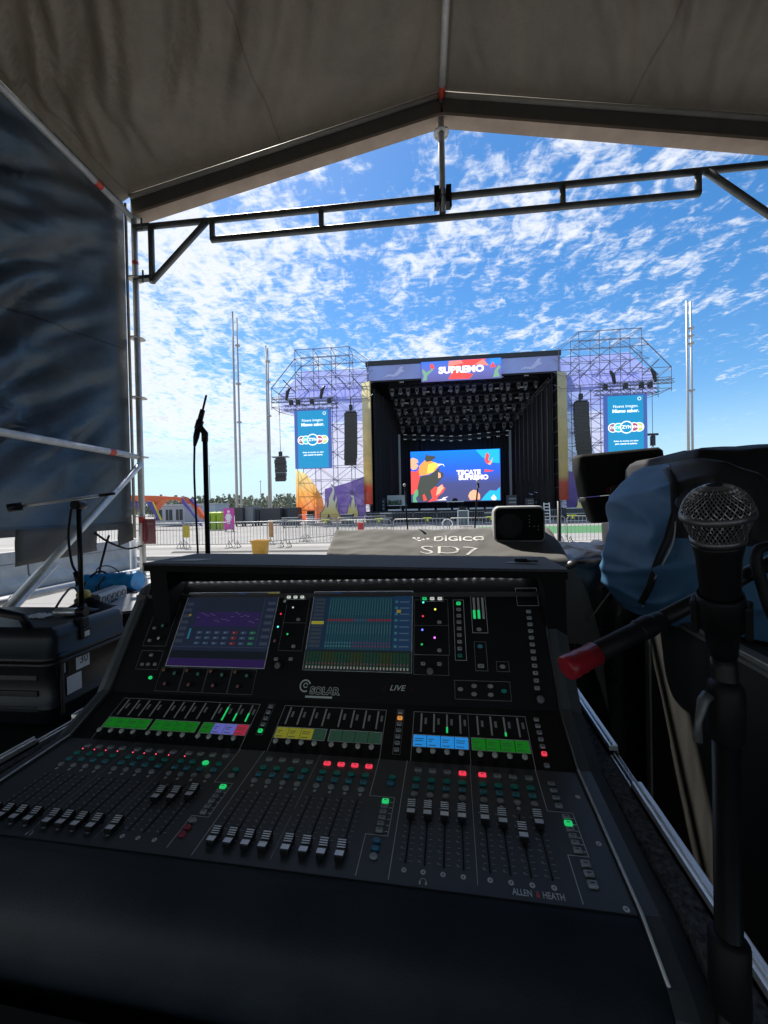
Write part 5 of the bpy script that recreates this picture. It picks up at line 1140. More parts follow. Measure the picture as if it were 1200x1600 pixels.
for sy in (-1, 1): b.box((p.x-0.27, 12.4+sy*0.20-0.02, 0.50), (p.x+0.27, 12.4+sy*0.20+0.02, 0.555))
for sx in (-1, 1): b.box((p.x+sx*0.25-0.02, 12.221, 0.50), (p.x+sx*0.25+0.02, 12.579, 0.553))
b.build('crate_rim', OCM, oc)
p = atY(563.5, 822, 14.6); rb = thing('plastic_bin', 'small red plastic bin standing before the front barriers above the dust cover', 'bin', (p.x, 14.6, 0))
RBM = mat('red_plastic', (0.58, 0.06, 0.07), 0.5)
b = MB(); b.lathe([(0.10, 0), (0.125, 0.96), (0.135, 0.97), (0.135, 1.0), (0.12, 1.0), (0.10, 0.05)], 20, Matrix.Translation((p.x, 14.6, 0))); b.build('bin_body', RBM, rb)
b = MB(); b.tube([(p.x-0.13, 14.6, 0.985), (p.x-0.08, 14.6, 1.04), (p.x+0.08, 14.6, 1.04), (p.x+0.13, 14.6, 0.985)], 0.007, 6); b.build('handle', BLACK, rb)
# red placard on the tent post
rp = thing('hanging_placard', 'small dull red see-through placard hanging on the left tent post', 'placard', (XL+0.1, YF-0.03, 1.3))
PLM = mat('red_film', (0.34, 0.05, 0.07), 0.35)
b = MB(); b.box((XL+0.035, YF-0.032, 1.265), (XL+0.145, YF-0.030, 1.475)); b.build('placard_sheet', mat('dusty_red_film', (0.36, 0.13, 0.15), 0.4), rp)
b = MB(); b.smooth = True; b.grid(6, 8, lambda i, j: Vector((XL+0.028+0.045*i*(1-0.5*abs(j-0.4)), YF-0.036-0.006*sin(i*3), 1.285+0.18*j))); b.build('placard_fold', PLM, rp, fix=False)
b = MB()
for k in range(3): b.box((XL+0.075+k*0.017, YF-0.0335, 1.425), (XL+0.087+k*0.017, YF-0.0328, 1.445))
b.box((XL+0.093, YF-0.0335, 1.31), (XL+0.098, YF-0.0328, 1.40)); b.build('placard_print', mat('faded_print', (0.48, 0.33, 0.34), 0.6), rp)
# low concrete barriers on the left
jb = [None]
for k in range(5):
    y = 8.8-3.02*k
    if k == 0:
        t = thing('concrete_barrier', 'x', 'barrier', (-8.4, 8.8, 0)); b = MB()
        b.loft([[Vector((-8.4+x, yy, z)) for x, z in ((-0.28, 0), (0.28, 0), (0.28, 0.12), (0.14, 0.30), (0.10, 0.80), (-0.10, 0.80), (-0.14, 0.30), (-0.28, 0.12))] for yy in (7.31, 10.29)], True, True, True)
        bevel(b.build('barrier_body', CONCRETE, t), 0.015)
        b = MB(); b.box((-8.282, 7.31, 0.545), (-8.272, 10.29, 0.56)); b.build('joint_groove', mat('concrete_dark', (0.16, 0.155, 0.15), 0.9), t)
        o = t; jb[0] = t
    else: o = copy_tree(jb[0]); o.location.y = y
    o['label'] = 'low grey concrete barrier in the row left of the tent'; o['group'] = 'concrete barriers left of the tent'

# ------------------------------------------------------------------ left background: inflatable arch, cabins, toilets, sign, dark trailers, masts, trees
def fabric(name, c): return mat(name, c, 0.45, 0, 0.08, 2)
ORA, PUR, YEL = fabric('orange_fabric_roof', (0.75, 0.13, 0.03)), fabric('purple_fabric', (0.09, 0.06, 0.30)), fabric('yellow_fabric_leg', (0.70, 0.60, 0.05))
st = thing('star_tent', 'orange stretched fabric tent with arched edges and purple and yellow legs', 'tent', (-25, 34, 0))
def sheet(pts, t, y, name, mt, par):
    P = [Vector((x, y, z)) for x, z in pts]; b = MB(); b.loft([P, [p+Vector((0, t, 0)) for p in P]], True, True, True); return b.build(name, mt, par)
def pxz(px, py, Y): p = atY(px, py, Y); return (p.x, p.z)
def pxs(pts, Y, t, name, mt, par): return sheet([pxz(x, y, Y) for x, y in pts], t, Y, name, mt, par)
pxs([(196, 774), (240, 774.5), (285, 777), (285, 787), (281, 783.5), (274, 781.5), (264, 780), (255, 781.5), (248, 785), (243, 790), (238, 797), (233, 788), (226, 783), (214, 781), (196, 783)], 33, 1.0, 'roof_fabric', ORA, st)
pxs([(228, 783), (237, 784), (250, 813), (247, 813)], 32.5, 0.15, 'leg_fabric', PUR, st); pxs([(237.5, 784), (241, 790), (252, 812), (250.5, 813)], 32.3, 0.15, 'leg_fabric', YEL, st)
pxs([(283.5, 777), (290, 786), (316, 822), (313, 822), (297, 800), (284, 786)], 32.6, 0.15, 'leg_fabric', PUR, st); pxs([(287, 779), (296, 779), (307, 790), (318, 806), (319, 812), (312, 809), (300, 790)], 35, 0.4, 'leg_fabric', ORA, st); pxs([(291, 779), (298, 779), (309, 792), (306, 792)], 34.6, 0.3, 'leg_fabric', PUR, st)
pxs([(203, 783), (219, 783), (216, 794), (203, 794)], 34, 0.3, 'leg_fabric', PUR, st)
def cabin(px0, px1, py0, Y, d, mtw, label, cat, name, win=3):
    a = atY(px0, py0, Y); c = atY(px1, py0, Y); h = a.z; t = thing(name, label, cat, ((a.x+c.x)/2, Y+d/2, 0))
    b = MB(); b.box((a.x, Y, 0.1), (c.x, Y+d, h)); bevel(b.build('wall', mtw, t), 0.03)
    b = MB(); b.box((a.x-0.1, Y-0.15, h+0.002), (c.x+0.1, Y+d+0.1, h+0.16)); b.build('roof', mat('cabin_roof', (0.5, 0.5, 0.5), 0.6), t)
    for k in range(win):
        f = (k+0.5)/win; x = a.x+(c.x-a.x)*f; w = (c.x-a.x)/win*0.32
        b = MB(); b.box((x-w, Y-0.03, h*0.30), (x+w, Y+0.02, h*0.82)); o = b.build('window', mat('dark_glass', (0.02, 0.025, 0.03), 0.1), t)
        b = MB(); b.bar((x, Y-0.045, h*0.30), (x, Y-0.045, h*0.82), 0.05); b.build('window_bar', mat('cabin_grey', (0.42, 0.42, 0.43), 0.6), o)
    return t
CABW = mat('cabin_white', (0.40, 0.40, 0.42), 0.6)
cabin(240, 288, 791, 41, 3.5, CABW, 'pale grey site cabin with dark windows behind the orange star tent', 'cabin', 'site_cabin', 3)
cabin(296, 336, 789, 52, 4, mat('cabin_blue_grey', (0.36, 0.42, 0.48), 0.6), 'long pale blue grey container behind the lime green toilets', 'container', 'shipping_container', 0)
LIME = mat('lime_green_plastic', (0.36, 0.52, 0.02), 0.5)
for k, px in enumerate((329, 337.5, 346)):
    p = atY(px, 822, 31); w = 0.40; t = thing('portable_toilet', 'lime green portable toilet in the row left of the pink sign', 'portable toilet', (p.x, 31, 0), group='lime green portable toilets')
    b = MB(); b.box((p.x-w/2, 30.6, 0.05), (p.x+w/2, 31.5, 1.42)); bevel(b.build('cabin_shell', LIME, t), 0.02)
    b = MB(); b.loft([[Vector((p.x+sx*w/2*f, 31.05+sy*0.45*f, z)) for sx, sy in ((1, 1), (-1, 1), (-1, -1), (1, -1))] for f, z in ((1.06, 1.421), (1.06, 1.46), (0.6, 1.54))], True, True, True); b.build('roof', LIME, t)
    b = MB(); b.box((p.x-w*0.38, 30.575, 0.12), (p.x+w*0.38, 30.599, 1.34)); d_ = b.build('door', mat('lime_green_door', (0.28, 0.42, 0.02), 0.5), t)
    b = MB(); b.box((p.x+w*0.22, 30.56, 0.7), (p.x+w*0.30, 30.574, 0.8)); b.build('handle', BLACK, d_)
# pink sign with a woman symbol
PINKS = mat('pink_sign', (0.66, 0.06, 0.36), 0.5); YS = 28.5
p0, p1 = atY(349.5, 823, YS), atY(365, 794, YS); sg = thing('toilet_sign', 'pink sign board with a white woman symbol behind the barriers', 'sign', ((p0.x+p1.x)/2, YS, 0))
b = MB(); b.box((p0.x, YS, 0.15), (p1.x, YS+0.06, p1.z)); b.build('sign_board', PINKS, sg)
cx = (p0.x+p1.x)/2; h = p1.z; w = p1.x-p0.x
b = MB(); b.lathe([(0.13*w, -0.02), (0.13*w, 0.0)], 18, Matrix.Translation((cx, YS-0.001, h-0.26)) @ Matrix.Rotation(pi/2, 4, 'X'))
dress = [(-0.14, 0.62), (0.14, 0.62), (0.20, 0.56), (0.36, 0.22), (0.28, 0.19), (0.18, 0.42), (0.27, 0.0), (0.13, 0.0), (0.13, -0.32), (0.02, -0.32), (0.02, 0.0), (-0.02, 0.0), (-0.02, -0.32), (-0.13, -0.32), (-0.13, 0.0), (-0.27, 0.0), (-0.18, 0.42), (-0.28, 0.19), (-0.36, 0.22), (-0.20, 0.56)]
P = [Vector((cx+x*w, YS-0.02, h-0.95+z*0.85)) for x, z in dress]; b.loft([P, [q+Vector((0, 0.018, 0)) for q in P]], True, True, True); b.build('woman_symbol', WHITE, sg)
b = MB()
for s in (-1, 1): b.box((cx+s*w*0.35-0.03, YS+0.061, 0), (cx+s*w*0.35+0.03, YS+0.12, h*0.9))
b.build('sign_prop', STEEL_D, sg)
DARKB = mat('dark_panel', (0.045, 0.048, 0.055), 0.6, 0, 0.15, 1.5); GREYB = mat('grey_panel', (0.22, 0.22, 0.22), 0.6)
for k, (a, c, top, Y, mt, lab) in enumerate(((366, 379, 793, 38, DARKB, 'narrow dark grey stage case right of the pink sign'), (379.5, 395, 791, 38.5, GREYB, 'light grey stage case between the dark ones'), (396, 404, 795.5, 39, DARKB, 'small dark case right of the light grey case'), (405, 438, 794, 39, DARKB, 'wide dark trailer box in the row left of the stage'), (441, 447, 794, 40, DARKB, 'slim dark case right of the wide trailer box'), (448.5, 464, 793, 39.5, DARKB, 'dark box closest to the left scaffold tower'))):
    p, q = atY(a, top, Y), atY(c, top, Y); t = thing('stage_case', lab, 'stage case', ((p.x+q.x)/2, Y, 0))
    b = MB(); b.box((p.x, Y, 0.22), (q.x, Y+1.6, p.z)); bevel(b.build('case_body', mt, t), 0.04)
    for z0, z1 in ((p.z*0.97, p.z+0.02), (0.2, 0.26)): b = MB(); b.box((p.x-0.02, Y-0.02, z0), (q.x+0.02, Y+0.03, z1)); b.build('edge_rail', STEEL_D, t)
    for x in (p.x+0.12, q.x-0.12): b = MB(); b.lathe([(0.1, -0.04), (0.1, 0.04)], 12, Matrix.Translation((x, Y+0.2, 0.1)) @ Matrix.Rotation(pi/2, 4, 'X')); b.build('castor', RUBBER, t)
# masts
MAST = mat('mast_steel', (0.46, 0.46, 0.45), 0.45, 0.4)
for px, py, pb, r, lab, fl in ((363, 487, 368, 0.20, 'thicker tall pale mast of the close pair left of the stage', ()), (370, 497, 373.5, 0.15, 'slimmer tall pale mast of the close pair left of the stage', (540, 600, 660)), (415, 540, 420, 0.16, 'left mast of the close shorter pair beside the stage', ()), (418, 544, 423.5, 0.14, 'right mast of the close shorter pair beside the stage', (565, 597, 650)), (1072.5, 470, 1076, 0.17, 'left pale mast of the pair right of the stage', ()), (1079, 471, 1081, 0.15, 'right pale mast of the pair right of the stage', (513, 525, 537, 610))):
    Y = 60; tp = atY(px, py, Y); t = thing('tall_mast', lab, 'mast', (tp.x, Y, 0))
    b = MB(); b.tube([(tp.x, Y, 0), (tp.x, Y, tp.z*0.5), (tp.x, Y, tp.z)], [r*1.15, r, r*0.75], 12); b.build('shaft', MAST, t)
    b = MB(); b.lathe([(r*2, 0), (r*2, 0.05), (r*1.3, 0.4)], 12, Matrix.Translation((tp.x, Y, 0))); b.build('base_flange', STEEL_D, t)
    for y_ in fl:
        z = atY(px, y_, Y).z; b = MB(); b.lathe([(r, -0.12), (r*2.6, -0.10), (r*2.6, 0.10), (r, 0.12)], 12, Matrix.Translation((tp.x, Y, z))); b.build('flange', MAST, t)
for px, py, Y in ((327, 728, 120), (407, 752, 120), (1166, 712, 90), (1187, 697, 90)):
    tp = atY(px, py, Y); t = thing('lamp_post', {327: 'thin distant lamp post seen right of the slim microphone', 407: 'thin distant lamp post between the left masts', 1166: 'short distant lamp post at the right edge', 1187: 'taller distant lamp post at the right edge'}[px], 'lamp post', (tp.x, Y, 0))
    b = MB(); b.tube([(tp.x, Y, 0), (tp.x, Y, tp.z)], [0.14, 0.08], 8); b.build('post', STEEL_D, t)
    b = MB(); b.box((tp.x-0.4, Y-0.12, tp.z), (tp.x+0.4, Y+0.12, tp.z+0.12)); b.build('lamp_head', STEEL_D, t)
# far row of trees: one mass
LEAF = mat('haze_pale_leaves', (0.23, 0.26, 0.17), 0.8, 0, 0.35, 0.3, col2=(0.36, 0.37, 0.27))  # leaf colour lightened to stand in for distance haze
rnd = random.Random(3); b = MB()
x = -135
while x < -30:
    h = rnd.uniform(6.3, 9.0); w = rnd.uniform(1.5, 2.8); y = rnd.uniform(148, 165)
    b.tube([(x, y, 0), (x, y, h*0.7)], [0.18, 0.08], 5)
    for k in range(80):
        f = rnd.random(); zz = h*(0.18+0.82*f); rr_ = w*(1-f*0.75)*rnd.random()**0.5*(0.6+0.6*rnd.random()); a = rnd.uniform(0, 2*pi); c = Vector((x+rr_*cos(a), y+rr_*sin(a), zz)); s = rnd.uniform(0.25, 0.6)
        u = Vector((rnd.gauss(0, 1), rnd.gauss(0, 1), rnd.gauss(0, 1))).normalized(); v = u.orthogonal().normalized(); b.poly([c-u*s-v*s*0.6, c+u*s-v*s*0.5, c+u*s*0.8+v*s*0.6, c-u*s*0.7+v*s*0.6])
    x += rnd.uniform(0.35, 0.95)
tag(b.build('tree_line', LEAF, fix=False), 'far row of haze-pale green trees along the horizon left of the stage', 'trees', kind='stuff')
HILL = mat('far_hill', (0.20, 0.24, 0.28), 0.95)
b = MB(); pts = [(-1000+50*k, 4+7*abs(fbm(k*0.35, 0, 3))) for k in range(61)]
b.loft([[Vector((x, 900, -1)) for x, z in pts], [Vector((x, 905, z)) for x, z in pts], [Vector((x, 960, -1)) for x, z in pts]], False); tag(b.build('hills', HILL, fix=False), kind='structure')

# ------------------------------------------------------------------ festival stage
CXS = 4.35
SX0, SX1 = -5.5, 14.2
STB = mat('stage_black', (0.014, 0.014, 0.016), 0.75, 0, 0.2, 0.6); CURT = mat('black_drape', (0.011, 0.011, 0.013), 0.9, 0, 0.3, 0.5)
TRUSS = mat('black_truss', (0.05, 0.05, 0.055), 0.45, 0.6); TRUSS_A = mat('truss_grey', (0.22, 0.22, 0.23), 0.4, 0.7)
stg = thing('concert_stage', 'big black open air concert stage with a roof and printed fascia', 'stage', (CXS, 42, 0))
def sb(a, c, mt, name, par=stg): b = MB(); b.box(a, c); return b.build(name, mt, par)
sb((SX0-0.6, 41.4, 1.05), (SX1+0.6, 56, 1.22), STB, 'deck'); sb((SX0-0.6, 41.45, 0.0), (SX1+0.6, 41.5, 1.045), mat('stage_skirt', (0.02, 0.02, 0.022), 0.9), 'skirt')
sb((SX0-0.3, 41.5, 17.02), (SX1+0.3, 56.5, 17.35), STB, 'roof')
sb((SX0-0.3, 41.2, 16.95), (SX1+0.3, 41.6, 17.45), mat('roof_edge', (0.03, 0.03, 0.033), 0.6), 'roof_edge')
PURB = mat('purple_banner', (0.46, 0.44, 0.82), 0.7, 0, 0.25, 0.35, col2=(0.36, 0.48, 0.88))
for x0, x1 in ((SX0-0.15, 0.15), (8.5, SX1+0.25)):
    f = sb((x0, 41.3, 15.35), (x1, 41.42, 16.93), PURB, 'fascia_banner')
    b = MB(); mx_ = x0+(x1-x0)*0.55
    pts = [(-1.5, -0.5), (-0.9, -0.15), (-0.3, -0.2), (0.1, 0.15), (0.4, 0.6), (0.75, 0.65), (0.6, 0.3), (0.9, 0.1), (0.4, -0.1), (0.1, -0.35), (-0.4, -0.45), (-0.7, -0.35)]
    P = [Vector((mx_+x, 41.27, 16.1+z)) for x, z in pts]; b.loft([P, [p+Vector((0, 0.02, 0)) for p in P]], True, True, True); b.build('banner_print', mat('banner_pale_print', (0.58, 0.60, 0.88), 0.7), f)
sb((SX0-0.2, 41.35, 15.2), (SX1+0.3, 41.5, 15.34), STB, 'fascia_rail')
def gradient_emit(name, stops, z0, z1, s, axis='Z'):
    mt = bpy.data.materials.new(name); mt.use_nodes = True; nt = mt.node_tree; N = nt.nodes; L = nt.links; bs = N['Principled BSDF']; bs.inputs['Base Color'].default_value = (0.01, 0.01, 0.01, 1); bs.inputs['Roughness'].default_value = 0.5
    tc = N.new('ShaderNodeTexCoord'); sp_ = N.new('ShaderNodeSeparateXYZ'); L.new(tc.outputs['Object'], sp_.inputs[0]); mr = N.new('ShaderNodeMapRange'); L.new(sp_.outputs[axis], mr.inputs[0]); mr.inputs[1].default_value = z0; mr.inputs[2].default_value = z1
    cr = N.new('ShaderNodeValToRGB'); L.new(mr.outputs[0], cr.inputs[0]); e = cr.color_ramp.elements; e[0].position = stops[0][0]; e[0].color = (*stops[0][1], 1); e[1].position = stops[-1][0]; e[1].color = (*stops[-1][1], 1)
    for p_, c_ in stops[1:-1]: q = e.new(p_); q.color = (*c_, 1)
    L.new(cr.outputs[0], bs.inputs['Emission Color']); bs.inputs['Emission Strength'].default_value = s; return mt
def gradient_print(name, stops, z0, z1, axis='Z', rough=0.7, alpha=1.0):
    mt = gradient_emit(name, stops, z0, z1, 0.0, axis); nt = mt.node_tree; bs = nt.nodes['Principled BSDF']; cr = [n for n in nt.nodes if n.type == 'VALTORGB'][0]; nt.links.new(cr.outputs[0], bs.inputs['Base Color']); bs.inputs['Roughness'].default_value = rough; bs.inputs['Alpha'].default_value = alpha
    return mt
def blob(b, cx, cz, w, h, y, n=26, seed=0, wob=0.25, t=0.02):
    P = []
    for k in range(n):
        a = 2*pi*k/n; r = 1+wob*fbm(cos(a)*1.4+seed, sin(a)*1.4, seed, 3); P.append(Vector((cx+w*r*cos(a), y, cz+h*r*sin(a))))
    b.loft([P, [p+Vector((0, t, 0)) for p in P]], True, True, True)
def shape(b, pts, y, t=0.02):
    P = [Vector((x, y, z)) for x, z in pts]; b.loft([P, [p+Vector((0, t, 0)) for p in P]], True, True, True)
# centre fascia screen
fs = thing('fascia_screen', 'wide LED fascia screen reading SUPREMO on the front of the stage roof', 'screen', (4.32, 41.2, 14.9))
b = MB(); b.box((0.18, 41.05, 14.9), (8.47, 41.28, 16.95)); b.build('screen_panel', gradient_emit('fascia_blue', [(0, (0.10, 0.10, 0.30)), (0.5, (0.12, 0.14, 0.45)), (1, (0.04, 0.15, 0.65))], 0, 2.05, 0.75), fs)
R1, R2 = emis('led_red', (0.75, 0.06, 0.05), 0.9), emis('led_coral', (0.75, 0.22, 0.18), 0.8); G1 = emis('led_sage', (0.16, 0.33, 0.22), 0.8); W1 = emis('led_white', (0.92, 0.80, 0.90), 1.0); LB1 = emis('led_blue', (0.02, 0.20, 0.75), 0.9)
for mt, sh in ((R1, [(3.0, 15.0), (5.2, 14.95), (5.6, 15.4), (4.5, 15.6), (4.2, 16.2), (6.6, 16.4), (6.9, 16.93), (4.6, 16.93), (3.2, 16.6), (3.5, 15.9)]), (R2, [(3.0, 16.3), (4.6, 16.6), (4.3, 16.93), (3.1, 16.9)]), (R2, [(5.8, 16.4), (7.2, 16.2), (6.6, 16.93)]), (R1, [(1.1, 16.6), (1.35, 16.75), (1.6, 16.25), (1.25, 16.1)]), (G1, [(0.3, 14.95), (0.75, 15.0), (0.8, 15.5), (1.5, 16.1), (1.3, 16.2), (0.75, 15.8), (0.35, 16.2), (0.25, 16.0), (0.45, 15.5)]), (G1, [(7.6, 14.95), (8.3, 15.0), (8.1, 15.6), (8.4, 16.0), (8.2, 16.2), (7.8, 15.7)]), (LB1, [(7.2, 16.2), (8.4, 16.4), (8.4, 16.9), (7.4, 16.93)]), (R1, [(7.3, 16.0), (7.6, 16.6), (7.9, 16.0)])):
    b = MB(); shape(b, sh, 41.03-0.001*len(fs.children), 0.012); b.build('screen_image', mt, fs)
text('screen_lettering', 'SUPREMO', 0.92, W1, fs, Matrix.Translation((4.35, 41.0, 15.92)) @ Matrix.Rotation(pi/2, 4, 'X'), bold=0.045, sx=1.16, ext=0.005)
# drapes
def drape(fn, nu, nv, name, mt=CURT): b = MB(); b.smooth = True; b.grid(nu, nv, fn); return b.build(name, mt, stg, fix=False)
for s in (-1, 1):
    x0 = SX0+0.3 if s < 0 else SX1-0.3; x1 = -2.6 if s < 0 else 11.9
    drape(lambda i, j: Vector((x0+(x1-x0)*i+0.16*sin(i*52)+0.05*sin(i*120), 42.6+10.5*i, 1.22+13.6*j)), 160, 6, 'side_drape')
    drape(lambda i, j: Vector((x1+(2.2 if s < 0 else -2.2)*i, 53.1+0.12*sin(i*40)+0.1*fbm(i*4, j*2, 5), 1.22+10.5*j)), 60, 10, 'back_leg')
drape(lambda i, j: Vector((-3+15.2*i, 54.2+0.15*sin(i*150), 1.22+12*j)), 160, 4, 'back_drape')
sb((SX0-0.3, 56.3, 1.22), (SX1+0.3, 56.4, 17.0), STB, 'rear_wall'); sb((SX0-0.3, 42.2, 1.22), (SX0-0.2, 56.3, 17.0), STB, 'side_wall'); sb((SX1+0.2, 42.2, 1.22), (SX1+0.3, 56.3, 17.0), STB, 'side_wall')
for px in (624, 797):
    p = atY(px, 700, 51.5); sb((p.x-0.14, 51.4, 1.22), (p.x+0.14, 51.68, 11.4), TRUSS_A, 'roof_column')
def truss(a, c, w, mt, name, par, n=None, frame=None, rr_=0.03):
    a, c = Vector(a), Vector(c); t = (c-a).normalized(); U = Vector((0, 0, 1)) if abs(t.z) < 0.9 else Vector((1, 0, 0)); x = t.cross(U).normalized(); y = x.cross(t).normalized(); L = (c-a).length; n = n or max(2, int(L/w/1.1)); b = MB()
    for sx in (-1, 1):
        for sy in (-1, 1): o = x*sx*w/2+y*sy*w/2; b.bar(a+o, c+o, rr_*1.6)
    for k in range(n):
        p, q = a+t*L*k/n, a+t*L*(k+1)/n; f = 1 if k % 2 else -1
        for sx in (-1, 1): b.bar(p+x*sx*w/2+y*f*w/2, q+x*sx*w/2-y*f*w/2, rr_)
        for sy in (-1, 1): b.bar(p+y*sy*w/2+x*f*w/2, q+y*sy*w/2-x*f*w/2, rr_)
    return b.build(name, mt, par)
lm = None; LBLK = mat('lamp_housing', (0.13, 0.13, 0.14), 0.35, 0.2); LGL = mat('lamp_lens', (0.35, 0.38, 0.42), 0.1, 0.3)
def lamp_mesh(big):
    b = MB(); s = 1.0 if big else 0.8
    b.rbox((0, 0, -0.22*s), (0.42*s, 0.34*s, 0.2*s), 0.04)
    for q in (-1, 1): b.bar((q*0.20*s, 0, -0.2*s), (q*0.20*s, 0, -0.62*s), 0.06*s, 0.12*s, (0, 1, 0))
    b.smooth = True; M = Matrix.Translation((0, 0, -0.62*s)) @ Matrix.Rotation(radians(205 if big else 160), 4, 'X')
    b.lathe([(0.10*s, -0.26*s), (0.17*s, -0.2*s), (0.18*s, 0.1*s), (0.15*s, 0.26*s)], 12, M); b.cur = 1; b.lathe([(0.145*s, 0.262*s), (0.06*s, 0.275*s)], 12, M); b.cur = 0
    return b.mesh('stage_light', [LBLK, LGL])
LM = [lamp_mesh(True), lamp_mesh(False)]
LBL = mat('truss_label_white', (0.7, 0.72, 0.72), 0.5)
for r, (Y, z, xa, xb, n) in enumerate(((43.6, 15.35, -3.6, 13.0, 18), (45.4, 14.65, -3.4, 12.8, 17), (47.2, 13.95, -3.2, 12.6, 16), (49.0, 13.25, -3.0, 12.4, 15), (50.8, 12.55, -2.8, 12.2, 14))):
    truss((xa, Y, z), (xb, Y, z), 0.5, TRUSS, 'roof_truss', stg)
    b = MB(); rn = random.Random(r)
    for k in range(6): x = xa+(xb-xa)*(k+0.4+0.2*rn.random())/6; b = MB(); b.box((x-0.25, Y-0.32, z+0.28), (x+0.25, Y-0.29, z+0.40)); b.build('cable_tag', LBL, stg)
    for k in range(n):
        x = xa+(xb-xa)*(k+0.5)/n+0.12*sin(k*3+r); o = bpy.data.objects.new('stage_light', LM[(k+r) % 2]); COL.objects.link(o); o.location = (x, Y, z-0.27); o.rotation_euler = (0, 0, 0.4*sin(k*1.9))
        tag(o, ('black moving head light in the front row under the stage roof', 'black moving head light in the second row under the stage roof', 'black moving head light in the third row under the stage roof', 'black moving head light in the fourth row under the stage roof', 'black moving head light in the rearmost row under the stage roof')[r], 'stage light', ('stage lights in the front row', 'stage lights in the second row', 'stage lights in the third row', 'stage lights in the fourth row', 'stage lights in the rear row')[r])
truss((-2.4, 52.3, 11.2), (4.5, 52.0, 10.7), 0.45, TRUSS, 'roof_truss', stg); truss((4.5, 52.0, 10.7), (11.6, 52.3, 11.3), 0.45, TRUSS, 'roof_truss', stg)
for k in range(12):
    for z in (0, 0.62):
        x = -2.1+13.4*k/11; zz = 11.35-0.5*(1-abs(x-4.5)/7); b = MB(); b.box((x-0.22, 51.66, zz-z), (x+0.22, 51.70, zz-z+0.12)); b.build('cable_tag', LBL, stg)
truss((SX0+0.2, 43.0, 15.0), (-3.3, 51, 12.6), 0.4, TRUSS, 'side_truss', stg); truss((SX1-0.2, 43.0, 15.0), (11.9, 51, 12.6), 0.4, mat('truss_bright', (0.4, 0.4, 0.42), 0.4, 0.6), 'side_truss', stg)
for k in range(8): x = SX1-0.25-0.22*k; Y = 43.5+k*1.1; b = MB(); b.tube([(x-0.32, Y-0.3, 4+0.4*(k % 3)), (x-0.3, Y-0.3, 14.2)], 0.045, 6); b.build('hanging_cable', mat('cable_grey', (0.09, 0.09, 0.095), 0.6), stg)
# video wall
vw = thing('video_wall', 'bright blue LED wall at the back of the stage reading TECATE SUPREMO', 'screen', (4.53, 53, 2.3))
WX0, WX1, WZ0, WZ1 = -1.47, 10.56, 2.3, 9.26; YW = 52.6
k_ = YW/53; WX0, WX1 = WX0*k_, WX1*k_; WZ0 = 1.52+(WZ0-1.52)*k_; WZ1 = 1.52+(WZ1-1.52)*k_; WW, WH = WX1-WX0, WZ1-WZ0
b = MB(); b.box((WX0, YW, WZ0), (WX1, YW+0.25, WZ1)); b.build('screen_panel', gradient_emit('wall_blue', [(0, (0.055, 0.06, 0.15)), (0.35, (0.055, 0.065, 0.20)), (0.62, (0.02, 0.10, 0.62)), (1, (0.004, 0.18, 0.92))], 0, WH, 0.85), vw)
b = MB(); b.box((WX0-0.12, YW+0.02, WZ0-0.14), (WX1+0.12, YW+0.3, WZ0-0.001)); b.build('screen_frame', STB, vw)
wl = [0]
def wimg(pts, mt, name='screen_image'):
    wl[0] += 1; b = MB(); shape(b, [(WX0+WW*x, WZ0+WH*z) for x, z in pts], YW-0.012-0.004*wl[0], 0.003); b.build(name, mt, vw)
CHAR = emis('led_charcoal', (0.05, 0.055, 0.045), 0.8); ORI = emis('led_orange', (0.80, 0.28, 0.06), 0.9); YLW = emis('led_yellow', (0.80, 0.55, 0.08), 0.9); PEA = emis('led_peach', (0.80, 0.36, 0.22), 0.9); CYA = emis('led_azure', (0.01, 0.36, 0.80), 0.9); GRN_ = emis('led_green', (0.10, 0.35, 0.17), 0.8)
wimg([(0, 0.15), (0, 0.62), (0.06, 0.60), (0.10, 0.68), (0.10, 0.50), (0.12, 0.30), (0.06, 0.2)], R1)
wimg([(0, 0.68), (0, 0.86), (0.03, 0.88), (0.08, 0.84), (0.09, 0.78), (0.06, 0.77), (0.09, 0.72), (0.06, 0.65), (0.02, 0.64)], PEA)
wimg([(0.09, 0.60), (0.10, 0.72), (0.16, 0.82), (0.24, 0.80), (0.30, 0.74), (0.34, 0.74), (0.30, 0.66), (0.27, 0.60), (0.20, 0.54), (0.10, 0.52)], ORI)
wimg([(0.18, 0.56), (0.20, 0.74), (0.27, 0.78), (0.33, 0.73), (0.28, 0.66), (0.25, 0.58)], YLW)
wimg([(0.10, 0.48), (0.14, 0.52), (0.22, 0.53), (0.27, 0.60), (0.33, 0.68), (0.32, 0.60), (0.37, 0.56), (0.37, 0.50), (0.30, 0.36), (0.24, 0.20), (0.20, 0.02), (0.10, 0.02), (0.06, 0.20)], CHAR)
wimg([(0.16, 0.84), (0.18, 0.95), (0.19, 0.92), (0.27, 0.90), (0.29, 0.87), (0.23, 0.80), (0.18, 0.79)], CHAR)
wimg([(0.19, 0.0), (0.24, 0.08), (0.22, 0.22), (0.27, 0.30), (0.33, 0.27), (0.36, 0.34), (0.37, 0.28), (0.39, 0.27), (0.36, 0.18), (0.30, 0.10), (0.29, 0.03)], R1)
wimg([(0.28, 0.12), (0.30, 0.28), (0.35, 0.34), (0.37, 0.27), (0.32, 0.16)], PEA)
wimg([(0.28, 0.03), (0.34, 0.05), (0.42, 0.10), (0.36, 0.08), (0.40, 0.03), (0.34, 0.03)], W1); wimg([(0.30, 0.70), (0.36, 0.73), (0.385, 0.68), (0.37, 0.735), (0.32, 0.745)], W1)
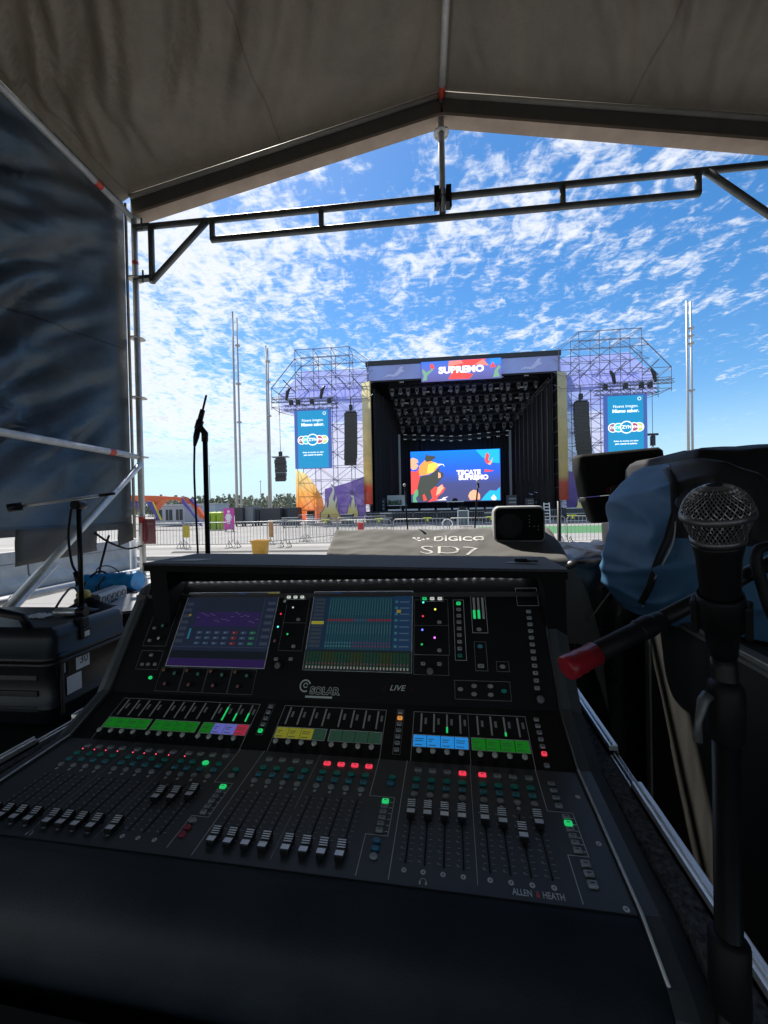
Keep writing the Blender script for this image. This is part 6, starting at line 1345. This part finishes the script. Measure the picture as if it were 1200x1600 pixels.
wimg([(0.02, 0.0), (0.02, 0.12), (0.05, 0.24), (0.08, 0.25), (0.08, 0.14), (0.05, 0.08), (0.07, 0.0)], GRN_); wimg([(0.10, 0.02), (0.08, 0.12), (0.10, 0.22), (0.13, 0.10)], CHAR); wimg([(0.14, 0.02), (0.13, 0.14), (0.15, 0.16), (0.18, 0.04)], R1); wimg([(0.31, 0.46), (0.31, 0.58), (0.335, 0.56), (0.34, 0.48)], PEA)
wimg([(0.73, 0.99), (0.99, 0.995), (0.99, 0.72), (0.90, 0.74), (0.80, 0.85)], CYA); wimg([(0.83, 0.78), (0.84, 0.90), (0.865, 0.93), (0.88, 0.88), (0.87, 0.78), (0.91, 0.74), (0.89, 0.69), (0.85, 0.72)], R1); wimg([(0.86, 0.72), (0.895, 0.76), (0.92, 0.84), (0.90, 0.72), (0.88, 0.69)], PEA)
wimg([(0.78, 0.01), (0.83, 0.12), (0.88, 0.20), (0.95, 0.19), (0.99, 0.26), (0.99, 0.01)], CYA); wimg([(0.66, 0.02), (0.64, 0.10), (0.66, 0.18), (0.70, 0.22), (0.74, 0.20), (0.77, 0.12), (0.77, 0.03)], PEA); wimg([(0.91, 0.01), (0.89, 0.05), (0.92, 0.12), (0.95, 0.05), (0.94, 0.01)], W1); wimg([(0.82, 0.56), (0.83, 0.61), (0.86, 0.60), (0.93, 0.58), (0.88, 0.56)], R1)
text('screen_lettering', 'TECATE', 0.82, W1, vw, Matrix.Translation((WX0+WW*0.648, YW-0.20, WZ0+WH*0.555)) @ Matrix.Rotation(pi/2, 4, 'X'), bold=0.05, sx=1.07, ext=0.004)
text('screen_lettering', 'SUPREMO', 0.82, W1, vw, Matrix.Translation((WX0+WW*0.70, YW-0.20, WZ0+WH*0.455)) @ Matrix.Rotation(pi/2, 4, 'X'), bold=0.05, sx=1.08, ext=0.004)
# gear on the deck: risers, tables, drum kit, racks
for k in range(7):
    p = atY(617+k*25.5, 797, 42.3); t = thing('stage_riser', 'low black riser with a white front edge along the stage front', 'riser', (p.x, 42.6, 1.22), group='white edged risers along the stage front')
    b = MB(); b.box((p.x-0.75, 42.2, 1.221), (p.x+0.75, 43.4, 1.36)); b.build('riser_body', STB, t)
    b = MB(); b.box((p.x-0.75, 42.14, 1.25), (p.x+0.75, 42.199, 1.43)); b.build('riser_edge', mat('riser_white', (0.6, 0.6, 0.6), 0.5), t)
kt = thing('keyboard_table', 'white topped table with a dark console below the video wall', 'table', (5.0, 46, 1.22)); p = atY(711, 785, 46)
b = MB(); b.box((p.x-1.0, 45.7, 2.12), (p.x+1.0, 46.4, 2.24)); b.build('tabletop', WHITE, kt)
for s in (-0.8, 0.8): b = MB(); b.box((p.x+s-0.05, 45.9, 1.221), (p.x+s+0.05, 46.1, 2.119)); b.build('leg', BLACK_METAL, kt)
b = MB(); b.smooth = True; b.lathe([(0.32, 0), (0.34, 0.12), (0.22, 0.3), (0.05, 0.36)], 14, Matrix.Translation((p.x, 46.0, 2.241))); b.build('console_hump', BLACK, kt)
pt = thing('planter_table', 'white screened table with green plants at the left of the deck', 'table', (atY(620, 785, 46).x, 46, 1.22)); p = atY(619, 785, 46)
b = MB(); b.box((p.x-1.1, 46.2, 1.9), (p.x+1.1, 46.3, 3.1)); b.build('back_board', mat('board_white', (0.55, 0.55, 0.5), 0.6), pt); b = MB(); b.box((p.x-1.0, 45.6, 1.83), (p.x+1.3, 46.19, 1.92)); b.build('tabletop', WHITE, pt)
for s in (-0.8, 0.9): b = MB(); b.box((p.x+s-0.05, 45.8, 1.221), (p.x+s+0.05, 45.9, 1.829)); b.build('leg', BLACK_METAL, pt)
b = MB(); rn = random.Random(5)
for k in range(160):
    c = Vector((p.x-1.0+1.7*rn.random(), 45.7+0.35*rn.random(), 1.95+0.55*rn.random()**1.4)); u = Vector((rn.gauss(0, 1), rn.gauss(0, 1), rn.gauss(0, 1))).normalized()*0.12; v = u.orthogonal().normalized()*0.05; b.poly([c-u, c+v, c+u, c-v])
b.build('plants', mat('plant_green', (0.05, 0.12, 0.04), 0.7), pt, fix=False)
dk = thing('drum_kit', 'black drum kit with bright cymbals at the right of the deck', 'drum kit', (atY(850, 790, 46).x, 46, 1.22)); dc = atY(848, 790, 46); DR = mat('drum_shell', (0.03, 0.03, 0.034), 0.25, 0, 0.2, 4, coat=0.5); CH = mat('chrome', (0.7, 0.7, 0.7), 0.2, 0.9)
for x, z, r, h_, rx in ((0, 1.75, 0.42, 0.5, pi/2), (-0.75, 1.75, 0.3, 0.35, 0.25), (0.85, 1.7, 0.33, 0.4, 0.25), (-0.3, 2.35, 0.24, 0.28, 0.5), (0.3, 2.35, 0.25, 0.28, 0.5)):
    M = Matrix.Translation((dc.x+x, 46, z)) @ Matrix.Rotation(rx, 4, 'X'); b = MB(); b.lathe([(r, -h_/2), (r, h_/2)], 18, M); d_ = b.build('drum', DR, dk); b = MB(); b.lathe([(r*1.02, h_/2), (r*1.04, h_/2+0.03), (r*0.9, h_/2+0.032)], 18, M); b.build('drum_hoop', CH, d_)
for x, z in ((-1.2, 2.9), (-0.6, 3.1), (0.6, 3.15), (1.25, 2.95), (1.5, 2.6)):
    b = MB(); b.lathe([(0.05, 0.04), (0.34, 0.0), (0.34, -0.008)], 18, Matrix.Translation((dc.x+x, 46, z)) @ Matrix.Rotation(0.35, 4, 'X')); cy_ = b.build('cymbal', CH, dk); b = MB(); b.tube([(dc.x+x, 46, 1.221), (dc.x+x, 46, z)], 0.02, 6); b.build('cymbal_stand', STEEL_D, cy_)
for px, w, h_, lab in ((800, 1.0, 1.5, 'dark equipment rack beside the right lower corner of the video wall'), (828, 0.8, 1.1, 'low dark rack left of the drum kit'), (597, 0.7, 1.5, 'dark upright rack at the far left of the deck')):
    p = atY(px, 795, 45); t = thing('equipment_rack', lab, 'rack', (p.x, 45, 1.22)); b = MB(); b.box((p.x-w/2, 44.7, 1.25), (p.x+w/2, 45.5, 1.25+h_)); bevel(b.build('rack_body', DARKB, t), 0.03)
    for k in range(3): b = MB(); b.box((p.x-w*0.4, 44.67, 1.4+k*h_*0.28), (p.x+w*0.4, 44.699, 1.4+k*h_*0.28+h_*0.14)); b.build('rack_unit', mat('rack_unit_grey', (0.25, 0.25, 0.26), 0.4), t)
p = atY(723, 812, 30); rk = thing('road_case', 'white framed grey road case standing behind the front barriers under the stage', 'road case', (p.x, 30, 0))
b = MB(); b.box((p.x-0.36, 29.7, 0.15), (p.x+0.36, 30.4, 1.22)); b.build('case_body', mat('case_grey_blue', (0.10, 0.12, 0.13), 0.5), rk)
for a, c in (((-0.42, 0.12), (-0.36, 1.28)), ((0.36, 0.12), (0.42, 1.28)), ((-0.359, 1.221), (0.359, 1.28)), ((-0.359, 0.66), (0.359, 0.72))): b = MB(); b.box((p.x+a[0], 29.66, a[1]), (p.x+c[0], 29.699, c[1])); b.build('case_frame', WHITE, rk)
b = MB(); b.box((p.x-0.25, 29.75, 1.281), (p.x+0.25, 30.2, 1.55)); b.build('case_top_box', BLACK, rk)
p = atY(699, 816, 26); b = MB(); n = 30; b.tube([(p.x+0.34*cos(2*pi*k/n), 26+0.05*sin(4*pi*k/n), 0.40+0.32*sin(2*pi*k/n)) for k in range(n+1)], 0.035, 8); tag(b.build('hose_coil', WHITE), 'coiled pale hose standing behind the front barriers before the stage', 'hose')
p = atY(486, 806, 38); ec = thing('generator_cart', 'pale equipment cart with a black top before the left scaffold tower', 'cart', (p.x, 38, 0))
b = MB(); b.box((p.x-0.32, 37.6, 0.2), (p.x+0.32, 38.3, 0.95)); b.build('cart_body', mat('cart_pale', (0.5, 0.5, 0.5), 0.5), ec); b = MB(); b.box((p.x-0.30, 37.62, 0.96), (p.x+0.34, 38.25, 1.45)); b.build('cart_top', BLACK, ec)
for s in (-1, 1): b = MB(); b.lathe([(0.1, -0.05), (0.1, 0.05)], 12, Matrix.Translation((p.x+s*0.25, 37.7, 0.1)) @ Matrix.Rotation(pi/2, 4, 'Y')); b.build('wheel', RUBBER, ec)
p = atY(855, 815, 34); ld = thing('folding_ladder', 'white folding ladder standing right of the studio monitor', 'ladder', (p.x, 34, 0))
for s in (-1, 1): b = MB(); b.bar((p.x+s*0.26, 34, 0), (p.x+s*0.22, 34.1, 1.75), 0.06); b.build('rail', WHITE, ld)
for k in range(6): b = MB(); b.box((p.x-0.24, 34.0+k*0.015, 0.25+k*0.27), (p.x+0.24, 34.05+k*0.015, 0.32+k*0.27)); b.build('rung', WHITE, ld)

# ------------------------------------------------------------------ scaffold towers with scrim, banners and hanging loudspeakers
SCAF = mat('scaffold_tube', (0.20, 0.21, 0.27), 0.55, 0.2)
def mesh_cloth(name, stops, z0, z1, alpha, axis='Z'):
    mt = gradient_print(name, stops, z0, z1, axis); nt = mt.node_tree; N = nt.nodes; L = nt.links; bs = N['Principled BSDF']; out = [n for n in N if n.type == 'OUTPUT_MATERIAL'][0]
    cr = [n for n in N if n.type == 'VALTORGB'][0]; tr = N.new('ShaderNodeBsdfTransparent'); tl_ = N.new('ShaderNodeBsdfTranslucent'); L.new(cr.outputs[0], tl_.inputs[0]); m1 = N.new('ShaderNodeMixShader'); m1.inputs[0].default_value = 0.75; L.new(bs.outputs[0], m1.inputs[1]); L.new(tl_.outputs[0], m1.inputs[2])
    nz = N.new('ShaderNodeTexNoise'); nz.inputs['Scale'].default_value = 0.9; nz.inputs['Detail'].default_value = 5; tc = [n for n in N if n.type == 'TEX_COORD'][0]; L.new(tc.outputs['Object'], nz.inputs[0]); mr = N.new('ShaderNodeMapRange'); L.new(nz.outputs[0], mr.inputs[0]); mr.inputs[1].default_value = 0.3; mr.inputs[2].default_value = 0.7; mr.inputs[3].default_value = alpha-0.15; mr.inputs[4].default_value = min(alpha+0.12, 1)
    m2 = N.new('ShaderNodeMixShader'); L.new(mr.outputs[0], m2.inputs[0]); L.new(tr.outputs[0], m2.inputs[1]); L.new(m1.outputs[0], m2.inputs[2]); L.new(m2.outputs[0], out.inputs[0]); return mt
SCR_U = mesh_cloth('lavender_scrim', [(0, (0.66, 0.66, 0.90)), (0.5, (0.52, 0.56, 0.90)), (1, (0.50, 0.55, 0.88))], 0, 18, 0.70)
SCR_L = mesh_cloth('pale_scrim', [(0, (0.82, 0.78, 0.86)), (1, (0.76, 0.76, 0.94))], 0, 12, 0.62)
ORP = mesh_cloth('orange_print', [(0, (0.92, 0.22, 0.16)), (0.25, (0.92, 0.38, 0.14)), (0.6, (0.92, 0.58, 0.18)), (1, (0.92, 0.82, 0.45))], 0, 5.6, 0.82)
PUP = mesh_cloth('purple_print', [(0, (0.36, 0.26, 0.60)), (1, (0.42, 0.33, 0.66))], 0, 4, 0.88)
YCP = mesh_cloth('yellow_column_print', [(0, (0.90, 0.16, 0.10)), (0.27, (0.90, 0.28, 0.16)), (0.32, (0.95, 0.78, 0.36)), (1, (0.95, 0.90, 0.62))], 0, 14, 0.93)
FLC = gradient_print('flame_cream', [(0, (0.92, 0.30, 0.14)), (0.25, (0.92, 0.66, 0.16)), (0.6, (0.90, 0.82, 0.58)), (1, (0.92, 0.88, 0.80))], 0, 4.2); FLD = mat('flame_outline', (0.20, 0.16, 0.14), 0.7)
FL1 = [(370, 1560), (368, 1440), (412, 1390), (450, 1255), (448, 1372), (474, 1335), (482, 1225), (532, 1110), (500, 1040), (550, 1085), (555, 1160), (535, 1235), (556, 1290), (582, 1200), (576, 1165), (592, 1250), (572, 1340), (580, 1400), (602, 1300), (596, 1400), (640, 1500), (645, 1560)]
FL2 = [(722, 1490), (745, 1400), (768, 1290), (772, 1385), (796, 1270), (812, 1230), (775, 1190), (822, 1195), (840, 1290), (838, 1380), (862, 1310), (866, 1385), (882, 1420), (880, 1490)]
def tower(s, label):
    X = lambda x: CXS+s*x                       # x measured outward from the stage centre
    t = thing('scaffold_tower', label, 'scaffold tower', (X(13.9), 42, 0))
    def tb(name, a, c, r=0.028): b = MB(); b.tube([a, c], r, 5); return b.build(name, SCAF, t)
    xs_ = [9.9, 11.9, 13.9, 15.9, 17.95]; ys = [41.2, 43.4]
    tops = [17.6, 19.2, 19.2, 19.2, 19.2]
    for i, x in enumerate(xs_):
        for j, y in enumerate(ys): tb('standard', (X(x), y, 0), (X(x), y, tops[i]), 0.038)
    for y in ys: tb('standard', (X(20.7), y, 12.7), (X(20.7), y, 15.2), 0.035)
    for k in range(13):
        z = 0.4+1.48*k; b = MB()
        for y in ys: b.bar((X(9.9 if k < 12 else 11.9), y, z), (X(17.95), y, z), 0.045)
        for x in (xs_ if k < 12 else xs_[1:]): b.bar((X(x), ys[0], z), (X(x), ys[1], z), 0.045)
        b.build('ledger_level', SCAF, t)
    b = MB()
    for y in ys: b.bar((X(11.9), y, 19.15), (X(17.95), y, 19.15), 0.06); b.bar((X(9.9), y, 17.6), (X(11.9), y, 19.15), 0.05)
    for x in xs_[1:]: b.bar((X(x), ys[0], 19.15), (X(x), ys[1], 19.15), 0.05)
    for q in range(1, 4):
        for y in ys: b.bar((X(xs_[q]), y, 18.16), (X(xs_[q+1]), y, 19.15), 0.04)
    b.build('top_ledger', SCAF, t)
    for z in (13.0, 14.1, 15.1):
        b = MB()
        for y in ys: b.bar((X(17.95), y, z), (X(20.7), y, z), 0.05)
        b.bar((X(20.7), ys[0], z), (X(20.7), ys[1], z), 0.05); b.build('outrigger_ledger', SCAF, t)
    for y in ys:
        b = MB(); b.bar((X(17.95), y, 18.2), (X(20.7), y, 15.1), 0.07); b.bar((X(17.95), y, 13.0), (X(20.7), y, 15.1), 0.05); b.bar((X(17.95), y, 12.2), (X(20.7), y, 13.0), 0.05); b.build('outrigger_brace', SCAF, t)
    for i in range(4):
        for y in ys:
            b = MB()
            for k in range(11 if i == 0 else 12):
                z = 0.4+1.48*k
                a, c = (xs_[i], xs_[i+1]) if (k+i) % 2 else (xs_[i+1], xs_[i]); b.bar((X(a), y, z), (X(c), y, z+1.48), 0.04)
            b.build('brace_bay', SCAF, t)
    for k in range(4):
        z = 13.2+1.3*k; b = MB(); b.bar((X(9.9), 40.4, z), (X(18.2), 40.4, z), 0.05)
        for q in range(9):
            x = 9.9+8.3*q/8; b.bar((X(x), 40.4, z), (X(x+0.5 if q % 2 else x-0.5), 41.2, z+0.7), 0.045)
        b.build('canopy_ledger', SCAF, t)
    b = MB()
    for q in range(6): x = 10.4+1.5*q; b.bar((X(x), 41.0, 14.4), (X(x+1.1), 40.2, 15.6), 0.09)
    b.build('canopy_strut', SCAF, t)
    def cloth(pts, y, mt, name, seg=None):
        P = [Vector((X(x), y, z)) for x, z in pts]; b = MB(); b.loft([P, [p+Vector((0, 0.012, 0)) for p in P]], True, True, True); return b.build(name, mt, t)
    cloth([(9.95, 11.6), (17.9, 11.6), (17.9, 12.3), (20.6, 13.2), (20.6, 15.0), (17.9, 17.7), (9.95, 17.4)], 43.6, SCR_U, 'upper_scrim')
    cloth([(9.95, 0.4), (17.9, 0.4), (17.9, 11.58), (9.95, 11.58)], 43.62, SCR_L, 'lower_scrim')
    cloth([(10.4, 13.2), (18.2, 13.6), (18.2, 14.6), (16.0, 15.4), (12.0, 15.2), (10.4, 14.6)], 41.6, SCR_U, 'canopy_scrim')
    cloth([(14.8, 0.3), (18.1, 0.3), (18.1, 6.0), (16.9, 5.5), (15.9, 4.2), (15.1, 2.6)], 41.0, ORP, 'orange_banner')
    cloth([(10.4, 0.5), (14.9, 0.5), (14.9, 3.8), (12.4, 4.4), (10.4, 5.1)], 41.12, PUP, 'purple_banner')
    cloth([(9.62, 2.0), (10.55, 2.0), (10.55, 15.0), (9.62, 15.2)], 40.9, YCP, 'column_banner')
    for nm, fl in (('flame_print', FL1), ('flame_print', FL2)):
        pts = [(pxz(460+x/8.89, 640+z/8.89, 40.7)) for x, z in fl]; pts = [(CXS-x, max(z, 0.15)) for x, z in pts]
        P = [Vector((X(x), 40.7, z)) for x, z in pts]; b = MB(); b.loft([P, [p+Vector((0, 0.02, 0)) for p in P]], True, True, True); f = b.build(nm, FLC, t)
        c = sum((q[0] for q in pts))/len(pts), 0.1
        Q = [Vector((X(c[0]+(x-c[0])*1.10), 40.73, c[1]+(z-c[1])*1.03)) for x, z in pts]; b = MB(); b.loft([Q, [p+Vector((0, 0.02, 0)) for p in Q]], True, True, True); b.build('flame_outline', FLD, f)
    return t, X
twL, XA = tower(-1, 'scaffold tower left of the stage with lavender scrim and an orange printed base')
twR, XB = tower(1, 'scaffold tower right of the stage partly hidden by the tilted speaker')
CYB = emis('ad_blue', (0.005, 0.22, 0.45), 0.72)
PUE = emis('ad_edge', (0.05, 0.10, 0.36), 0.6); AW = emis('ad_white', (0.75, 0.85, 0.90), 0.9)
RC_ = [emis('ad_plum', (0.22, 0.09, 0.14), 0.9), emis('ad_mint', (0.03, 0.40, 0.42), 0.9), CYB, emis('ad_ruby', (0.32, 0.05, 0.10), 0.9), emis('ad_lime', (0.36, 0.48, 0.13), 0.9)]
def advert(X, s, label):
    xc = 15.85; w = 4.05; z0, z1 = 6.0, 12.3; Y = 40.3
    t = thing('advert_screen', label, 'advertising screen', (X(xc), Y, z0)); x0 = X(xc)-w/2
    b = MB(); b.box((x0, Y, z0), (x0+w, Y+0.15, z1)); b.build('screen_panel', PUE, t)
    b = MB(); b.box((x0+w*0.09, Y-0.02, z0+0.06), (x0+w*0.91, Y-0.001, z1-0.12)); b.build('screen_image', CYB, t)
    RX = Matrix.Rotation(pi/2, 4, 'X'); c = x0+w/2
    tx = lambda tt, z, sz, **k: text('advert_lettering', tt, sz, AW, t, Matrix.Translation((c, Y-0.05, z)) @ RX, **k)
    tx('Nueva imagen.', z1-1.15, 0.40); tx('Mismo sabor.', z1-1.62, 0.46, bold=0.03)
    tx('Bolsas de nicotina con sabor', z0+1.72, 0.20, bold=0.02); tx('para cuando t\u00fa quieras.', z0+1.45, 0.22, bold=0.03)
    for k, (dx, r) in enumerate(((-1.22, 0.46), (1.22, 0.46), (-0.72, 0.46), (0.72, 0.46), (0, 0.62))):
        col = (0, 4, 1, 3, 2)[k]; M = Matrix.Translation((c+dx, Y-0.045-0.03*k, z0+3.05)) @ RX
        b = MB(); b.lathe([(r, 0), (r, 0.012)], 28, M); d_ = b.build('advert_disc', AW, t)
        b = MB(); b.lathe([(r*0.84, 0.0125), (r*0.84, 0.018)], 28, M); b.build('disc_centre', RC_[col], d_)
        text('disc_lettering', 'ZYN' if k == 4 else 'ZYN', r*0.72, AW, d_, M @ Matrix.Translation((0, 0, 0.024)), bold=0.03)
    b = MB(); M = Matrix.Translation((x0+w*0.82, Y-0.03, z1-0.45)) @ RX; b.lathe([(0.17, 0), (0.17, 0.01), (0.13, 0.01), (0.13, 0)], 18, M, False); b.build('advert_mark', AW, t)
advert(XA, -1, 'blue advertising screen on the left scaffold tower reading Mismo sabor'); advert(XB, 1, 'blue advertising screen on the right tower, half hidden by the tilted speaker')
ARR = mat('line_array_grille', (0.05, 0.047, 0.045), 0.6, 0, 0.2, 3)
HOI = mat('hoist_black', (0.025, 0.025, 0.028), 0.5)
def line_array(X0, Y, ztop, n, w, h, lab, lean=0.0, curve=0.02):
    t = thing('line_array', lab, 'loudspeaker array', (X0, Y, ztop-n*h)); z = ztop; a = lean; y = Y; x = X0
    for k in range(n):
        M = Matrix.Translation((x, y, z)) @ Matrix.Rotation(a, 4, 'X'); b = MB(); ww = w if k < n-2 else w*0.92
        b.loft([[Vector((-ww/2, 0, -h+0.02)), Vector((ww/2, 0, -h+0.02)), Vector((ww*0.42, 0.7, -h*0.85)), Vector((-ww*0.42, 0.7, -h*0.85))], [Vector((-ww/2, 0, 0)), Vector((ww/2, 0, 0)), Vector((ww*0.42, 0.7, -h*0.15)), Vector((-ww*0.42, 0.7, -h*0.15))]], True, True, True)
        b.build('array_cabinet', ARR, t, M); z -= h*cos(a); y += h*sin(a)*-1; a += curve
    b = MB(); b.box((x-w*0.4, Y-0.05, ztop+0.03), (x+w*0.4, Y+0.6, ztop+0.16)); b.build('fly_frame', HOI, t)
    b = MB(); b.rbox((x, Y+0.25, ztop+0.35), (0.38, 0.34, 0.55), 0.08); b.tube([(x, Y+0.25, ztop+0.17), (x, Y+0.25, ztop+0.35)], 0.04, 6); b.build('chain_hoist', HOI, t)
    b = MB(); b.tube([(x, Y+0.25, ztop+0.9), (x, Y+0.25, ztop+1.7)], 0.03, 5); b.build('hoist_chain', HOI, t); return t
line_array(-7.35, 40.2, 11.75, 16, 1.4, 0.36, 'tall black line array hanging on the left tower beside the advertising screen')
line_array(CXS*2+7.35, 40.2, 11.75, 16, 1.4, 0.36, 'tall black line array hanging on the right tower beside the advertising screen')
la = line_array(-15.5, 41, 7.2, 5, 1.25, 0.5, 'short black line array hanging free left of the left scaffold tower', lean=-0.1, curve=0.10)
b = MB(); b.tube([(-15.5, 41.25, 8.9), (-15.5, 41.25, 12.9)], 0.025, 5); b.build('hoist_chain', HOI, la)
b = MB(); b.box((-16.4, 40.9, 7.42), (-14.6, 41.6, 7.52)); b.build('spreader_bar', TRUSS_A, la)
rh = thing('chain_hoist', 'small chain hoist hanging free right of the right advertising screen', 'hoist', (23.6, 41.2, 9.0)); hx = atY(1020, 690, 41.2)
b = MB(); b.rbox((hx.x, 41.2, hx.z-0.4), (0.42, 0.36, 1.0), 0.1); b.box((hx.x-0.5, 41.1, hx.z+0.62), (hx.x+0.5, 41.3, hx.z+0.82)); b.build('hoist_body', HOI, rh); b = MB(); b.tube([(hx.x, 41.2, hx.z+0.8), (hx.x, 41.2, 12.7)], 0.025, 5); b.build('hoist_chain', HOI, rh)
b = MB(); b.tube([(hx.x, 41.2, hx.z-0.4), (hx.x-1.0, 41.2, hx.z-2.2), (hx.x+1.0, 41.2, hx.z-2.2), (hx.x, 41.2, hx.z-0.4)], 0.03, 5); b.build('sling', HOI, rh)
for X, s, lab in ((XA, -1, 'box truss with dark hoists over the left advertising screen'), (XB, 1, 'box truss with dark hoists over the right advertising screen')):
    t = thing('screen_truss', lab, 'truss', (X(16), 40.4, 12.7))
    truss((X(13.0), 40.4, 12.62), (X(19.0), 40.4, 12.62), 0.45, mat('truss_dark_edge', (0.06, 0.06, 0.07), 0.5, 0.5), 'truss_frame', t)
    truss((X(13.4), 40.4, 13.35), (X(20.4), 40.4, 13.45), 0.35, TRUSS_A, 'upper_truss', t)
    for x in (14.0, 15.9, 17.4, 18.2):
        b = MB(); b.rbox((X(x), 40.35, 12.90), (0.42, 0.36, 0.55), 0.08); b.build('chain_hoist', HOI, t)
    for x in (14.9, 18.7):
        b = MB(); b.tube([(X(x), 40.3, 13.4), (X(x)-0.15*s, 40.3, 14.3), (X(x)-0.45*s, 40.3, 14.75)], [0.14, 0.2, 0.1], 7); b.build('cable_loop', HOI, t)
# ------------------------------------------------------------------ a person working before the left tower
def person(px, py, Y, label, seat):
    h = atY(px, py, Y); t = None
    P = {'pelvis': (0, 0, 0.50), 'chest': (0.0, -0.12, 0.86), 'neck': (0.0, -0.18, 1.0), 'head': (0.0, -0.21, 1.10), 'crown': (0, -0.21, 1.20), 'kneeL': (-0.13, -0.42, 0.50), 'kneeR': (0.13, -0.42, 0.52), 'ankL': (-0.13, -0.40, 0.10), 'ankR': (0.13, -0.46, 0.10), 'toeL': (-0.14, -0.58, 0.05), 'toeR': (0.14, -0.64, 0.05), 'shL': (-0.19, -0.14, 0.93), 'shR': (0.19, -0.14, 0.93), 'elL': (-0.24, -0.28, 0.70), 'elR': (0.24, -0.28, 0.70), 'haL': (-0.13, -0.48, 0.60), 'haR': (0.13, -0.48, 0.62)}
    Rd = {'pelvis': 0.16, 'chest': 0.15, 'neck': 0.055, 'head': 0.095, 'crown': 0.085, 'kneeL': 0.07, 'kneeR': 0.07, 'ankL': 0.045, 'ankR': 0.045, 'toeL': 0.04, 'toeR': 0.04, 'shL': 0.07, 'shR': 0.07, 'elL': 0.045, 'elR': 0.045, 'haL': 0.035, 'haR': 0.035}
    E_ = [('pelvis', 'chest'), ('chest', 'neck'), ('neck', 'head'), ('head', 'crown'), ('pelvis', 'kneeL'), ('pelvis', 'kneeR'), ('kneeL', 'ankL'), ('kneeR', 'ankR'), ('ankL', 'toeL'), ('ankR', 'toeR'), ('chest', 'shL'), ('chest', 'shR'), ('shL', 'elL'), ('shR', 'elR'), ('elL', 'haL'), ('elR', 'haR')]
    ks = list(P); me = bpy.data.meshes.new('person'); me.from_pydata([P[k] for k in ks], [(ks.index(a), ks.index(c)) for a, c in E_], []); o = bpy.data.objects.new('person', me); COL.objects.link(o)
    md = o.modifiers.new('skin', 'SKIN'); me.materials.append(mat('dark_clothing', (0.025, 0.025, 0.03), 0.8))
    for k, d in zip(ks, me.skin_vertices[0].data): d.radius = (Rd[k], Rd[k]*0.9); d.use_root = (k == 'pelvis')
    o.modifiers.new('smooth', 'SUBSURF').render_levels = 1
    o.location = (h.x, Y, h.z-1.15); o.rotation_euler = (0, 0, 0.5); WM[o.name] = Matrix.Translation(o.location)
    tag(o, label, 'person')
    hd = MB(); hd.smooth = True; hd.lathe([(0.01, -0.10), (0.07, -0.08), (0.098, 0.0), (0.085, 0.07), (0.01, 0.105)], 14, Matrix.Translation((0, -0.22, 1.16))); x = hd.mesh('hair', mat('dark_hair', (0.012, 0.01, 0.009), 0.7)); ho = bpy.data.objects.new('hair', x); COL.objects.link(ho); ho.parent = o
    return h
h = person(513, 805, 38.5, 'person in dark clothes sitting before the orange base of the left tower', True)
b = MB(); zb = h.z-1.15+0.40
b.box((h.x-0.3, 38.35, 0.0), (h.x+0.3, 38.9, max(0.08, zb))); bevel(b.build('low_seat_box', DARKB), 0.02); tag(bpy.data.objects['low_seat_box'], 'low dark box the person before the left tower sits on', 'box')

for px, Y, w, h_, d, lab in ((604, 33, 1.0, 1.15, 0.7, 'dark road case on the pavement below the left end of the deck'), (768, 34, 1.3, 1.0, 0.8, 'wide dark road case on the pavement left of the studio monitor'), (897, 35, 1.6, 1.25, 0.9, 'long dark road case on the pavement below the right flame print'), (938, 36, 1.4, 1.2, 0.9, 'long dark road case on the pavement below the tilted speaker'), (455, 34, 1.5, 0.9, 0.8, 'low dark road case before the orange printed base'), (543, 35, 1.1, 1.1, 0.8, 'dark road case before the purple print of the left tower')):
    p = atY(px, 815, Y); t = thing('road_case', lab, 'road case', (p.x, Y, 0))
    b = MB(); b.box((p.x-w/2, Y-d/2, 0.12), (p.x+w/2, Y+d/2, h_)); bevel(b.build('case_body', DARKB, t), 0.02)
    for z0, z1 in ((0.11, 0.17), (h_-0.05, h_+0.012), (h_*0.6, h_*0.6+0.04)): b = MB(); b.box((p.x-w/2-0.012, Y-d/2-0.012, z0), (p.x+w/2+0.012, Y-d/2+0.03, z1)); b.build('edge_rail', STEEL, t)
    for q in (-1, 1): b = MB(); b.lathe([(0.055, -0.02), (0.055, 0.02)], 10, Matrix.Translation((p.x+q*w*0.4, Y-d*0.35, 0.055)) @ Matrix.Rotation(pi/2, 4, 'X')); b.build('castor', RUBBER, t)
RAMP = mat('ramp_black_rubber', (0.02, 0.02, 0.02), 0.8)
b = MB(); b.loft([[Vector((x, y, z)) for y, z in ((13.62, 0.001), (13.74, 0.05), (13.86, 0.05), (13.98, 0.001))] for x in (-9.5, 9.0)], True, True, True); tag(b.build('cable_ramp', RAMP), 'long low black cable ramp across the pavement before the front barriers', 'cable ramp')
